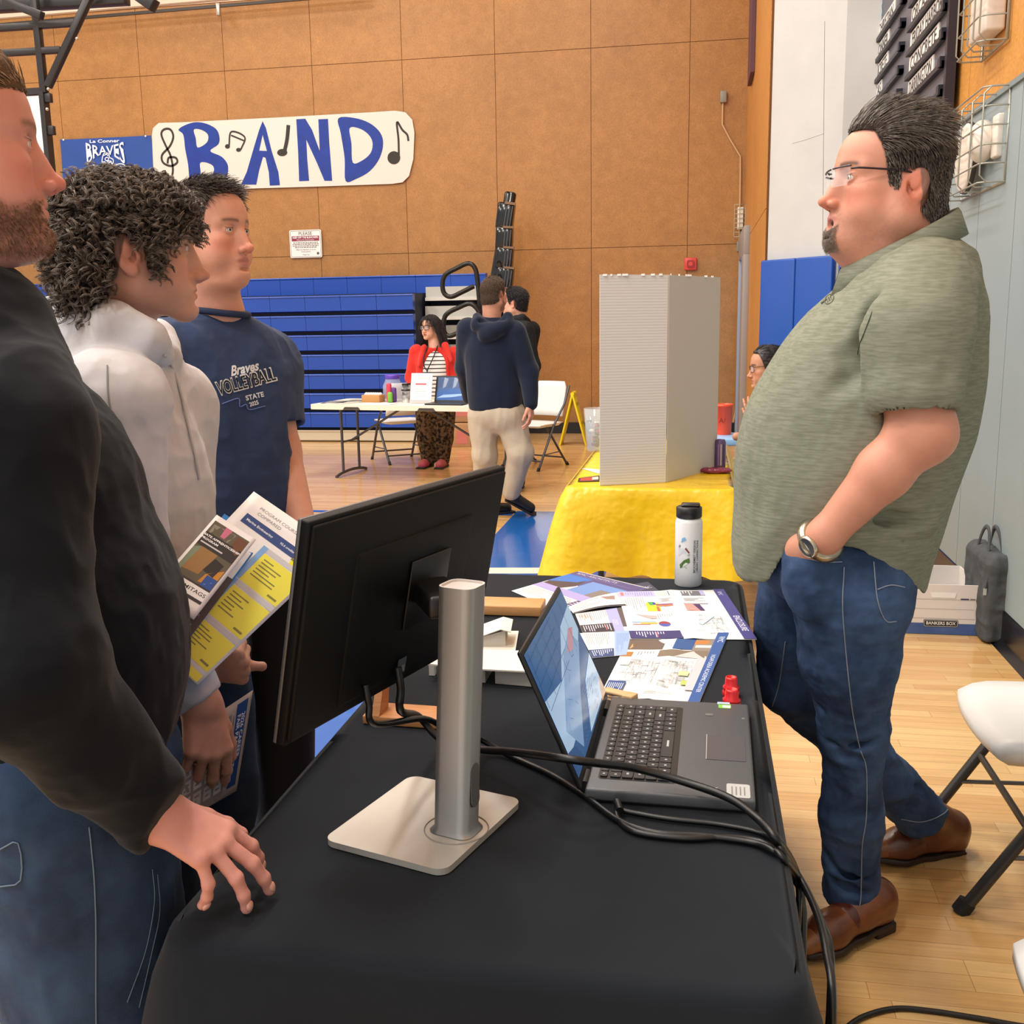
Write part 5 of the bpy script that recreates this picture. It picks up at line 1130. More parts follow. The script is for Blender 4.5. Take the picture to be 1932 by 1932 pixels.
sheet('brochure', [(1094, 1195), (1192, 1190), (1182, 1236), (1118, 1242)], ZT+.0004, [('l', .05, .05, .56, .60, 13, tx, True), ('r', .66, 0, 1, 1, '#9db6e4'), ('l', .70, .1, .96, .9, 9, '#6f8cc8', True), ('r', 0, .70, .64, 1, '#31497e'), ('l', .05, .73, .60, .96, 10, '#e3e8f4', True)], 'text brochure with light blue panel lying lower beside the laptop', 'brochure', G)
sheet('brochure', [(1190, 1198), (1375, 1196), (1318, 1330), (1132, 1312)], ZT+.0001, [('p', [(.02, .05), (.40, .06), (.40, .28), (.0, .28)], '#6b5c50'), ('p', [(.08, .06), (.28, .06), (.26, .26), (.06, .26)], '#d8a860'), ('l', .1, .08, .24, .25, 5, '#7a4c2c', True), ('p', [(.28, .06), (.62, .06), (.60, .28), (.26, .28)], '#2f78cc'), ('p', [(.30, .12), (.46, .06), (.40, .18)], '#e3eef8'), ('r', .50, .06, .70, .28, '#2f558f'), ('r', .70, .06, .90, .40, '#8f8378'), ('r', .70, .12, .84, .18, '#c97b34'), ('r', .72, .20, .88, .24, '#dcd9d6'), ('r', .38, .29, .88, .40, '#80705f'), ('p', [(.55, .40), (.72, .30), (.88, .38), (.88, .42)], '#cfc9c6'), ('r', .0, .32, .12, .40, '#b0742e'), ('l', .16, .31, .34, .38, 6, tx, True), ('plan', .06, .45, .44, .82, 34, '#a3a6ab'), ('r', .04, .47, .14, .55, '#cfd1d4'), ('plan', .48, .45, .80, .84, 46, '#9fa2a8'), ('r', .68, .62, .78, .68, '#c9d39a'), ('r', .74, .74, .80, .80, '#b9c46c'), ('r', .80, .42, .89, .86, '#c6c6cc'), ('r', .02, .80, .20, 1, '#31508c'), ('l', .03, .83, .19, .98, 8, '#e3e8f4', True), ('r', .89, 0, 1, 1, '#2f579b'), ('t', 'NOAP-DERA ACADEMIC CENTER', .945, .62, -1.5708, .0135, '#dfe6f4'), ('t', 'RMC', .95, .12, -1.5708, .018, '#dfe6f4'), ('l', .40, .90, .70, .94, 2, '#c2c2c4')], 'large floor plan sheet with a blue band, in front of the red caps', 'brochure', G, wave=.002, fold=(.5, .003))
sheet('brochure', [(1165, 1117), (1365, 1113), (1428, 1207), (1190, 1206)], ZT+.0016, [('r', 0, 0, .34, .13, '#b4b2dc'), ('l', .06, .02, .32, .12, 12, '#8886b8', True), ('r', .02, .02, .05, .1, '#d87a6a'), ('r', .34, .02, .44, .12, '#e9e4c4'), ('r', .46, .02, .80, .13, '#6d6e74'), ('l', .46, .02, .7, .13, 9, '#d9d9dc', True), ('r', .76, 0, .80, .12, '#b4b2dc'), ('l', .04, .15, .22, .45, 9, tx, True), ('l', .36, .18, .55, .26, 4, tx), ('l', .58, .18, .78, .26, 4, tx), ('r', .22, .28, .34, .46, '#e6d62c'), ('p', [(.24, .26), (.30, .26), (.32, .32), (.26, .34)], '#4a9a50'), ('r', .285, .27, .31, .32, '#3a3f9c'), ('r', .31, .31, .46, .335, '#7b3a72'), ('r', .31, .335, .46, .36, '#e07a4a'), ('r', .305, .37, .33, .46, '#dd5a4a'), ('p', [(.56, .32), (.64, .32), (.68, .46), (.56, .46)], '#e8958c'), ('p', [(.64, .32), (.70, .32), (.72, .46), (.68, .46)], '#4b2c5c'), ('r', .56, .31, .78, .32, '#7a6a86'), ('p', [(.10, .52), (.28, .56), (.27, .62), (.22, .62)], '#b9aca8'), ('r', .05, .66, .25, .69, '#9fc0dc'), ('r', .12, .69, .26, .72, '#e8b43c'), ('r', .05, .72, .2, .735, '#d98a7a'), ('p', [(.32+.05*math.cos(a), .72+.05*math.sin(a)) for a in np.linspace(PI, 2*PI, 12)], '#9c3b3f'), ('p', [(.32+.05*math.cos(a), .72+.05*math.sin(a)) for a in np.linspace(0, PI, 12)], '#4c56b4'), ('l', .28, .52, .42, .62, 7, tx, True), ('r', .44, .5, .443, .85, '#d5d5d8'), ('plan', .56, .54, .82, .92, 26, '#a8b0b2'), ('p', [(.60, .72), (.74, .56), (.77, .58), (.63, .75)], '#c3d6e0'), ('r', 0, .86, .42, 1, '#35306c'), ('l', .05, .88, .40, .98, 16, '#eceaf4', True), ('r', .22, .88, .23, .98, '#b04a5a'), ('r', .90, 0, 1, 1, '#3d3a80'), ('t', 'ENCLOSURE', .95, .72, -1.5708, .021, '#e3e1f2', .01), ('t', 'RMC', .94, .1, -1.5708, .016, '#c9c6e4')], 'chart sheet with yellow-red diagrams and a purple band in front of the bottle', 'brochure', G, fold=(.5, .003))
sheet('brochure', [(1072, 1146), (1165, 1118), (1184, 1143), (1082, 1158)], ZT+.0012, [('l', .08, .1, .6, .8, 6, tx), ('p', [(.62, .1), (.9, .2), (.85, .5), (.7, .4)], '#a0847c'), ('r', .0, .9, .98, 1, '#25222c')], 'white folded text sheet overlapping the chart sheet', 'brochure', G, bulge=.006)
# ---- water bottle
bx = onZ(1298, 1103, ZT); zt = onY(1298, 949, bx[1])[2]; zs = onY(1298, 976, bx[1])[2]; R_ = .036
t = thing('water_bottle', 'white metal water bottle with a black lid at the far end of the black table', 'bottle', bx)
wb = mat('bottle_white', '#e7e8ea', .35); H_ = zs-ZT
mb = MB(); mb.lathe([(R_-.004, 0), (R_, .004), (R_, H_-.012), (R_-.003, H_-.003), (R_-.007, H_)], bx, wb, 36); mb.build('bottle_body', t)
Hl = zt-zs; lk = mat('lid_black', '#151618', .4); mb = MB(); mb.lathe([(R_-.005, 0), (R_-.002, .003), (R_-.002, Hl*.72), (R_-.006, Hl*.78), (R_-.012, Hl*.8), (0, Hl*.8)], A(bx[0], bx[1], zs), lk, 32); mb.build('lid', t)
mb = MB(); mb.box((bx[0]+.004, bx[1], zs+Hl*.87), (.05, .034, Hl*.25), lk, bev=.005); mb.build('lid_handle', t)
mb = MB()
def cyl(u, h, r=R_+.0014): a = -PI/2+.18+u/R_; return A(bx[0]+r*math.cos(a), bx[1]+r*math.sin(a), ZT+h)
def cpoly(P, c): mb.add([cyl(*p) for p in P], [tuple(range(len(P)))], paint(c))
cpoly([(-.030, .062), (-.018, .075), (-.004, .082), (-.002, .070), (-.016, .058), (-.028, .052)], '#47702c'); cpoly([(-.036, .045), (-.012, .058), (-.008, .054), (-.034, .036)], '#b9c9b0'); cpoly([(-.034, .110), (-.006, .086), (-.002, .090), (-.031, .117)], '#8c9498'); cpoly([(-.034, .084), (-.012, .094), (-.020, .105), (-.034, .108)], '#cfd4d8'); cpoly([(-.026, .122), (-.012, .13), (-.016, .138), (-.024, .134)], '#7fb4dc'); cpoly([(-.016, .106), (-.006, .094), (-.003, .097), (-.013, .110)], '#7a3a30')
for s, u, sz in (('BIOCHEMIST VERSION', .010, .0085), ('LIBRARY CONNECTIONS', .0185, .0085)):
    V2, F2 = text2d(s, sz, 'CENTER', bold=.01); V2 = V2*A(.088/(V2[:, 0].max()-V2[:, 0].min()), 1); mb.add([cyl(u-y, .085+x, R_+.0008) for x, y in V2], F2, paint('#4a4b4f'))
mb.build('printed_logo', t)
# ---- small things
rdm = mat('cap_red', '#d4141c', .3, spec=.6)
for (px, py, l, s) in ((1380, 1336, 'red plastic cone cap nearest the laptop, beside the table edge', 1.0), (1379, 1312, 'red plastic cone cap standing just behind the other red one', .95)):
    q = onZ(px, py, ZT); mb = MB(); mb.lathe([(.0165*s, 0), (.0175*s, .003), (.0175*s, .009), (.0155*s, .011), (.0155*s, .013), (.0165*s, .015), (.0165*s, .018), (.0125*s, .021), (.0118*s, .034), (.0110*s, .037), (.0085*s, .037), (.008*s, .030), (0, .030)], q, rdm, 26); tag(mb.build('red_cone', origin=q), l, 'cap', 'red caps by the table edge')
t = thing('wooden_clip', 'small pale wooden clip lying behind the laptop hinge', 'clip', onZ(1170, 1330, ZT)); wd = mat('pale_wood', '#d9b583', .55, var=.12, vscale=30, stretch=(1, 6, 6)); q = onZ(1165, 1328, ZT); Rr = rotz(-.45)
for z in (.006, .022): mb = MB(); mb.box(q+A(0, 0, z), (.058, .022, .007), wd, rot=Rr, bev=.003); mb.build('jaw', t)
mb = MB(); mb.box(q+Rr @ A(.026, 0, .013), (.022, .026, .024), wd, rot=Rr, bev=.002); mb.build('block', t)
card = mat('model_card', '#ece7dd', .7); card2 = mat('model_card_side', '#dcd6ca', .7)
t = thing('building_model', 'low white card building model beside the monitor stand', 'model', (-.41, 1.98, ZT))
mb = MB(); zt_ = ZT+.036; mb.add([onZ(*p, zt_) for p in ((806, 1252), (905, 1262), (1004, 1267), (1016, 1228), (905, 1226), (832, 1233))]+[onZ(*p, zt_)-A(0, 0, .003) for p in ((806, 1252), (905, 1262), (1004, 1267), (1016, 1228), (905, 1226), (832, 1233))], [(0, 1, 2, 3, 4, 5), (11, 10, 9, 8, 7, 6)]+[(i, 6+i, 6+(i+1) % 6, (i+1) % 6) for i in range(6)], card); mb.build('roof', t)
a, b = onZ(934, 1290, ZT), onZ(1010, 1297, ZT); mb = MB(); d = nrm(b-a); mb.box((a+b)/2+A(-d[1], d[0], 0)*.035+A(0, 0, .0155), (np.linalg.norm(b-a), .07, .031), card2, rot=np.stack([d, A(-d[1], d[0], 0), A(0, 0, 1)], 1), bev=.001); mb.build('wall_block', t)
a = onZ(912, 1288, ZT); mb = MB(); mb.bb(a+A(-.006, 0, 0), a+A(.004, .11, .033), card2); mb.build('side_wall', t)
a = onZ(824, 1275, ZT); mb = MB(); mb.bb(a+A(-.016, 0, 0), a+A(-.004, .012, .03), card); mb.bb(a+A(.004, -.005, 0), a+A(.010, .03, .033), card); mb.build('post', t)
t = thing('house_model', 'tiny white card house model with a pitched roof behind the monitor stand', 'model', onZ(935, 1215, ZT)); q = onZ(937, 1214, ZT); Rh = rotz(.12); H = lambda x, y, z: q+Rh @ A(x, y, z)
mb = MB(); mb.box(H(-.005, .01, .0015), (.10, .15, .003), card, rot=Rh); mb.build('base_sheet', t)
mb = MB(); P = [H(-.038, -.03, .003), H(.022, -.03, .003), H(.022, .055, .003), H(-.038, .055, .003), H(-.038, -.03, .022), H(.022, -.03, .040), H(.022, .055, .040), H(-.038, .055, .022)]; mb.add(P, [(0, 1, 5, 4), (1, 2, 6, 5), (2, 3, 7, 6), (3, 0, 4, 7)], card2); mb.build('walls', t)
mb = MB(); P = [H(-.046, -.036, .0205), H(.012, -.036, .042), H(.012, .061, .042), H(-.046, .061, .0205), H(.034, -.036, .036), H(.034, .061, .036)]; P += [p+A(0, 0, .002) for p in P]; mb.add(P, [(0, 3, 2, 1), (1, 2, 5, 4), (6, 7, 8, 9), (7, 10, 11, 8), (0, 1, 7, 6), (1, 4, 10, 7), (3, 9, 8, 2), (2, 8, 11, 5), (0, 6, 9, 3), (4, 5, 11, 10)], card); mb.build('roof', t)
mb = MB()
for k in range(3): mb.quad(H(.0225, -.02+.022*k, .010), H(.0225, -.004+.022*k, .010), H(.0225, -.004+.022*k, .034), H(.0225, -.02+.022*k, .034), paint('#c9c49a'))
mb.build('window_strip', t)
wo = mat('stand_wood', '#c98a55', .5, var=.18, vscale=18, stretch=(1, 14, 14)); wo2 = mat('bar_wood', '#d6a067', .5, var=.15, vscale=18, stretch=(1, 14, 14))
a, b = onZ(1021, 1164, ZT), onZ(860, 1161, ZT); tag(MB().box(((a+b)/2)+A(0, .045, .0125), (np.linalg.norm(a-b), .085, .025), wo2, bev=.003).build('wooden_bar', origin=(a+b)/2), 'plain wooden bar lying behind the white house model', 'wood bar')
t = thing('wooden_easel', 'small orange wood easel stand under the monitor left of its pole', 'easel', onZ(755, 1370, ZT))
a, b = onZ(684, 1366, ZT), onZ(850, 1378, ZT); d = nrm(b-a); Re = np.stack([d, A(-d[1], d[0], 0), A(0, 0, 1)], 1); mb = MB(); mb.box((a+b)/2+Re @ A(0, .035, .008), (np.linalg.norm(b-a), .07, .016), wo, rot=Re, bev=.002); mb.build('base', t)
mb = MB(); fe = Fr(a+Re @ A(.018, .0, .016), Re[:, 1], A(0, 0, 1), Re[:, 0]); mb.prism([(0, 0), (.05, 0), (.075, .10), (.055, .10)], fe, .014, wo); mb.build('brace', t)
# ---- cables
rub = mat('cable_black', '#0c0c0d', .38, spec=.5)
def cable(name, P, r, l, sub=None):
    mb = MB(); mb.tube(P, r, rub, 8, sm=6); o = mb.build(name, origin=P[0]); return tag(o, l, 'cable', 'black cables on the black table')
zc_ = ZT+.004; T_ = lambda x, y, z=zc_: onZ(x, y, z); Xe = .165
pB = lambda u, v, d=.03: C0+un*u+vn*v+nn*d
cable('cable', [pB(-.10, -.11, .02), pB(-.10, -.135, .03), pB(-.085, -.17, .035), T_(800, 1356, .84), T_(850, 1380, .80), T_(905, 1395, .765), T_(960, 1425), T_(1040, 1462), T_(1105, 1503), T_(1170, 1550), T_(1240, 1572), T_(1330, 1578), T_(1420, 1590), T_(1470, 1612), onX(1505, 1650, .150), onX(1540, 1720, Xe), onX(1560, 1800, Xe), onX(1570, 1932, Xe), A(.17, 1.15, .3), A(.2, 1.2, .012), A(.3, 1.4, .008)], .0050, 'thin black cable from the monitor crossing in front of the laptop and off the edge')
cable('cable', [pB(-.02, -.11, .02), pB(-.02, -.14, .03), pB(-.01, -.18, .03), T_(790, 1352, .82), T_(832, 1395, .78), T_(900, 1413, .775), T_(960, 1418, .80), T_(1020, 1425, .825), T_(1070, 1432, .832), T_(1120, 1439, .825), T_(1200, 1450, .795), T_(1300, 1478, .780), T_(1380, 1508, .777), T_(1430, 1545, .765), T_(1470, 1590, .755), onX(1500, 1640, .158), onX(1512, 1700, .165), onX(1514, 1790, .165), A(.165, 1.38, .2), A(.18, 1.45, .012), A(.26, 1.6, .008)], .0062, 'thick black cable lying across the laptop keyboard')
cable('cable', [T_(1165, 1522, .752), T_(1166, 1545), T_(1200, 1570), T_(1290, 1582), T_(1370, 1580), T_(1440, 1590), T_(1480, 1622), onX(1508, 1660, .152), onX(1550, 1740, .175), onX(1568, 1850, .178), A(.175, 1.2, .3), A(.22, 1.3, .012), A(.4, 1.5, .008)], .0048, 'black charger cable plugged into the laptop side')
cable('cable', [T_(1175, 1530), T_(1260, 1545), T_(1360, 1556), T_(1440, 1574), T_(1478, 1608), onX(1500, 1660, .148), onX(1506, 1740, .15), A(.15, 1.45, .2), A(.16, 1.5, .012), A(.25, 1.7, .008)], .0042, 'slim black cable just behind the charger cable at the table edge')
q = T_(1163, 1520, .754); mb = MB(); mb.tube([q+A(0, .012, 0), q+A(.006, -.012, -.002)], .006, rub, 10); tag(mb.build('plug', origin=q), 'small black plug at the near side of the laptop', 'plug')
o = MB().tube([onZ(x, y, .006) for x, y in ((1540, 1990), (1590, 1945), (1630, 1918), (1690, 1903), (1760, 1908), (1850, 1922), (1960, 1940), (2100, 1945))], .006, rub, 8, sm=6).build('power_cord', origin=onZ(1700, 1905)); tag(o, 'black power cord lying on the wood floor at the bottom right', 'cord')
# ---- chairs by the man
folding_chair(.925, 2.69, PI/2, 'white folding chair at right, behind the boots of the man in green', mat('chair_frame_dark', '#3f3d3b', .4, metal=.4), True)
folding_chair(.738, 1.47, PI/2+.05, 'white folding chair cut off at the bottom right corner', mat('chair_frame_dark', '#3f3d3b', .4, metal=.4), True)
# ---- storage box and bag by the wall
zb_ = onY(1770, 1103, 4.81)[2]; bx0, bx1, by0, by1 = .955, 1.285, 4.81, 5.20
t = thing('storage_box', 'open white and blue cardboard file box on the floor by the wall', 'box', (1.12, 5.0, 0)); cw = mat('box_white', '#e4ddd8', .7); cbl = mat('box_blue', '#405a92', .7, col2='#4b669f')
mb = MB(); th = .005
for lo, hi in (((bx0, by0, .002), (bx1, by0+th, zb_)), ((bx0, by1-th, .002), (bx1, by1, zb_)), ((bx0, by0, .002), (bx0+th, by1, zb_)), ((bx1-th, by0, .002), (bx1, by1, zb_)), ((bx0, by0, .002), (bx1, by1, .008))): mb.bb(lo, hi, cw)
mb.build('box_body', t)
fb_ = Fr(((bx0+bx1)/2, by0-.0008, .002), (1, 0, 0), (0, 0, 1)); w2 = (bx1-bx0)/2
mb = MB(); mb.prism([(-w2, 0), (w2, 0), (w2, .052), (-w2, .052)], fb_, .0006, cbl); mb.prism([(0, 0), (by1-by0, 0), (by1-by0, .052), (0, .052)], Fr((bx0-.0006, by1, .002), (0, -1, 0), (0, 0, 1)), .0006, cbl); mb.build('blue_band', t)
mb = MB(); mb.prism(rrect(.15, .034, .006, y=.052), fb_, .0015, paint('#1c1b1e')); mb.stroke(rrect(.144, .028, .005, y=.052), .0016, fb_, .0018, paint('#e9e6e2'), True); mb.text('BANKERS BOX', fb_, 0, .052, .021, paint('#f0eeea'), z=.0019, fit=.128, bold=.015); mb.build('name_plate', t)
mb = MB(); mb.stroke([(-.135, .075), (.145, .075), (.145, .165), (-.135, .165)], .0014, fb_, .001, paint('#8f8b8c'), True); mb.stroke([(-.13, .12), (.14, .12)], .0012, fb_, .001, paint('#8f8b8c')); mb.rect(fb_, .08, .166, .115, .172, .001, paint('#31406c')); mb.rect(fb_, .12, .167, .143, .171, .001, paint('#6b6766')); mb.build('label_lines', t)
mb = MB(); mb.prism([(-.05, -.012), (.05, -.012), (.056, .012), (-.056, .012)], Fr(fb_(.005, .185, 0), fb_.u, fb_.v), .0012, mat('hole_light', '#f6f4f1', .6)); mb.build('hand_hole', t)
mb = MB(); mb.prism([(-.04, -.012), (.04, -.012), (.04, .012), (-.04, .012)], Fr((1.03, by1-th-.001, zb_-.04), (1, 0, 0), (0, 0, 1)), .001, paint('#c79a5c')); mb.build('hand_hole', t)
t = thing('tote_bag', 'dark grey tote bag with handles standing between the file box and the wall', 'bag', (1.315, 4.86, 0)); bg = mat('bag_grey', '#4a4d50', .85, bump=.8, bscale=70, var=.25, vscale=9)
s = SDF(); s.box((1.328, 4.88, .19), (.056, .20, .188), .025, 0); s.box((1.328, 4.88, .37), (.030, .19, .03), .02, .05)
V, F = s.mesh(.008); V = crease(V, F, .008, 14, 4); make('bag_body', V, F, bg, t)
for dx in (-.028, .028):
    mb = MB(); mb.tube([(1.328+dx, 4.78, .30), (1.328+dx*1.0, 4.79, .40), (1.328+dx*.7, 4.84, .485), (1.328+dx*.7, 4.91, .485), (1.328+dx, 4.96, .40), (1.328+dx, 4.97, .30)], .011, bg, 8, sm=5, flat=.5); mb.build('handle', t)
mb = MB(); mb.tube([(1.328, 4.705, .37), (1.316, 4.78, .392), (1.316, 4.97, .392), (1.328, 5.05, .36)], .005, mat('zip_pale', '#b8b7b2', .4), 6, sm=3); mb.build('zipper', t)
mb = MB(); mb.tube([(1.29, 4.71, .36), (1.268, 4.69, .25)], .006, bg, 6); mb.box((1.268, 4.688, .24), (.012, .006, .03), mat('zip_pale', '#b8b7b2', .4)); mb.build('zip_pull', t)
# ================================================================== the yellow table behind
ycl = mat('plastic_yellow', '#f0c81c', .3, spec=.55, bump=.5, bscale=13, bdist=.022)
YZ = .74
t = thing('folding_table', 'folding table under the yellow plastic cloth', 'table', (-.19, 5.2, 0)); mb = MB(); mb.bb((-.54, 4.36, .70), (.155, 6.12, .737), cream, bev=.01); mb.build('table_top', t)
for y in (4.62, 5.9):
    for x in (-.42, .03): mb = MB(); mb.tube([(x, y, .7), (x, y, 0)], .014, tg, 8); mb.build('leg', t)
o = drape('tablecloth', -.555, .172, 4.335, 6.15, YZ, lambda x, y, s: .36+.02*math.sin(13*x)+.015*math.sin(31*x+9*y), ycl, r=.03, fold=.010, seed=8, flare=.02, edge_r=.012, nper=420)
tag(o, 'yellow plastic tablecloth on the second table behind the black one', 'tablecloth'); ZY = YZ+.002
# display board
c = [onZ(1132, 916, ZY), onZ(1257, 910, ZY), onZ(1352, 884, ZY)]; ztop = onY(1132, 518, c[0][1])[2]; bw = mat('board_white', '#dbd7cf', .6)
def corr(name_, lo, hi):
    m = mat(name_, '#d2d0cd', .65); nt = m.node_tree; N = nt.nodes; L = nt.links
    if 'wv' not in N:
        tc = N.new('ShaderNodeTexCoord'); wv = N.new('ShaderNodeTexWave'); wv.name = 'wv'; wv.bands_direction = 'Z'; wv.inputs['Scale'].default_value = 26; wv.inputs['Distortion'].default_value = .4; L.new(tc.outputs['Object'], wv.inputs['Vector'])
        bp = N.new('ShaderNodeBump'); bp.inputs['Strength'].default_value = .16; bp.inputs['Distance'].default_value = .003; L.new(wv.outputs['Fac'], bp.inputs['Height']); L.new(bp.outputs[0], N['Principled BSDF'].inputs['Normal'])
    return m
cm_ = corr('corrugated_white', 0, 1); t = thing('display_board', 'tall white corrugated tri-fold display board standing on the yellow table', 'display board', c[1])
hts = (ztop-.0, ztop+.0, onY(1360, 523, c[2][1])[2])
far = c[2]+A(-.30, .52, 0)
for ip, (a, b, ha, hb) in enumerate(((c[0], c[1]-nrm(c[1]-c[0])*.002, ztop, ztop-.003), (c[1]+A(.003, .003, 0), c[2], ztop-.003, hts[2]), (far, c[0]+A(-.002, .004, 0), ztop, ztop))):
    d = nrm(b-a); n = A(-d[1], d[0], 0); f = Fr(a, d, (0, 0, 1)); L_ = np.linalg.norm(b-a); mb = MB(); mb.prism([(0, 0), (L_, 0), (L_, hb-a[2]), (0, ha-a[2])], Fr(a, d, (0, 0, 1), -n), -.004, cm_ if ip == 0 else mat('board_plain', '#c9c7c3', .65)); mb.build('panel', t)
mb = MB()
for a, b, h in ((c[0], c[1], ztop), (c[1], c[2], ztop)):
    for k in range(9):
        u = random.random(); l = random.uniform(.008, .03); d = nrm(b-a); p = a+(b-a)*u*.9; mb.bb(A(p[0], p[1], h-.006)-A(0, .002, 0), A(p[0]+d[0]*l, p[1]+d[1]*l+.002, h+.002), paint('#f6f4ef'))
mb.build('torn_edge', t)
# candy bowl
q = onZ(1126, 850, ZY); t = thing('candy_jar', 'clear glass jar of red wrapped candy beside the white display board', 'jar', q); gl = mat('glass_clear', '#dfe8ea', .05, alpha=.28); Hj = onY(1120, 770, q[1])[2]-q[2]
mb = MB(); mb.lathe([(.05, 0), (.055, .006), (.072, Hj), (.068, Hj-.002), (.05, .01), (0, .01)], q, gl, 28); mb.build('glass', t)
for k in range(34):
    a = random.random()*6.28; r = random.uniform(0, .045); z = random.uniform(.02, Hj*.72); c0 = random.choice(('#8c2430', '#5a2030', '#b53440', '#2c2626', '#d8cfc0')); p = q+A(r*math.cos(a), r*math.sin(a), z)
    o = MB().box(p, (.03, .018, .014), paint(c0, .3), rot=rotz(random.random()*3) @ rotx(random.random()*3), bev=.004).build('candy', origin=p); tag(o, 'wrapped candy inside the clear jar on the yellow table', 'candy', 'wrapped candies in the clear jar')
# can, candy packet, papers
q = onZ(1355, 886, ZY); q = A(.115, 4.93, ZY); t = thing('drink_can', 'slim purple drink can at the right edge of the display board', 'can', q); Hc = onY(1355, 829, q[1])[2]-ZY
mb = MB(); mb.lathe([(.022, 0), (.027, .006), (.027, Hc-.012), (.022, Hc-.003), (.022, Hc), (.019, Hc-.004), (0, Hc-.004)], q, mat('can_purple', '#6a5580', .3, metal=.4), 24); mb.build('can_body', t)
mb = MB()
for a0, cc in ((-2.0, '#8c6f9c'), (-1.55, '#b9a9b4'), (-1.1, '#493a5c')): mb.add([q+A(.0274*math.cos(a0+d), .0274*math.sin(a0+d), h) for d, h in ((0, .02), (.3, .02), (.3, Hc-.02), (0, Hc-.02))], [(0, 1, 2, 3)], paint(cc, .3))
mb.build('can_print', t)
q = A(.095, 4.80, ZY); s = SDF(); s.ell(q+A(0, 0, .012), (.075, .03, .014), 0); V, F = s.mesh(.004); V = crease(V, F, .004, 60, 3); tag(make('candy_packet', V, F, mat('packet_maroon', '#7a1f3c', .25, col2='#93355a', spec=.6), origin=q), 'shiny maroon sweets packet in front of the purple can', 'packet')
sheet('flyer', [(1092, 902), (1131, 897), (1131, 908), (1090, 909)], ZY, [('r', .1, .15, .7, .85, '#a8382e'), ('r', .65, .2, .95, .7, '#d8c2b4'), ('r', 0, .9, 1, 1, '#33241f')], 'red and black flyer on the yellow table left of the display board', 'paper', None, '#3a2a26')
sheet('flyer', [(1108, 884), (1132, 886), (1131, 894), (1098, 884)], ZY, [('l', .2, .2, .8, .8, 3, '#cfcfcf')], 'blank white sheet just behind the red flyer', 'paper')
# light blue bench with an orange bucket in the bay, seen past the board
q = onY(1380, 820, 7.3); t = thing('bench', 'light blue low bench at the wall behind the display board', 'bench', (.22, 7.3, 0)); lbm = mat('bench_blue', '#8fb8e2', .4); hz = q[2]
mb = MB(); mb.bb((.10, 7.05, hz-.05), (.46, 7.45, hz), lbm, bev=.01); mb.build('seat', t)
for x in (.13, .43):
    for y in (7.08, 7.42): mb = MB(); mb.tube([(x, y, 0), (x, y, hz-.05)], .015, tg, 8); mb.build('leg', t)
p = A(.19, 7.32, hz); Hb = onY(1368, 762, 7.32)[2]-hz; t = thing('plastic_tub', 'bright orange plastic tub on the light blue bench', 'tub', p); mb = MB(); om = mat('tub_orange', '#f0532c', .35); mb.lathe([(.052, 0), (.055, .01), (.060, Hb-.02), (.064, Hb-.018), (.064, Hb), (.058, Hb), (.052, .02), (0, .02)], p, om, 28); mb.build('tub_body', t)
mb = MB(); mb.text('A/', Fr(p+A(-.01, -.0605, .10), (1, 0, 0), (0, 0, 1)), 0, 0, .05, paint('#8c2a18'), z=.002); mb.build('lettering', t)
# ================================================================== the man in the green polo shirt (faces left, towards the others)
Y0 = 2.30
t = thing('person', 'big man in a green polo shirt, jeans and glasses, hand in pocket, talking at right', 'person', (.42, 2.33, 0))
J = lambda x, y, Y=Y0: onY(x, y, Y)
yaw = 194.; hs = 1.13; Rh = rotz(math.radians(yaw)) @ roty(math.radians(-6)); oe = J(1721, 353, 2.200)-hs*(Rh @ A(-.008, .083, -.014)); fr = hframe(oe, yaw, -6, 0, hs)
s = SDF(); head_sdf(s, fr, fat=1., mouth=1.5, nose=1.02, jaw=1.08)
nb = J(1725, 500); s.cone(toW(fr, (-.022, 0, -.055)), nb, .078, .092, .03); s.cone(toW(fr, (.02, 0, -.095)), nb+A(-.05, -.01, -.03), .064, .08, .04)
Vh, Fh = s.mesh(.0024, lo=(-9, -9, 1.46)); Nh = vnormals(Vh, Fh)
arm = SDF(); sh, el, wr = J(1724, 630, 2.085), J(1738, 812, 2.03), J(1556, 1012, 2.045)
arm.cone(sh, J(1727, 720, 2.05), .062, .066, .02); arm.cone(J(1727, 720, 2.05), el, .066, .053, .03); arm.ell(el+A(.018, -.004, -.012), (.042, .040, .045), .03)
fm = el*.62+wr*.38; arm.cone(el, fm, .054, .0515, .03); arm.cone(fm, wr, .0515, .033, .02); hk = J(1530, 1034, 2.085); arm.cone(wr, hk, .034, .036, .02); arm.ell(hk+A(-.004, .008, -.006), (.046, .026, .036), .02)
hk2 = J(1540, 1040, 2.105); fg = hand_sdf(arm, hk2, (.12, .16, -1), (.0, -1, -.16), side=-1, sc=.84, curl=(.35, .35, .35, .35), spread=(.05, .01, -.03, -.07), thumb=(.1, .2, .2))
arm.ell((.40, 2.3, 1.25), (.10, .13, .25), .03); arm.cone((.44, 2.3, 1.40), sh+A(0, .08, 0), .06, .05, .05)
sh2, el2 = sh+A(0, .46, 0), el+A(.02, .46, 0); arm.chain([sh2, el2, wr+A(-.02, .44, .03)], [.066, .052, .035], .03)
skin_obj(t, [(Vh, Fh), arm.mesh(.0038)], fr, '#d2937a', beard='goatee', bcol='#6a574a', bamt=.66, lipcol='#c9857c', browcol='#4a3a30', flush=.85, scalp='recede', scol='#6d5448', seed=2)
eye_geo(fr, (1, .1, -.15)).build('eyes', t)
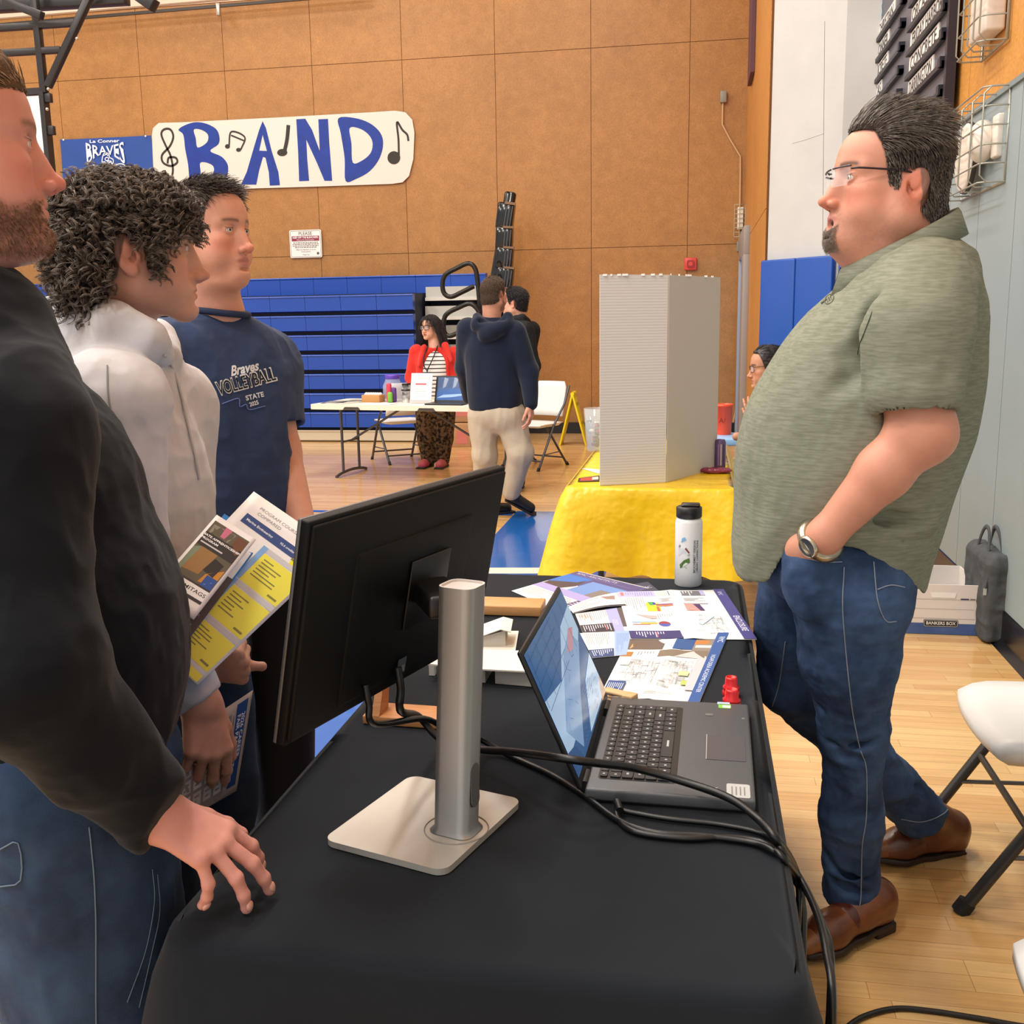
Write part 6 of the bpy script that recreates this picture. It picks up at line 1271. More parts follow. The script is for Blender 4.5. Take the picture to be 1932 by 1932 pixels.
mb = MB(); mb.sphere(toW(fr, (.080, 0, -.076)), .017*hs, mat('mouth_inside', '#3a1414', .6), 12, (.9, 1., .45), fr[0]); mb.build('mouth', t)
top = lambda L: np.clip((L[:, 2]-.045)/.03, 0, 1)
def comb(L):
    w = np.clip((L[:, 2]-.04)/.05, 0, 1)*np.clip((L[:, 0]+.06)/.06, 0, 1); return np.stack([-.95*w-.12*(1-w)+.80*w*np.clip((L[:, 0]-.02)/.06, 0, 1), .12*np.sign(L[:, 1])*w, -.9*(1-w)+.25*w+.7*np.clip((L[:, 0]-.02)/.06, 0, 1)], 1)
lf = lambda L: (1-.62*np.clip((-.035-L[:, 0])/.03, 0, 1))*np.clip(.42+1.25*top(L)+.3*np.clip((L[:, 0]-.02)/.05, 0, 1)*top(L)-.25*((L[:, 2] < .02) & (L[:, 0] > -.03)), .18, 1.75)
cap, st = hair_geo(Vh, Fh, Nh, fr, 'recede', 10500, .027, .00085, comb=comb, thick=.014, lenf=lf, root=1.02, lift=.38, seed=4, noise_amp=.16, grav=lambda L: np.stack([-.40*np.clip((L[:, 0]-.0)/.05, 0, 1), 0*L[:, 0], -.16+.12*np.clip((L[:, 0]-.02)/.05, 0, 1)], 1))
hair_obj(t, hair_mat('hair_brown_grey', '#4f443c', '#80766d'), '#332a25', cap, st)
# goatee and stubble as short hairs
def beard_obj(V, F, N, fr, kind, n, ln, r, m, parent, seed=0, thr=0.):
    L = toL(fr, V); p = np.clip(beard_mask(L, kind, seed)-thr, 0, 1)**1.5; rg = np.random.default_rng(seed); i = rg.choice(len(V), n, p=p/p.sum())
    D = N[i]*.55+np.tile(A(.15, 0, -.8) @ fr[0].T, (n, 1)); v, f = strands(V[i], D, ln*(.5+.8*rg.random(n))*fr[2], r*fr[2], 3, 0, 1, .35, A(0, 0, -.1), 3, None, seed)
    return make('beard', v, f, m, parent)
beard_obj(Vh, Fh, Nh, fr, 'goatee', 1900, .0055, .00028, hair_mat('beard_brown', '#7a685a', '#a39588'), t, 5, .45)
glasses(t, fr, '#1d1826', w=.027, h=.0165, full=False, z=-.001, x=.108)
# ---- polo shirt
Lf = [(540, 1578, 1838), (585, 1530, 1850), (640, 1488, 1855), (700, 1452, 1852), (760, 1420, 1842), (820, 1402, 1826), (880, 1391, 1806), (940, 1388, 1786), (1000, 1386, 1768), (1050, 1386, 1752), (1100, 1390, 1738)]
secs = []
for y, a, b in Lf:
    pa, pb = J(a, y), J(b, y); z = (pa[2]+pb[2])/2; cx = (pa[0]*.5+pb[0]*.5); hw = np.interp(z, [.85, 1.0, 1.15, 1.35, 1.5], [.215, .232, .245, .235, .20]); secs.append((z, cx, Y0, hw, pb[0]-cx, cx-pa[0]))
pc_ = J(1690, 498); zc0 = pc_[2]; secs.append((zc0+.01, J(1715, 490)[0], Y0, .135, .115, .105))
s = SDF(); s.loft(secs, .02, n=2.25)
for dy in (-.0, 1):      # yoke and sleeves
    q = 2*dy*(Y0-2.06); S1, S2, S3 = J(1738, 560, 2.13)+A(0, q*.62, 0), J(1726, 628, 2.065)+A(0, q, 0), J(1727, 734, 2.035)+A(0, q*1.02, 0)
    s.cone(J(1742, 498)+A(0, (-.04 if dy == 0 else .04), 0), S1, .066, .080, .05); s.cone(S1, S2, .083, .092, .05); s.cone(S2, S3, .092, .083, .03)
SA = (J(1722, 590, 2.065), J(1727, 736, 2.035))
hemx = lambda p: np.interp(p[:, 0], [J(1386, 1070)[0], J(1440, 1062)[0], J(1492, 1018, 2.1)[0], J(1560, 1000, 2.1)[0], J(1610, 1022, 2.08)[0], J(1680, 1078, 2.1)[0], J(1728, 1105)[0]], [J(1386, 1074)[2], J(1440, 1066)[2], J(1492, 1024, 2.1)[2], J(1560, 1010, 2.1)[2], J(1610, 1028, 2.08)[2], J(1680, 1080, 2.1)[2], J(1728, 1100)[2]])
hem_far = lambda p: np.where(p[:, 1] > Y0+.02, np.minimum(hemx(p), .90), hemx(p))
cut(s, lambda p: np.where(p[:, 2] < 1.1, hem_far(p)-p[:, 2], -.05))
# open sleeve ends
for dy in (0, 1):
    q = A(0, 2*dy*(Y0-2.06)*1.02, 0); a, b = SA[0]+q, SA[1]+q; d = nrm(b-a); e = b-d*.02
    near = (lambda a, d, e: lambda p: np.where((np.linalg.norm(p-e-np.outer((p-e) @ d, d), axis=1) < .115) & (np.abs(p[:, 1]-e[1]) < .12) & (p[:, 2] < e[2]+.08) & (p[:, 2] > e[2]-.16), (p-e) @ d-.012-.020*np.clip(np.abs(p[:, 0]-e[0])/.07, 0, 1.2)**2, -.05))(a, d, e)
    so = SDF(); so.cone(b-d*.075, b+d*.1, .068, .068, 0); s.sub(so, .004)
inn = SDF(); inn.loft([(z-.012 if i else z, cx, cy, hw-.012, f-.012, w-.012) for i, (z, cx, cy, hw, f, w) in enumerate(sorted(secs)[:4])], 0, n=2.25); cut(inn, lambda p: p[:, 2]-1.03); s.sub(inn, .004)
gr = lambda a, b, r=.010, k=.03: (s.cone(a, (a+b)/2, r*.1, r, k, '-'), s.cone((a+b)/2, b, r, r*.1, k, '-'))
for a, b, r in (((1640, 700, 2.085), (1560, 655, 2.08), .010), ((1640, 690, 2.085), (1560, 745, 2.075), .011), ((1636, 640, 2.085), (1660, 560, 2.05), .010), ((1632, 610, 2.08), (1630, 700, 2.08), .014), ((1832, 560, 2.10), (1822, 690, 2.08), .012), ((1600, 985, 2.08), (1750, 975, 2.10), .010), ((1620, 1000, 2.08), (1760, 1005, 2.12), .010)): gr(J(*a), J(*b), r)
for a, b, r in (((1600, 1012, 2.075), (1755, 990, 2.12), .014),): s.cone(J(*a), J(*b), r, r*.7, .03)
pm_ = mat('polo_green', '#7b7e6c', .85, bump=.3, bscale=700, col2='#8d907f', vscale=16, stretch=(1.6, 1.6, 16), detail=4., spec=.2)
V, F = s.mesh(.0052); V = relax(V, F, 3); V = crease(V, F, .010, 5.5, 11, (.5, 0, .85)); V = crease(V, F, .0035, 17, 12, (.3, 0, 1)); polo = make('polo_shirt', V, F, pm_, t)
bvp = BVHTree.FromPolygons([Vector(v) for v in V.tolist()], F.tolist())
# collar: folded band round the neck, sloping down to the front
def collar(parent, c, tilt_dir, rx, ry, zf, zb, m, wid=.042, out=.024, gap=.35, face=180., gap2=.55, name='collar', wt=.0):
    mb = MB(); n = 44; rows = []
    for i in range(n+1):
        th = gap+(2*PI-gap-gap2)*i/n; f = math.cos(th); a = math.radians(face)+th; x, y = math.cos(a), math.sin(a); zz = zf+(zb-zf)*(1-f)/2; e = max(0, 1-min(i, n-i)/9.); w = wid*(1+.2*e)
        B = [(0, -.012, .0), (.003, .0, 0), (.008, .004, 0), (.014, -.004, 0), (out*(1+.05*e), -w, 0), (out*(1+.05*e)-.004, -w-.001, 0), (.010, -.010, 0)]
        rows.append([c+A(x*(rx+b[0]), y*(ry+b[0]), zz-c[2]+b[1]) for b in B])
    k = 7; V = [p for r in rows for p in r]; F = [(i*k+j, (i+1)*k+j, (i+1)*k+j+1, i*k+j+1) for i in range(n) for j in range(k-1)]
    mb.add(V, F, m, True); return mb.build(name, parent)
cx_ = (J(1600, 500)[0]+J(1786, 430)[0])/2; collar(polo, A(cx_, Y0-.005, 1.55), 0, .105, .098, J(1598, 508)[2], J(1786, 396)[2], pm_, wid=.048, out=.03, gap=.16, face=184.)
for (x, y) in ((1577, 516), (1541, 552)):
    p = J(x, y, 2.26); hit = bvp.find_nearest(Vector(p)); mb = MB(); nn_ = np.array(hit[1]); mb.lathe([(.0075, 0), (.0075, .0025), (.005, .003), (0, .0025)], np.array(hit[0])+nn_*.0005, mat('button_green', '#565c4a', .4), 14, axis=nn_); mb.build('button', polo)
def on_surf(bv, px, py, off=.0012):
    r = _ray(px, py); h = bv.ray_cast(Vector(CC), Vector(nrm(r))); return np.array(h[0])+np.array(h[1])*off if h[0] is not None else None
mb = MB(); lg_ = [on_surf(bvp, 1565+8*math.cos(a)+3*math.sin(a), 565-9*math.sin(a)) for a in np.linspace(0, 2*PI, 22)[:-1]]
if all(p is not None for p in lg_): mb.tube(lg_, .0008, mat('logo_green', '#4f5545', .6), 4, closed=True)
for P in ([(1562, 571), (1564, 560), (1566, 568), (1568, 558), (1570, 566)],):
    q = [on_surf(bvp, *p) for p in P]
    if all(p is not None for p in q): mb.tube(q, .0007, mat('logo_green', '#4f5545', .6), 4)
if mb.V: mb.build('chest_logo', polo)
q = [on_surf(bvp, x, y, .0006) for x, y in ((1655, 560), (1645, 590), (1632, 625), (1622, 650), (1618, 668))]
mb = MB()
if all(p is not None for p in q): mb.tube(q, .0011, mat('logo_green', '#4f5545', .6), 4, sm=3); mb.build('shoulder_seam', polo)
# ---- jeans
dn = mat('denim_mid', '#2b3d5b', .85, col2='#4a6288', vscale=7, bump=.5, bscale=900, spec=.2, detail=5.); dst = mat('denim_stitch', '#8b93a2', .8)
s = SDF(); h1, k1, a1 = J(1595, 1090, 2.17), J(1610, 1372, 2.25), J(1604, 1690, 2.345)
h2, k2, a2 = J(1525, 1080, 2.42), J(1488, 1285, 2.47), J(1738, 1535, 2.69)
m1 = h1*.5+k1*.5
s.cone(h1, m1, .118, .102, .04); s.cone(m1, k1, .102, .072, .03); s.cone(k1, a1+(k1-a1)*.5, .070, .066, .03); s.cone(a1+(k1-a1)*.5, a1+(k1-a1)*.04, .066, .066, .02)
m2 = h2*.5+k2*.5; s.cone(h2, m2, .112, .098, .04); s.cone(m2, k2, .098, .076, .03); s.cone(k2, k2*.45+a2*.55, .076, .066, .03); s.cone(k2*.45+a2*.55, a2, .066, .066, .02)
s.ell(J(1612, 1085, 2.26), (.105, .19, .13), .05); s.ell(J(1632, 1110, 2.22), (.082, .13, .11), .05); s.ell(J(1622, 1050, 2.3), (.12, .18, .08), .03); s.cone(J(1500, 1060, 2.2), J(1510, 1060, 2.42), .075, .075, .05)
pk = SDF(); pk.ell(J(1535, 1022, 2.055), (.050, .028, .03), 0); 
pk = SDF(); pk.ell(J(1542, 1080, 2.105), (.074, .060, .105), 0); pk.plane(J(1540, 1046, 2.05), A(-.22, -.25, 1.), .012); s._add(pk.ev, J(1540, 1075, 2.095)-.12, J(1540, 1075, 2.095)+.12, .012, '+', None)
for e, d in ((a1, nrm(a1-k1)), (a2, nrm(a2-k2))): cut(s, (lambda e, d: lambda p: np.where(np.linalg.norm(p-e, axis=1) < .16, (p-e) @ d-.012, -.05))(e, d))
gg = lambda a, b, r: (s.cone(a, (a+b)/2, r*.1, r, .022, '-'), s.cone((a+b)/2, b, r, r*.1, .022, '-'))
for a, b, r in (((1560, 1420, 2.19), (1640, 1440, 2.18), .008), ((1570, 1400, 2.20), (1660, 1395, 2.18), .007), ((1560, 1630, 2.28), (1650, 1660, 2.28), .009), ((1555, 1660, 2.28), (1645, 1690, 2.28), .008), ((1690, 1470, 2.6), (1770, 1510, 2.62), .008), ((1520, 1330, 2.2), (1650, 1340, 2.17), .006), ((1482, 1120, 2.17), (1505, 1230, 2.2), .010)): gg(J(*a), J(*b), r)
V, F = s.mesh(.0052); V = relax(V, F, 1); lowm = lambda V: np.clip(1.5-V[:, 2]/.55, .45, 1.5); V = crease(V, F, .0085, 12, 21, (1, .3, .1), lowm); V = crease(V, F, .003, 28, 22)
jeans = make('jeans', V, F, dn, t); bvj = BVHTree.FromPolygons([Vector(v) for v in V.tolist()], F.tolist())
def seam(parent, P, bv, r=.0013, m=None, name='stitching', n=5):
    q = [on_surf(bv, *p) for p in [tuple(a[:2]) for a in catmull([A(x, y, 0) for x, y in P], n)]]; q = [p for p in q if p is not None]
    if len(q) > 2: mb = MB(); mb.tube(q, r, m or dst, 5); mb.build(name, parent)
seam(jeans, [(1592, 1070), (1590, 1150), (1598, 1250), (1608, 1340), (1622, 1410), (1634, 1450), (1634, 1540), (1626, 1600), (1624, 1690), (1618, 1726)], bvj)
seam(jeans, [(1498, 1036), (1520, 1052), (1555, 1060), (1588, 1060)], bvj); seam(jeans, [(1648, 1060), (1655, 1130), (1670, 1170), (1690, 1172)], bvj); seam(jeans, [(1655, 1112), (1680, 1104), (1706, 1108)], bvj)
seam(jeans, [(1548, 1700), (1580, 1715), (1620, 1722), (1660, 1712)], bvj, .0012); seam(jeans, [(1482, 1210), (1470, 1290), (1455, 1340)], bvj, .0012)
seam(jeans, [(1700, 1545), (1740, 1550), (1780, 1535), (1795, 1515)], bvj, .0012)
# ---- boots
lea = mat('boot_leather', '#7a4320', .32, col2='#5e2f17', vscale=9, spec=.6, bump=.15, bscale=120); sole = mat('boot_sole', '#2b1a12', .5); leb = mat('boot_leather_dark', '#54231a', .3, spec=.6)
def boot(heel, toe, up, ank, name):
    d = nrm(toe-heel); u = nrm(up-d*up.dot(d)); w = np.cross(u, d); L = .30; P = lambda x, y, z: heel+d*x+w*y+u*z
    s = SDF(); s.cone(P(.04, 0, .085), P(.10, 0, .075), .040, .042, .02); s.cone(P(.10, 0, .075), P(.21, 0, .050), .044, .040, .03); s.cone(P(.21, 0, .050), P(.275, 0, .040), .042, .024, .03); s.cone(P(.03, 0, .05), P(.05, 0, .055), .036, .036, .02); s.cone(P(.055, 0, .09), ank, .046, .050, .03)
    s.plane(P(0, 0, .028), -u, .006); V, F = s.mesh(.0036); o = make(name, V, F, lea, t)
    R = np.stack([d, w, u], 1); s = SDF(); s.cone(P(.035, 0, .024), P(.12, 0, .022), .036, .036, .01); s.cone(P(.12, 0, .022), P(.21, 0, .016), .036, .047, .02); s.cone(P(.21, 0, .016), P(.262, 0, .016), .047, .030, .02)
    s.plane(P(0, 0, .030), u, .003); s.plane(P(0, 0, .014), -u, .003); V, F = s.mesh(.0034); make('sole', V, F, sole, o)
    mb = MB(); mb.box(P(.040, 0, .012), (.066, .066, .030), sole, rot=R, bev=.006); mb.build('heel', o)
    s = SDF(); s.cone(P(.205, 0, .052), P(.277, 0, .041), .0415, .0255, .03); s.plane(P(.19, 0, 0), -d, .004); s.plane(P(0, 0, .029), -u, .004); V, F = s.mesh(.0034); make('toe_cap', V, F, mat('boot_toe', '#8a5630', .3, spec=.6), o)
    s = SDF(); s.cone(P(.085, 0, .079), P(.15, 0, .066), .0445, .0425, .02); s.plane(P(0, 0, .032), -u, .004); V, F = s.mesh(.0034); make('saddle', V, F, leb, o); return o
boot(onZ(1668, 1752)+A(.012, .02, 0), onZ(1500, 1822), A(0, 0, 1), a1+A(.01, 0, .02), 'boot')
tq = onZ(1664, 1628); hq = onY(1812, 1612, 2.79); boot(hq, tq+(tq-hq)*.25, A(.35, .1, 1), a2+A(0, 0, .01), 'boot')
# ---- wrist watch
wd_ = nrm(hk-wr); up_ = nrm(np.cross(wd_, A(0, 1, 0))); wc_ = wr+wd_*.012; sd = np.cross(wd_, up_); mb = MB(); gold = mat('watch_steel', '#b9ad98', .25, metal=.9)
mb.tube([wc_+(up_*math.cos(a)*1.05+sd*math.sin(a))*.0385 for a in np.linspace(0, 2*PI, 40)[:-1]], .0065, gold, 6, closed=True, flat=1.9); wt = mb.build('wrist_watch', t)
fc = nrm(A(-.35, -1, .15)); fc = nrm(fc-wd_*fc.dot(wd_)); mb = MB(); mb.lathe([(.0235, 0), (.0245, .003), (.0215, .007)], wc_+fc*.036, gold, 24, axis=fc); mb.build('watch_case', wt); mb = MB(); mb.lathe([(.0195, .0072), (.0, .0074)], wc_+fc*.036, mat('watch_face', '#1b2330', .2), 24, axis=fc); mb.build('watch_face', wt)
# ================================================================== three listeners at the left
def person(label, loc, **k): return thing('person', label, 'person', loc)
# ---------------------------------------------------------------- front: dark sweatshirt, beard, hand on the table
t = person('bearded blond man in black sweatshirt at left edge, hand on the table', (-.95, 1.15, 0))
yaw, pit, hs = 40., -3., 1.03; Rh = rotz(math.radians(yaw)) @ roty(math.radians(pit)); o_ = onY(116, 348, 1.24)-hs*(Rh @ A(.1195, 0, -.042)); fr = hframe(o_, yaw, pit, 0, hs)
s = SDF(); head_sdf(s, fr, fat=.45, nose=1.0, jaw=1.06); nk = toW(fr, (-.055, 0, -.20)); s.cone(toW(fr, (-.028, 0, -.05)), nk, .068, .078, .03)
Vh, Fh = s.mesh(.0023); Nh = vnormals(Vh, Fh)
arm = SDF(); wr = onY(296, 1538, 1.06)
fwd = nrm(A(.84, .14, -.50))
fg = hand_sdf(arm, wr, (.84, .14, -.50), (.50, -.25, .80), side=1, sc=.90, curl=(.36, .30, .34, .50), spread=(.24, .05, -.20, -.46), thumb=(.6, .3, .3), base=(.10, .0, .0, .14))
sh, el = onY(-20, 790, 1.02), onY(40, 1260, .95); arm.cone(el*.3+wr*.7, wr, .026, .029, .02); arm.cone(sh, el, .045, .034, .02); arm.cone(el, el*.3+wr*.7, .034, .026, .02)
hand_sdf(arm, A(-1.02, 1.36, .84), (.15, 0, -1), (0, 1, 0), side=1, sc=.95, curl=(.4, .4, .45, .5)); arm.ell((-.95, 1.2, 1.25), (.09, .11, .22), .05); arm.cone(nk, sh, .07, .06, .05); arm.cone(nk, (-.93, 1.2, 1.35), .07, .1, .05)
skin_obj(t, [(Vh, Fh), arm.mesh(.0030)], fr, '#cf9184', beard='full', bcol='#6a4a36', bamt=.72, lipcol='#b87a74', browcol='#7a5a42', flush=.9, seed=6)
eye_geo(fr, (1, -.1, 0)).build('eyes', t)
nails(t, fg[:4], 1.0)
beard_obj(Vh, Fh, Nh, fr, 'full', 4200, .0065, .0003, hair_mat('beard_blond', '#6b4c36', '#94745a'), t, 8, .25)
cap, st = hair_geo(Vh, Fh, Nh, fr, 'low', 7000, .045, .0008, comb=lambda L: np.stack([-.7+0*L[:, 0], 0*L[:, 0], np.interp(L[:, 2], [.03, .09], [-.8, .3])+.8*np.clip((L[:, 0]-.05)/.03, 0, 1)], 1), thick=.011, lift=.2, lenf=lambda L: np.clip(.2+(L[:, 2]-.02)/.07, .2, 1.1), seed=8, noise_amp=.15)
hair_obj(t, hair_mat('hair_dark_blond', '#6f5640', '#96785a'), '#5a4532', cap, st)
# sweatshirt
sw_ = mat('sweat_black', '#0c1018', .85, bump=.12, bscale=500, sheen=.10, var=.15, vscale=4, spec=.15)
s = SDF(); Y1 = 1.22
prof = [(580, -10), (620, 40), (660, 82), (720, 140), (800, 212), (880, 258), (960, 284), (1040, 322), (1120, 352), (1200, 368), (1290, 367), (1360, 352), (1420, 330)]
secs = []
for y, x in prof:
    p = onY(x, y, Y1+.10); d = np.interp(p[2], [.85, 1.1, 1.45], [.15, .155, .10]); secs.append((p[2], p[0]-d, Y1, np.interp(p[2], [.85, 1.1, 1.35, 1.5], [.19, .21, .215, .15]), d, .19))
s.loft(secs, .02, n=2.2)
s.cone(onY(-40, 640, 1.15), sh+A(0, .02, -.02), .085, .088, .05); s.cone(sh+A(0, .02, -.02), el, .088, .078, .04); fm = el*.5+wr*.5; s.cone(el, fm, .080, .066, .04); s.cone(fm, wr-(wr-fm)*.10, .066, .047, .02)
cf = wr-(wr-fm)*.16; s.cone(cf, wr+fwd*.004, .042, .039, .006)
L1s, L1e, L1w = A(-1.02, 1.37, 1.37), A(-1.10, 1.375, 1.08), A(-1.02, 1.36, .85); s.cone(L1s, L1e, .075, .062, .05); s.cone(L1e, L1w, .062, .045, .02)
s.cone(onY(-12, 560, 1.2), onY(-60, 540, 1.25), .035, .05, .03)
cuts = wr+fwd*.004; cut(s, lambda p: np.where(np.linalg.norm(p-cuts, axis=1) < .09, (p-cuts) @ fwd, -.05))
V, F = s.mesh(.0055); V = relax(V, F, 1); V = crease(V, F, .013, 6, 31, (.3, .1, 1)); V = crease(V, F, .003, 18, 32); make('sweatshirt', V, F, sw_, t)
# jeans
dk_ = mat('denim_dark', '#26364e', .88, col2='#3c5270', vscale=5, bump=.5, bscale=900, spec=.2, detail=5.)
s = SDF(); hp = onY(130, 1520, 1.12); hp2 = onY(150, 1500, 1.36)
for h, kx in ((hp, 0), (hp2, .02)): s.cone(h+A(0, 0, .02), h+A(.0, .03, -.40), .128, .118, .04); s.cone(h+A(.0, .03, -.40), A(h[0]-.02, h[1]+.04, .08), .115, .085, .03)
s.ell((hp+hp2)/2+A(-.03, 0, .04), (.165, .2, .14), .04); cut(s, lambda p: .01-p[:, 2], .002)
V, F = s.mesh(.0075); V = crease(V, F, .008, 8, 41, (0, 0, 1)); V = crease(V, F, .003, 24, 42); jn = make('jeans', V, F, dk_, t); bvj = BVHTree.FromPolygons([Vector(v) for v in V.tolist()], F.tolist())
lst = mat('denim_stitch_pale', '#66788f', .8)
seam(jn, [(168, 1560), (176, 1640), (180, 1720), (181, 1800), (181, 1900), (182, 1960)], bvj, .0010, lst); seam(jn, [(0, 1602), (35, 1590), (40, 1660), (0, 1672)], bvj, .0010, lst, n=3)
seam(jn, [(286, 1640), (290, 1700), (275, 1790), (240, 1890)], bvj, .0007, lst); seam(jn, [(296, 1650), (300, 1720), (285, 1800), (262, 1900)], bvj, .0007, lst)
for i, h in enumerate((hp, hp2)):
    q = A(h[0], h[1]+.04, 0); s = SDF(); s.cone(q+A(-.05, 0, .045), q+A(.16, 0, .035), .042, .036, .02); s.cone(q+A(-.02, 0, .06), q+A(-.02, 0, .12), .05, .05, .03); s.plane((0, 0, .004), (0, 0, -1), .003); V, F = s.mesh(.007); make('shoe', V, F, mat('shoe_dark', '#23252a', .5), t)
# ---------------------------------------------------------------- middle: curly dark hair, grey hoodie, holding papers
t = person('teenage boy with curly dark hair in a light grey hoodie, looking down at papers', (-1.0, 1.75, 0))
yaw, pit, hs = 32., 0., 1.02; Rh = rotz(math.radians(yaw)) @ roty(math.radians(pit)); o_ = onY(391, 519, 1.76)-hs*(Rh @ A(.1195, 0, -.042)); fr = hframe(o_, yaw, pit, 0, hs)
s = SDF(); head_sdf(s, fr, fat=.1, nose=.9, jaw=.98); nk = onY(232, 640, 1.76); s.cone(toW(fr, (-.035, 0, -.05)), nk, .056, .066, .03)
Vh, Fh = s.mesh(.0023); Nh = vnormals(Vh, Fh)
arm = SDF(); wr = onY(378, 1322, 1.50); w2 = onY(385, 1258, 1.72)
fr_ = hand_sdf(arm, wr, (.18, -.15, -1), (.75, -.55, .0), side=1, sc=.98, curl=(.25, .30, .35, .40), thumb=(.5, .35, .3), base=(.25, .25, .28, .3))
fl_ = hand_sdf(arm, w2, (.95, -.1, .10), (.1, -.95, -.3), side=1, sc=.92, curl=(1.0, 1.05, 1.1, 1.1), thumb=(-.7, .8, .8), base=(.9, .9, .9, .9))
shr, shl, elr, ell_ = onY(215, 760, 1.55), onY(330, 770, 1.93), onY(240, 1130, 1.50), onY(330, 1120, 1.93)
arm.chain([shr, elr, wr], [.05, .042, .029], .02); arm.chain([shl, ell_, w2], [.05, .042, .029], .02); TC = A(nk[0]-.05, 1.75, 1.2); arm.ell(TC, (.06, .1, .18), .03); arm.cone(nk, TC, .055, .06, .03); arm.cone(TC+A(0, -.03, .1), shr, .05, .045, .03); arm.cone(TC+A(0, .03, .1), shl, .05, .045, .03)
skin_obj(t, [(Vh, Fh), arm.mesh(.0032)], fr, '#cf9a84', lipcol='#b27068', browcol='#2a211c', flush=.5, scalp='curly', scol='#3b322b', seed=9)
eye_geo(fr, (1, 0, -.35)).build('eyes', t)
nails(t, fr_[:4], .98)
bump_ = lambda L: np.clip(.95-.35*np.clip((L[:, 2]-.03)/.05, 0, 1)+.5*np.clip((-.02-L[:, 0])/.06, 0, 1)+.15*np.clip((L[:, 0]-.03)/.05, 0, 1), .5, 1.6)
comb = lambda L: np.stack([.35*np.clip((L[:, 0]+.02)/.06, -1, 1), .3*np.sign(L[:, 1]), np.where(L[:, 2] > .06, .1, -.55)], 1)
cap, st = hair_geo(Vh, Fh, Nh, fr, 'curly', 950, .036, .0007, comb=comb, thick=.012, curl=.0065, cw=1.35, seg=12, lenf=bump_, lift=.14, seed=10, noise_amp=.22, grav=(0, 0, -.15), clump=7, cr=.0022)
cap = (cap[0]+vnormals(*cap)*(.008*noise(cap[0], 50, 3)+.004*noise(cap[0], 130, 4))[:, None], cap[1])
Hm2 = lambda L: hmask(L, 'curly', 1)
_, st2 = hair_geo(Vh+Nh*.005*hs*np.clip(bump_(toL(fr, Vh)), .5, 1.5)[:, None], Fh, Nh, fr, 'curly', 850, .030, .0007, comb=comb, thick=.01, curl=.0075, cw=1.4, seg=12, lenf=bump_, lift=.22, seed=12, noise_amp=.30, grav=(0, 0, -.15), clump=7, cr=.0020)
hair_obj(t, hair_mat('hair_curly_dark', '#463b33', '#85776a'), '#251e1a', cap, st, st2)
hd = mat('hoodie_grey', '#cfcfd4', .95, bump=.12, bscale=900, sheen=.15, var=.05, vscale=30, spec=.15)
s = SDF(); Y2 = 1.75; prof = [(640, 300), (700, 335), (760, 352), (840, 380), (920, 400), (1000, 406), (1100, 404), (1200, 400), (1290, 395)]; secs = []
for y, x in prof:
    p = onY(x, y, Y2+.06); d = np.interp(p[2], [.9, 1.2, 1.45], [.14, .14, .09]); secs.append((p[2], p[0]-d, Y2, np.interp(p[2], [.9, 1.1, 1.3, 1.42], [.175, .19, .195, .11]), d, .14))
s.loft(secs, .02, n=2.2); s.cone(nk+A(-.03, 0, -.06), nk+A(-.03, 0, -.22), .085, .12, .05)
s.cone(nk+A(-.03, -.05, -.07), shr, .07, .078, .05); s.cone(shr, elr, .080, .066, .03); f1 = elr*.35+wr*.65; s.cone(elr, f1, .066, .052, .03); s.cone(f1, wr*.93+elr*.07, .052, .043, .015); cb1 = wr*.95+elr*.05; s.cone(cb1, wr, .038, .036, .004)
s.cone(nk+A(-.03, .05, -.07), shl, .07, .078, .05); s.cone(shl, ell_, .08, .065, .03); s.cone(ell_, w2*.9+ell_*.1, .065, .045, .02); s.cone(w2*.92+ell_*.08, w2, .040, .037, .005)
for w_, e_ in ((wr, elr), (w2, ell_)): d = nrm(w_-e_); cut(s, (lambda w_, d: lambda p: np.where(np.linalg.norm(p-w_, axis=1) < .08, (p-w_) @ d, -.05))(w_, d))
# hood lying round the neck
hc = [onY(x, y, Y_) for x, y, Y_ in ((308, 672, 1.66), (285, 640, 1.63), (215, 612, 1.62), (130, 596, 1.70), (112, 600, 1.83), (190, 600, 1.93), (300, 640, 1.88), (318, 672, 1.80))]
s.chain(hc, [.020, .025, .029, .034, .034, .030, .024, .020], .03)
s.chain([onY(x, y, Y_) for x, y, Y_ in ((235, 668, 1.63), (150, 650, 1.64), (95, 640, 1.73), (105, 640, 1.85))], [.025, .035, .04, .036], .04)
V, F = s.mesh(.0052); V = relax(V, F, 1); V = crease(V, F, .010, 8, 51, (.1, 0, 1)); V = crease(V, F, .003, 20, 52); hoo = make('hoodie', V, F, hd, t); bvh_ = BVHTree.FromPolygons([Vector(v) for v in V.tolist()], F.tolist())
seam(hoo, [(202, 690), (206, 760), (230, 840), (260, 900)], bvh_, .0014, mat('hoodie_seam', '#8f8f92', .9), 'shoulder_seam')
q = [on_surf(bvh_, x, y, .003) for x, y in ((309, 668), (322, 690), (338, 740), (352, 800), (366, 860), (374, 905))]; q = [p for p in q if p is not None]
if len(q) > 3: mb = MB(); mb.tube(q, .0028, mat('drawstring', '#c9c8c8', .8), 6, sm=4); mb.build('drawstring', hoo)
blk = mat('trouser_black', '#15161a', .9, bump=.3, bscale=400, spec=.2, sheen=.1)
s = SDF(); 
for x, y in ((-1.01, 1.66), (-.99, 1.86)): s.cone((x, y, .90), (x+.02, y, .48), .105, .08, .03); s.cone((x+.02, y, .48), (x, y, .06), .078, .07, .03)
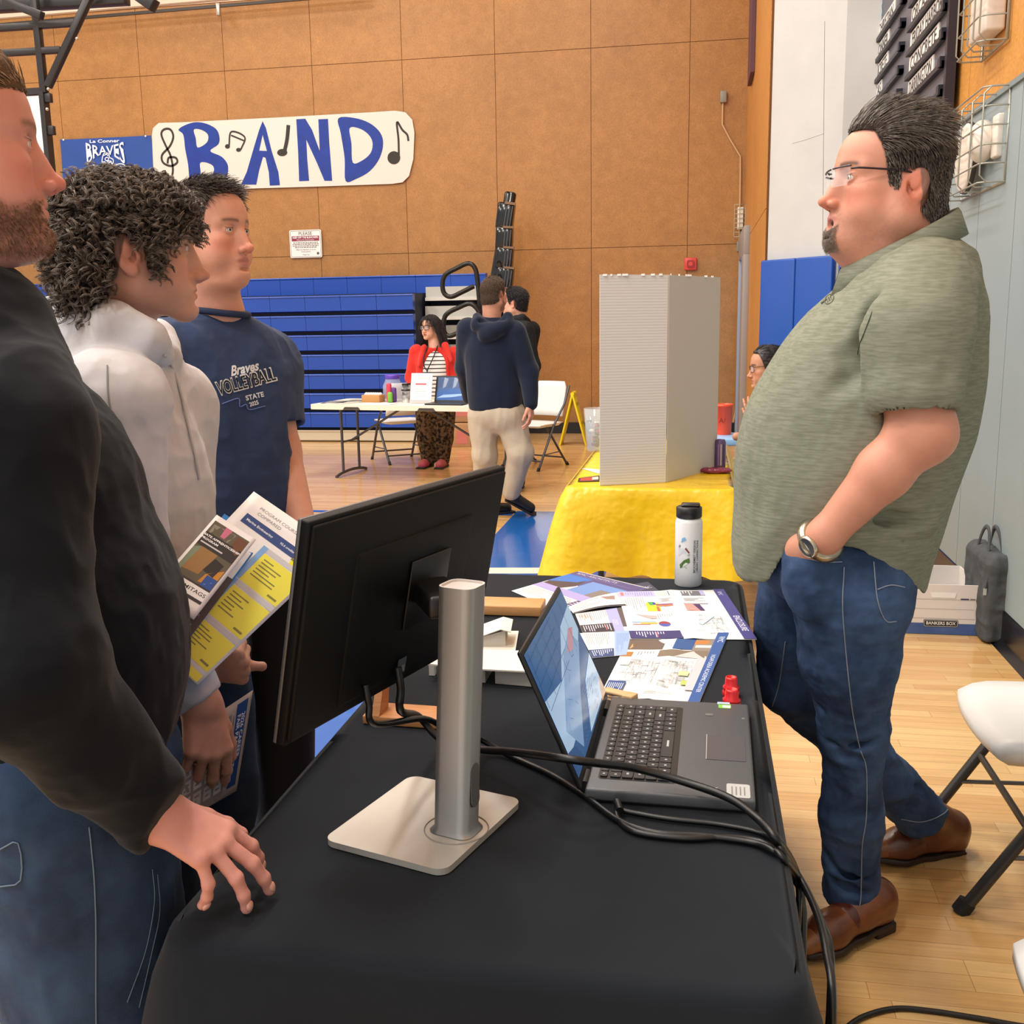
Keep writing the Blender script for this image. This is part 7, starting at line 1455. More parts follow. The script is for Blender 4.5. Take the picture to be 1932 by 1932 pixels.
s.ell((-1.01, 1.76, .90), (.13, .18, .12), .04); cut(s, lambda p: .02-p[:, 2], .002); V, F = s.mesh(.008); V = crease(V, F, .008, 9, 61); make('jeans', V, F, mat('denim_navy', '#24344f', .9, col2='#324868', vscale=6, spec=.2), t)
for x, y in ((-1.01, 1.66), (-.99, 1.86)):
    s = SDF(); s.cone((x-.03, y, .045), (x+.15, y, .035), .04, .035, .02); s.cone((x, y, .05), (x, y, .10), .045, .045, .03); s.plane((0, 0, .004), (0, 0, -1), .003); V, F = s.mesh(.008); make('shoe', V, F, mat('shoe_white', '#d5d4d0', .5), t)
# ---------------------------------------------------------------- back: navy t-shirt
t = person('young man in a navy volleyball t-shirt standing behind the hoodie boy', (-1.06, 2.36, 0))
yaw, pit, hs = -14., -1., .97; Rh = rotz(math.radians(yaw)) @ roty(math.radians(pit)); o_ = onY(474, 468, 2.30)-hs*(Rh @ A(.1195, 0, -.042)); fr = hframe(o_, yaw, pit, 0, hs)
s = SDF(); head_sdf(s, fr, fat=.35, nose=1.05, jaw=1.05); nk = onY(408, 592, 2.36); s.cone(toW(fr, (-.03, 0, -.05)), nk, .062, .068, .03)
Vh, Fh = s.mesh(.0023); Nh = vnormals(Vh, Fh)
bx_, by_ = nk[0], 2.36; fy = math.radians(-32); fw = A(math.cos(fy), math.sin(fy), 0); lf_ = A(-math.sin(fy), math.cos(fy), 0)
arm = SDF(); shl, ell_, wrl = onY(500, 690, 2.50), onY(532, 850, 2.46), onY(575, 1005, 2.36); shr = A(bx_, by_, 1.38)-lf_*.19; elr = shr+A(-.02, .0, -.27); wrr = elr+fw*.2+A(0, 0, -.12)
arm.chain([shl, ell_, wrl], [.055, .046, .031], .02); hand_sdf(arm, wrl, wrl-ell_+A(.05, -.1, 0), (.6, .4, .3), side=-1, sc=.95, curl=(.4, .4, .4, .4)); arm.chain([shr, elr, wrr], [.05, .045, .03], .02)
arm.ell((bx_, by_, 1.2), (.07, .07, .2), .04); arm.cone(nk, (bx_, by_, 1.3), .062, .07, .04); arm.cone((bx_, by_, 1.34), shl, .05, .05, .03); arm.cone((bx_, by_, 1.34), shr, .05, .05, .03)
skin_obj(t, [(Vh, Fh), arm.mesh(.0036)], fr, '#d79c84', lipcol='#b9726a', browcol='#5a4436', flush=.9, scalp='short', scol='#4a3a30', seed=13)
eye_geo(fr, (1, -.15, 0)).build('eyes', t)
cap, st = hair_geo(Vh, Fh, Nh, fr, 'short', 4200, .026, .0008, comb=lambda L: np.stack([.3-.9*(L[:, 2] < .06), 0*L[:, 0], np.interp(L[:, 2], [.03, .09], [-.8, .2])], 1), thick=.010, lift=.12, lenf=lambda L: np.clip(.25+(L[:, 2]-.03)/.06, .25, 1.2), seed=14, noise_amp=.25)
hair_obj(t, hair_mat('hair_dark_brown', '#3a2e27', '#584a40'), '#2e241e', cap, st)
nv_ = mat('tshirt_navy', '#364668', .92, bump=.3, bscale=700, var=.12, vscale=14, spec=.15, sheen=.1)
frT = (np.stack([fw, lf_, A(0, 0, 1)], 1), A(bx_, by_, 0), 1.)
s = SDF(); zn = nk[2]
s.loft([(zn-.005, -.01, 0, .075, .07, .07), (zn-.05, -.015, 0, .15, .10, .09), (zn-.12, -.01, 0, .185, .125, .11), (zn-.25, 0, 0, .18, .13, .12), (zn-.42, 0, 0, .17, .13, .12), (.93, 0, 0, .175, .135, .13), (.88, 0, 0, .175, .14, .13)], .02, fr=frT, n=2.3)
for sh_, el_ in ((shl, ell_), (shr, elr)):
    b = sh_*.3+el_*.7; s.cone(A(bx_, by_, zn-.08)+(sh_-A(bx_, by_, zn-.08))*.45, sh_, .075, .078, .05); s.cone(sh_, b, .078, .073, .03); d = nrm(el_-sh_)
    so = SDF(); so.cone(b-d*.06, b+d*.2, .060, .060, 0); cut(s, (lambda b, d: lambda p: np.where(np.linalg.norm(p-b, axis=1) < .10, (p-b) @ d-.005, -.05))(b, d)); s.sub(so, .003)
no = SDF(); no.ell(nk+A(.012, -.005, .015), (.066, .062, .036), 0); s.sub(no, .004)
V, F = s.mesh(.0055); V = relax(V, F, 1); V = crease(V, F, .010, 7, 71, (.5, 0, 1)); V = crease(V, F, .003, 22, 72); tee = make('t_shirt', V, F, nv_, t); bvt = BVHTree.FromPolygons([Vector(v) for v in V.tolist()], F.tolist())
def proj_text(parent, bv, txt, c0, c1, h, m, name='lettering', bold=0., shear=0., outline=None, arch=0.):
    """lettering wrapped on cloth between two picture points; h is its height in pixels"""
    V2, F2 = text2d(txt, 1., 'CENTER', bold=bold, shear=shear); w = V2[:, 0].max()-V2[:, 0].min(); c0 = A(*c0); c1 = A(*c1); d = c1-c0; L_ = np.linalg.norm(d); u = d/L_; n = A(u[1], -u[0]); mid = (c0+c1)/2; xm = (V2[:, 0].max()+V2[:, 0].min())/2
    P = [mid+u*((x-xm)/w*L_)+n*y*h for x, y in V2]; Q = [on_surf(bv, *p, .0016) for p in P]
    ok = [all(Q[i] is not None for i in f) for f in F2]; F3 = [f for f, k in zip(F2, ok) if k]; Q = [q if q is not None else A(0, 0, 0) for q in Q]
    us = sorted({i for f in F3 for i in f}); mp = {a: b for b, a in enumerate(us)}
    if us: mb = MB(); mb.add([Q[i] for i in us], [tuple(mp[i] for i in f) for f in F3], m); return mb.build(name, parent)
wh = mat('print_white_ink', '#e2e6ee', .8); bk2 = mat('print_black_ink', '#121319', .8); pbl = mat('print_blue_ink', '#6f86c8', .8)
proj_text(tee, bvt, 'Braves', (434, 702), (488, 690), 26, wh, bold=.03, shear=.35)
proj_text(tee, bvt, 'VOLLEYBALL', (408, 736), (520, 706), 36, wh, bold=.055)
for o in [proj_text(tee, bvt, 'VOLLEYBALL', (410, 735.6), (518, 706.5), 34, bk2, bold=.006)]:
    if o:
        o.data.transform(Matrix.Translation(Vector(-nrm(_ray(465, 720))*.0012)))
proj_text(tee, bvt, 'STATE', (463, 752), (497, 744), 13, wh, bold=.03); proj_text(tee, bvt, '2025', (470, 764), (487, 759), 11, wh, bold=.03)
for P in (((404, 714), (437, 703)), ((419, 762), (449, 752), (452, 767), (464, 763), (470, 773), (500, 766))): seam(tee, P, bvt, .0012, pbl, 'printed_line', n=6)
mb = MB(); rg_ = [nk+A(.008, -.004, .006)+A(.070*math.cos(a), .066*math.sin(a), .010*math.cos(a)*-1) for a in np.linspace(0, 2*PI, 36)[:-1]]; mb.tube(rg_, .008, mat('collar_navy', '#243150', .9), 8, closed=True); mb.build('neck_band', tee)
s = SDF(); b = A(bx_, by_, 0)
for k in (-1, 1): s.cone(b+lf_*.095*k+A(0, 0, .92), b+lf_*.10*k+A(.02, 0, .48), .115, .085, .03); s.cone(b+lf_*.10*k+A(.02, 0, .48), b+lf_*.10*k+A(0, 0, .05), .082, .075, .03)
s.ell(b+A(0, 0, .92), (.14, .17, .10), .05); cut(s, lambda p: .02-p[:, 2], .002); V, F = s.mesh(.008); V = crease(V, F, .010, 7, 81, (0, 0, 1)); make('trousers', V, F, blk, t)
for k in (-1, 1):
    q = b+lf_*.1*k; s = SDF(); s.cone(q+A(0, 0, .045), q+fw*.17+A(0, 0, .035), .042, .036, .02); s.plane((0, 0, .004), (0, 0, -1), .003); V, F = s.mesh(.008); make('shoe', V, F, mat('shoe_dark', '#23252a', .5), t)
# ---------------------------------------------------------------- the papers they hold
def cor(P): return [onY(x, y, Y_) for x, y, Y_ in P]
tx2 = '#8d8a4a'
big = cor([(478, 929, 1.72), (640, 1040, 1.74), (372, 1294, 1.44), (245, 1175, 1.42)])
LL = []
for k, (v0, v1) in enumerate(((.27, .47), (.51, .71), (.75, .93))): LL += [('r', .50, v0-.035, .97, v0-.005, '#cfd0d2'), ('r', .50, v0, .97, v1, '#f2ec55'), ('l', .54, v0+.02, .86, v1-.05, 6, tx2), ('r', .82, v1-.03, .93, v1-.018, tx2), ('r', .44, v0-.035, .50, v1, '#86b4e6')]
sheet('info_sheet', None, 0, [('t', 'PROGRAM COURSEWORK', .46, .065, 0, .0095, '#9a9a9e'), ('t', 'COMPARED', .31, .10, 0, .0095, '#9a9a9e'), ('r', .10, .135, .74, .20, '#2d4c86'), ('t', 'Marine Engineering', .29, .168, 0, .0075, '#eef2f8', .02), ('t', '92.6 credits', .62, .168, 0, .0065, '#eef2f8', .02), ('r', .74, .175, .97, .235, '#f6ef1e'), ('t', 'MARINE DECK', .855, .206, 0, .0075, '#77742a', .01)]+LL+[('r', .50, .955, .97, .995, '#f2ec55')], 'white program comparison sheet with yellow highlighted boxes held by the hoodie boy', 'paper', 'papers held by the boy', corners=big, thick=.003)
fold = cor([(422, 972, 1.66), (496, 1020, 1.67), (350, 1215, 1.44), (270, 1165, 1.42)])
sheet('folder', None, 0, [('r', 0, 0, 1, .08, '#1f83d6'), ('t', 'CAREER', .8, .12, 0, .012, '#e8f1fb', .02), ('r', .08, .16, .97, .42, '#eceef0'), ('r', .4, .42, 1, 1, '#4b4346'), ('l', .5, .5, .9, .9, 9, '#8a7a7c')], 'bright blue folder between the booklet and the yellow highlighted sheet', 'folder', 'papers held by the boy', '#2a8fe0', corners=fold, thick=.004)
bk_ = cor([(408, 973, 1.60), (482, 1020, 1.615), (365, 1170, 1.43), (280, 1120, 1.415)])
sheet('booklet', None, 0, [('r', .06, .06, .92, .72, '#5c5646'), ('p', [(.10, .10), (.62, .08), (.55, .22), (.12, .24)], '#8a8374'), ('p', [(.34, .06), (.50, .06), (.46, .18), (.36, .18)], '#c9708a'), ('r', .66, .08, .90, .30, '#6b4530'), ('r', .06, .20, .92, .36, '#26262a'), ('t', 'MATE APPRENTICESHIP', .47, .235, 0, .0066, '#f4f4f4', .03), ('t', 'PROGRAM', .25, .275, 0, .0066, '#f4f4f4', .03), ('r', .10, .31, .62, .325, '#d0d0d0'), ('p', [(.20, .36), (.58, .36), (.50, .62), (.12, .64)], '#9a7442'), ('p', [(.58, .40), (.82, .42), (.78, .58), (.52, .56)], '#1f2224'), ('p', [(.62, .58), (.90, .46), (.90, .66), (.58, .68)], '#c8862e'), ('p', [(.06, .40), (.2, .36), (.14, .70), (.06, .72)], '#7d8a72'), ('r', .66, .58, .90, .72, '#1d4f9c'), ('p', [(.70, .68), (.84, .62), (.80, .66)], '#7fb0e6'), ('r', .06, .70, .92, .86, '#2e2e32'), ('r', .26, .72, .92, .83, '#f4f3f0'), ('t', 'MITAGS', .66, .775, 0, .011, '#33363c', .01), ('p', [(.35+.04*math.cos(a), .775+.028*math.sin(a)) for a in np.linspace(0, 2*PI, 14)[:-1]][::-1], '#4b4e55'), ('t', 'IT', .34, .93, 0, .02, '#33363c')], 'mate apprenticeship program booklet, topmost of the papers the boy holds', 'booklet', 'papers held by the boy', '#ebe8e6', corners=bk_, thick=.003)
bl_ = cor([(545, 1148, 1.80), (600, 1075, 1.84), (640, 1120, 1.84), (575, 1195, 1.80)])
sheet('info_sheet', None, 0, [('l', .1, .1, .6, .6, 6, '#9a9aa2'), ('r', .3, .62, 1, 1, '#3b78c8')], 'white sheet with a blue corner peeking out beside the monitor edge', 'paper', corners=bl_)
ps = cor([(330, 1400, 1.47), (477, 1302, 1.60), (446, 1492, 1.56), (330, 1560, 1.42)])
G2 = []
for i in range(4):
    for j in range(4): G2.append(('r', .10+.16*i, .18+.19*j, .22+.16*i, .33+.19*j, '#bfbbb9' if (i+j) % 3 else '#d2cfcc')); G2.append(('l', .12+.16*i, .2+.19*j, .2+.16*i, .31+.19*j, 2, '#8f8b8a'))
sheet('passport_sheet', None, 0, [('r', .05, .12, .74, .99, '#8f8a88')]+G2+[('r', .80, .05, .95, .92, '#234a8c'), ('t', '2026 CAREER', .905, .40, -1.5708, .0105, '#dfe6f2', .02), ('t', 'FAIR PASSPORT', .845, .44, -1.5708, .0105, '#dfe6f2', .02), ('l', .75, .15, .79, .9, 1, '#777777', True), ('r', .0, .30, .10, .70, '#c7c5c6'), ('t', 'Entry', .05, .5, -1.5708, .008, '#2d4f96')], 'grey career fair passport sheet hanging from the hoodie boy\'s right hand', 'paper', corners=ps, base='#b9b3b0')
# ================================================================== people in the background
def hands_simple(s, w, d, up, side, sc=.95): return hand_sdf(s, w, d, up, side=side, sc=sc, curl=(.35, .35, .4, .45))
def far_shoe(parent, heel, toe, m, w=.042, name='shoe', up=(0, 0, 1)):
    d = nrm(toe-heel); u = nrm(A(*up)-d*A(*up).dot(d)); s = SDF(); s.cone(heel+d*.04+u*.05, heel+d*.20+u*.038, w, w*.9, .02); s.cone(heel+d*.04+u*.06, heel+d*.03+u*.10, w*.95, w*.9, .03); s.plane(heel+u*.004, -u, .003); V, F = s.mesh(.008); o = make(name, V, F, m, parent)
    mb = MB(); mb.box((heel+toe)/2+u*.009, (.27, w*1.9, .016), mat('sole_dark', '#1c1a1a', .6), rot=np.stack([d, np.cross(u, d), u], 1), bev=.006); mb.build('sole', o); return o
# ---- woman in the red cardigan
YW = 10.08; t = person('woman in a red cardigan, striped top and leopard trousers behind the white far table', (onY(820, 880, YW)[0], YW, 0)); Wp = lambda x, y, Y=YW: onY(x, y, Y)
c = Wp(813, 617); fr = hframe(c, -118, 2, 0, .99); s = SDF(); head_sdf(s, fr, fat=.3, mouth=.5, fem=1); nk = Wp(820, 655); s.cone(toW(fr, (-.03, 0, -.05)), nk, .055, .06, .03)
s2 = SDF(); wl, wr_ = Wp(786, 741, 9.95), Wp(846, 742, 9.95); s2.ell(Wp(822, 700), (.12, .08, .2), 0); s2.cone(nk, Wp(822, 690), .06, .1, .05); hands_simple(s2, wl, (.2, -.3, -1), (-.6, -.7, 0), -1); hands_simple(s2, wr_, (-.2, -.3, -1), (.6, -.7, 0), 1)
s2.chain([Wp(784, 668), Wp(776, 712), wl], [.045, .042, .03], .02); s2.chain([Wp(858, 672), Wp(864, 716), wr_], [.045, .042, .03], .02)
Vh, Fh = s.mesh(.0035); Nh = vnormals(Vh, Fh); skin_obj(t, [(Vh, Fh), s2.mesh(.006)], fr, '#dba98f', lipcol='#b8504e', flush=.8, browcol='#1c1614', scalp='long', scol='#1e1a1a')
eye_geo(fr, (1, 0, 0)).build('eyes', t); glasses(t, fr, '#14100f', w=.027, h=.020, rim=.0028, x=.106)
cap, st = hair_geo(Vh, Fh, Nh, fr, 'long', 1600, .20, .0016, comb=lambda L: np.stack([-.25+0*L[:, 0], .5*np.sign(L[:, 1]), -1+0*L[:, 0]], 1), thick=.02, lift=.3, curl=.008, cw=1.2, seg=9, noise_amp=.2, grav=(0, 0, -.6), lenf=lambda L: np.clip(.5+(.09-L[:, 2])/.1*.6, .5, 1.1))
hair_obj(t, hair_mat('hair_black', '#1b1719', '#3a3436'), '#171314', cap, st)
X0_ = Wp(820, 700)[0]; zc_s = lambda y: Wp(820, y)[2]
stp = bpy.data.materials.new('striped_top'); stp.use_nodes = True; nt = stp.node_tree; tc = nt.nodes.new('ShaderNodeTexCoord'); wv = nt.nodes.new('ShaderNodeTexWave'); wv.bands_direction = 'Z'; wv.inputs['Scale'].default_value = 8.2; wv.inputs['Distortion'].default_value = .35; wv.inputs['Detail Scale'].default_value = .6; cr = nt.nodes.new('ShaderNodeValToRGB'); cr.color_ramp.elements[0].position = .14; cr.color_ramp.elements[0].color = lin('#23222a'); cr.color_ramp.elements[1].position = .2; cr.color_ramp.elements[1].color = lin('#e9e6e2'); nt.links.new(tc.outputs['Object'], wv.inputs[0]); nt.links.new(wv.outputs['Fac'], cr.inputs[0]); nt.links.new(cr.outputs[0], nt.nodes['Principled BSDF'].inputs[0]); nt.nodes['Principled BSDF'].inputs['Roughness'].default_value = .85
s = SDF(); s.loft([(zc_s(656), X0_, YW, .06, .075, .075), (zc_s(672), X0_, YW, .10, .17, .17), (zc_s(700), X0_, YW, .135, .165, .165), (zc_s(735), X0_, YW, .135, .165, .165), (zc_s(775), X0_, YW, .13, .18, .18)], .02); V, F = s.mesh(.008); make('striped_top', V, F, stp, t)
redm = mat('cardigan_red', '#d5342c', .9, sheen=.15, bump=.4, bscale=300, spec=.15, var=.1, vscale=9)
s = SDF(); s.loft([(zc_s(655), X0_, YW+.01, .085, .10, .10), (zc_s(670), X0_, YW, .118, .195, .195), (zc_s(700), X0_, YW, .150, .19, .19), (zc_s(752), X0_, YW, .152, .205, .205)], .02)
s.chain([Wp(786, 664), Wp(777, 712), wl], [.075, .066, .048], .03); s.chain([Wp(856, 668), Wp(862, 716), wr_], [.075, .066, .048], .03); s.cone(Wp(800, 655, YW-.08), Wp(792, 690, YW-.14), .025, .02, .02); s.cone(Wp(840, 652, YW-.06), Wp(850, 680, YW-.14), .035, .02, .02)
op = SDF(); op.cone(Wp(818, 600, YW-.24), Wp(817, 760, YW-.24), .15, .20, 0); s.sub(op, .01); ops2 = SDF(); ops2.ell(nk+A(0, -.02, .03), (.075, .07, .05), 0); s.sub(ops2, .01)
V, F = s.mesh(.008); V = crease(V, F, .006, 12, 4, (0, 0, 1)); make('cardigan', V, F, redm, t)
mb = MB(); bd = mat('lanyard_black', '#151417', .7); mb.tube([Wp(808, 652, YW-.06), Wp(800, 672, YW-.155), Wp(800, 690, YW-.165), Wp(806, 700, YW-.165)], .006, bd, 6, sm=3); mb.tube([Wp(826, 652, YW-.06), Wp(816, 678, YW-.155), Wp(806, 700, YW-.165), Wp(805, 718, YW-.16)], .006, bd, 6, sm=3); mb.build('lanyard', t)
mb = MB(); mb.tube([A(wr_[0], wr_[1], wr_[2])+A(.034*math.cos(a), .034*math.sin(a), .01) for a in np.linspace(0, 2*PI, 14)[:-1]], .01, bd, 6, closed=True); mb.build('wristband', t)
leo = mat('leopard', '#6f5a44', .9, col2='#241c18', vscale=34, detail=1., spec=.15)
s = SDF()
for x, y in ((806, 868), (838, 868)): q = Wp(x, 780); e = Wp(x+(3 if x < 820 else -3), 866); s.cone(q, q*.45+e*.55, .115, .105, .02); s.cone(q*.45+e*.55, e, .105, .075, .02)
s.ell(Wp(822, 765), (.185, .14, .13), .04); V, F = s.mesh(.010); V = crease(V, F, .008, 10, 7, (0, 0, 1)); make('leopard_trousers', V, F, leo, t)
pk_ = mat('shoe_pink', '#c9506a', .6, col2='#b1594f', vscale=10)
for hx, tx_ in ((808, 802), (836, 836)): h = A(Wp(hx, 868)[0], YW+.07, 0); far_shoe(t, h, h+nrm(A(Wp(tx_, 880)[0]-h[0], -.25, 0))*.27, pk_, .05)
# ---- man walking away, navy hoodie and khaki trousers
YK = 7.4; K = lambda x, y, Y=YK: onY(x, y, Y); t = person('man seen from behind in a navy hoodie and khaki trousers, walking past the far table', (K(940, 800)[0], YK, 0))
c = K(931, 554); fr = hframe(c, 62, -2, 0, 1.0); s = SDF(); head_sdf(s, fr, fat=.4); nk = K(928, 606); s.cone(toW(fr, (-.03, 0, -.05)), nk, .062, .068, .03); Vh, Fh = s.mesh(.0035); Nh = vnormals(Vh, Fh)
shR, elR, wrR = K(972, 628, 7.35), K(997, 700, 7.36), K(1001, 762, 7.30); shL, elL, wrL = K(884, 622, 7.40), K(876, 694, 7.46), K(884, 748, 7.6)
s2 = SDF(); s2.ell(K(928, 690), (.14, .09, .2), 0); s2.cone(nk, K(928, 660), .065, .1, .05); s2.chain([shR, elR, wrR], [.05, .042, .03], .02); s2.chain([shL, elL, wrL], [.05, .042, .03], .02); hands_simple(s2, wrR, (0.02, -.1, -1), (1, -.2, 0), -1, 1.)
skin_obj(t, [(Vh, Fh), s2.mesh(.005)], fr, '#d59a80', beard='full', bcol='#4a3527', bamt=.8, flush=.9, scalp='short', scol='#5d4836'); eye_geo(fr).build('eyes', t)
cap, st = hair_geo(Vh, Fh, Nh, fr, 'short', 1800, .014, .0012, comb=(-.2, 0, -.8), thick=.007, lift=.3, seg=3, lenf=lambda L: np.clip(.6+L[:, 2]*4, .5, 1.2)); hair_obj(t, hair_mat('hair_brown_short', '#4d3c2f', '#6f5947'), '#43342a', cap, st)
nvh = mat('hoodie_navy', '#1b2436', .92, sheen=.15, bump=.4, bscale=400, var=.12, vscale=6, spec=.15); Xk = K(930, 690)[0]; zk = lambda y: K(930, y)[2]
s = SDF(); s.loft([(zk(772), K(936, 772)[0], YK, .15, .185, .20), (zk(750), K(934, 750)[0], YK, .155, .20, .205), (zk(700), Xk, YK, .15, .195, .20), (zk(650), Xk, YK, .135, .215, .205), (zk(618), Xk, YK, .10, .17, .16), (zk(600), Xk, YK, .07, .08, .08)], .02)
s.chain([shR, elR, wrR], [.085, .07, .05], .03); s.chain([shL, elL, wrL], [.085, .07, .05], .03)
s.chain([K(958, 598, 7.33), K(955, 612, 7.30), K(930, 624, 7.26), K(902, 612, 7.30), K(900, 598, 7.34)], [.035, .045, .05, .045, .03], .03); s.cone(K(916, 632, 7.27), K(945, 618, 7.27), .05, .045, .03); s.cone(K(905, 607, 7.27), K(950, 600, 7.27), .014, .012, .03, '-')
V, F = s.mesh(.008); V = crease(V, F, .008, 7, 14, (0, 0, 1)); make('hoodie', V, F, nvh, t)
kh = mat('khaki', '#bdb09c', .85, var=.08, vscale=8, bump=.3, bscale=400, spec=.2)
s = SDF(); hl, hr = K(912, 785), K(962, 788); kl, al = K(914, 858), K(918, 940, 7.55); kr, ar = K(982, 856, 7.36), K(965, 926, 7.45)
s.cone(hl, kl, .115, .092, .04); s.cone(kl, al, .092, .075, .03); s.cone(hr, kr, .118, .092, .04); s.cone(kr, ar, .092, .072, .03); s.ell(K(936, 775), (.19, .15, .13), .04); s.ell(K(945, 790, 7.34), (.14, .10, .10), .04)
V, F = s.mesh(.009); V = crease(V, F, .009, 9, 15, (.2, 0, 1)); make('khaki_trousers', V, F, kh, t)
shb = mat('shoe_black', '#1d1716', .35); hq = K(952, 942, 7.5); tq = K(1000, 968, 7.55); far_shoe(t, hq, hq+nrm(tq-hq)*.27, shb, .045, up=(.4, -.2, 1)); h = A(al[0]-.02, al[1]-.05, 0); far_shoe(t, h, h+A(.2, .15, 0), shb, .045)
# ---- man in a black jacket behind him
YB = 8.7; B_ = lambda x, y, Y=YB: onY(x, y, Y); t = person('man in a black jacket and glasses half hidden behind the man in the navy hoodie', (B_(972, 800)[0], YB, 0))
c = B_(971, 571); fr = hframe(c, 172, 0, 0, 1.0); s = SDF(); head_sdf(s, fr, fat=.3); nk = B_(978, 606); s.cone(toW(fr, (-.03, 0, -.05)), nk, .06, .066, .03); Vh, Fh = s.mesh(.004); Nh = vnormals(Vh, Fh)
sh1, el1, wr1 = B_(990, 625, 8.55), B_(1003, 690, 8.52), B_(980, 700, 8.4); s2 = SDF(); s2.ell(B_(975, 680), (.13, .12, .2), 0); s2.cone(nk, B_(975, 650), .06, .1, .05); s2.chain([sh1, el1, wr1], [.045, .04, .03], .02); hands_simple(s2, wr1, (-1, -.1, 0), (0, -1, .2), -1); s2.chain([sh1+A(0, .35, 0), el1+A(-.1, .35, 0), wr1+A(0, .35, 0)], [.045, .04, .03], .02)
skin_obj(t, [(Vh, Fh), s2.mesh(.006)], fr, '#d9a68f', flush=.7, scalp='short', scol='#1d1817', browcol='#1d1817'); eye_geo(fr).build('eyes', t); glasses(t, fr, '#1b1718', w=.026, h=.017, rim=.0018)
cap, st = hair_geo(Vh, Fh, Nh, fr, 'short', 1600, .03, .0014, comb=(-.5, 0, -.2), thick=.014, lift=.3, seg=4, lenf=lambda L: np.clip(.5+L[:, 2]*6, .35, 1.2)); hair_obj(t, hair_mat('hair_black', '#1b1719', '#3a3436'), '#171314', cap, st)
bj = mat('jacket_black', '#1c1e20', .8, bump=.3, bscale=300, spec=.25, var=.1, vscale=9); Xb = B_(975, 680)[0]; zb2 = lambda y: B_(975, y)[2]
s = SDF(); s.loft([(zb2(740), Xb, YB, .19, .13, .13), (zb2(690), Xb, YB, .20, .13, .14), (zb2(640), Xb, YB, .20, .12, .13), (zb2(612), Xb, YB, .12, .09, .09)], .02); s.chain([sh1, el1, wr1], [.085, .072, .055], .03); s.chain([sh1+A(0, .33, 0), el1+A(-.1, .33, 0), wr1+A(.02, .35, 0)], [.085, .07, .05], .03); s.chain([B_(960, 606, 8.6), B_(985, 600, 8.58), B_(996, 606, 8.7)], [.03, .035, .03], .02)
V, F = s.mesh(.009); V = crease(V, F, .008, 9, 16, (0, 0, 1)); make('jacket', V, F, bj, t)
s = SDF()
for dy in (-.1, .1): q = A(Xb, YB+dy, 0); s.cone(q+A(0, 0, .9), q+A(-.02, 0, .48), .105, .085, .03); s.cone(q+A(-.02, 0, .48), q+A(-.04, 0, .07), .08, .07, .03)
s.ell((Xb, YB, .92), (.14, .18, .12), .04); V, F = s.mesh(.011); V = crease(V, F, .008, 8, 17, (0, 0, 1)); make('trousers', V, F, blk, t)
for dy in (-.1, .1): far_shoe(t, A(Xb+.03, YB+dy, 0), A(Xb-.24, YB+dy, 0), shb, .045)
# ---- seated girl at the right, mostly hidden by the man in green
YG = 6.4; Gp = lambda x, y, Y=YG: onY(x, y, Y); t = person('seated girl with tied back black hair and glasses, beyond the man in green', (.47, YG, 0))
c = Gp(1449, 693); fr = hframe(c, 188, 4, 0, 1.03); s = SDF(); head_sdf(s, fr, fat=.1, nose=.95, jaw=.92); nk = Gp(1462, 748); s.cone(toW(fr, (-.03, 0, -.05)), nk, .05, .055, .03); Vh, Fh = s.mesh(.003); Nh = vnormals(Vh, Fh)
wg = Gp(1424, 800, YG-.12); eg = A(wg[0]+.05, YG-.16, .72); s2 = SDF(); s2.ell((.47, YG, .72), (.1, .13, .2), 0); s2.cone(nk, (.47, YG, .86), .05, .09, .05); s2.chain([A(.47, YG-.13, .88), eg, wg], [.04, .036, .026], .02); hand_sdf(s2, wg, (-.25, .02, 1), (-.2, -1, -.1), side=1, sc=.88, curl=(.2, .3, .4, .5), thumb=(.5, .2, .2))
s2.chain([A(.47, YG+.15, .88), A(.40, YG+.17, .70), A(.25, YG+.1, .72)], [.04, .035, .026], .02)
skin_obj(t, [(Vh, Fh), s2.mesh(.004)], fr, '#c48f74', lipcol='#a8625c', flush=.6, browcol='#17110f', scalp='short', scol='#171314'); eye_geo(fr).build('eyes', t); glasses(t, fr, '#2a1c22', w=.025, h=.017, rim=.0016)
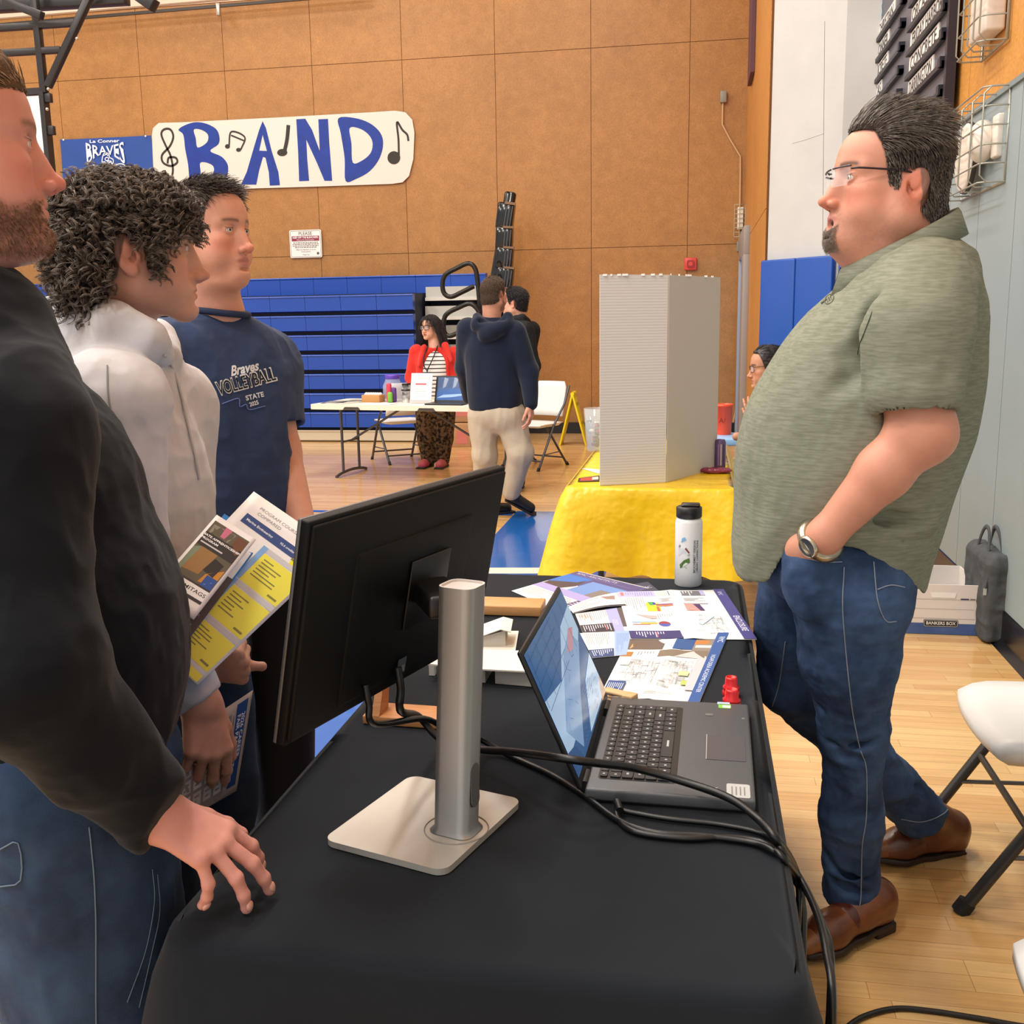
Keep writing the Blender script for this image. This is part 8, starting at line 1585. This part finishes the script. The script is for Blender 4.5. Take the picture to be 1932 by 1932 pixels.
cap, st = hair_geo(Vh, Fh, Nh, fr, 'long', 1500, .05, .0012, comb=(-1, 0, -.1), thick=.012, lift=.05, seg=5, noise_amp=.08, grav=(0, 0, -.05), mask=lambda L: hmask(L, 'short')); HV, HF = cat(cap, st); s = SDF(); s.ell(toW(fr, (-.125, 0, .02)), (.035, .035, .035), 0); HV, HF = cat((HV, HF), s.mesh(.006)); make('hair', HV, HF, hair_mat('hair_black', '#1b1719', '#3a3436'), t)
s = SDF(); s.loft([(.46, .49, YG, .17, .13, .13), (.66, .48, YG, .16, .12, .12), (.86, .48, YG, .17, .11, .11), (.94, .48, YG, .09, .07, .07)], .02); s.chain([A(.47, YG-.14, .88), eg], [.06, .055], .03); s.chain([A(.47, YG+.15, .88), A(.40, YG+.17, .70)], [.06, .055], .03); V, F = s.mesh(.009); make('shirt', V, F, mat('shirt_pale', '#d9dbe2', .85), t)
s = SDF()
for dy in (-.09, .09): s.cone((.44, YG+dy, .50), (.06, YG+dy, .50), .08, .065, .03); s.cone((.06, YG+dy, .50), (.10, YG+dy, .06), .062, .05, .02)
V, F = s.mesh(.010); make('trousers', V, F, blk, t)
for dy in (-.09, .09): far_shoe(t, A(.14, YG+dy, 0), A(-.12, YG+dy, 0), shb, .042)
folding_chair(.52, YG, PI/2, 'white folding chair the seated girl beyond the man in green sits on')
# ================================================================== camera
cam = bpy.data.cameras.new('camera'); co = bpy.data.objects.new('camera', cam); COL.objects.link(co)
cam.sensor_fit = 'HORIZONTAL'; cam.sensor_width = 36.; cam.lens = 36.*FPX/1932; cam.clip_start = .05; cam.clip_end = 100
M4 = Matrix.Identity(4)
for i in range(3):
    M4[i][0] = CM[i][0]; M4[i][1] = -CM[i][1]; M4[i][2] = -CM[i][2]; M4[i][3] = CC[i]
co.matrix_world = M4; SC.camera = co
SC.view_settings.view_transform = 'Standard'; SC.view_settings.look = 'None'; SC.view_settings.gamma = 1.0; SC.view_settings.use_curve_mapping = False; SC.view_settings.exposure = EXPO
SC.cycles.max_bounces = 6; SC.cycles.diffuse_bounces = 3; SC.cycles.glossy_bounces = 3; SC.cycles.transparent_max_bounces = 8; SC.cycles.use_denoising = True
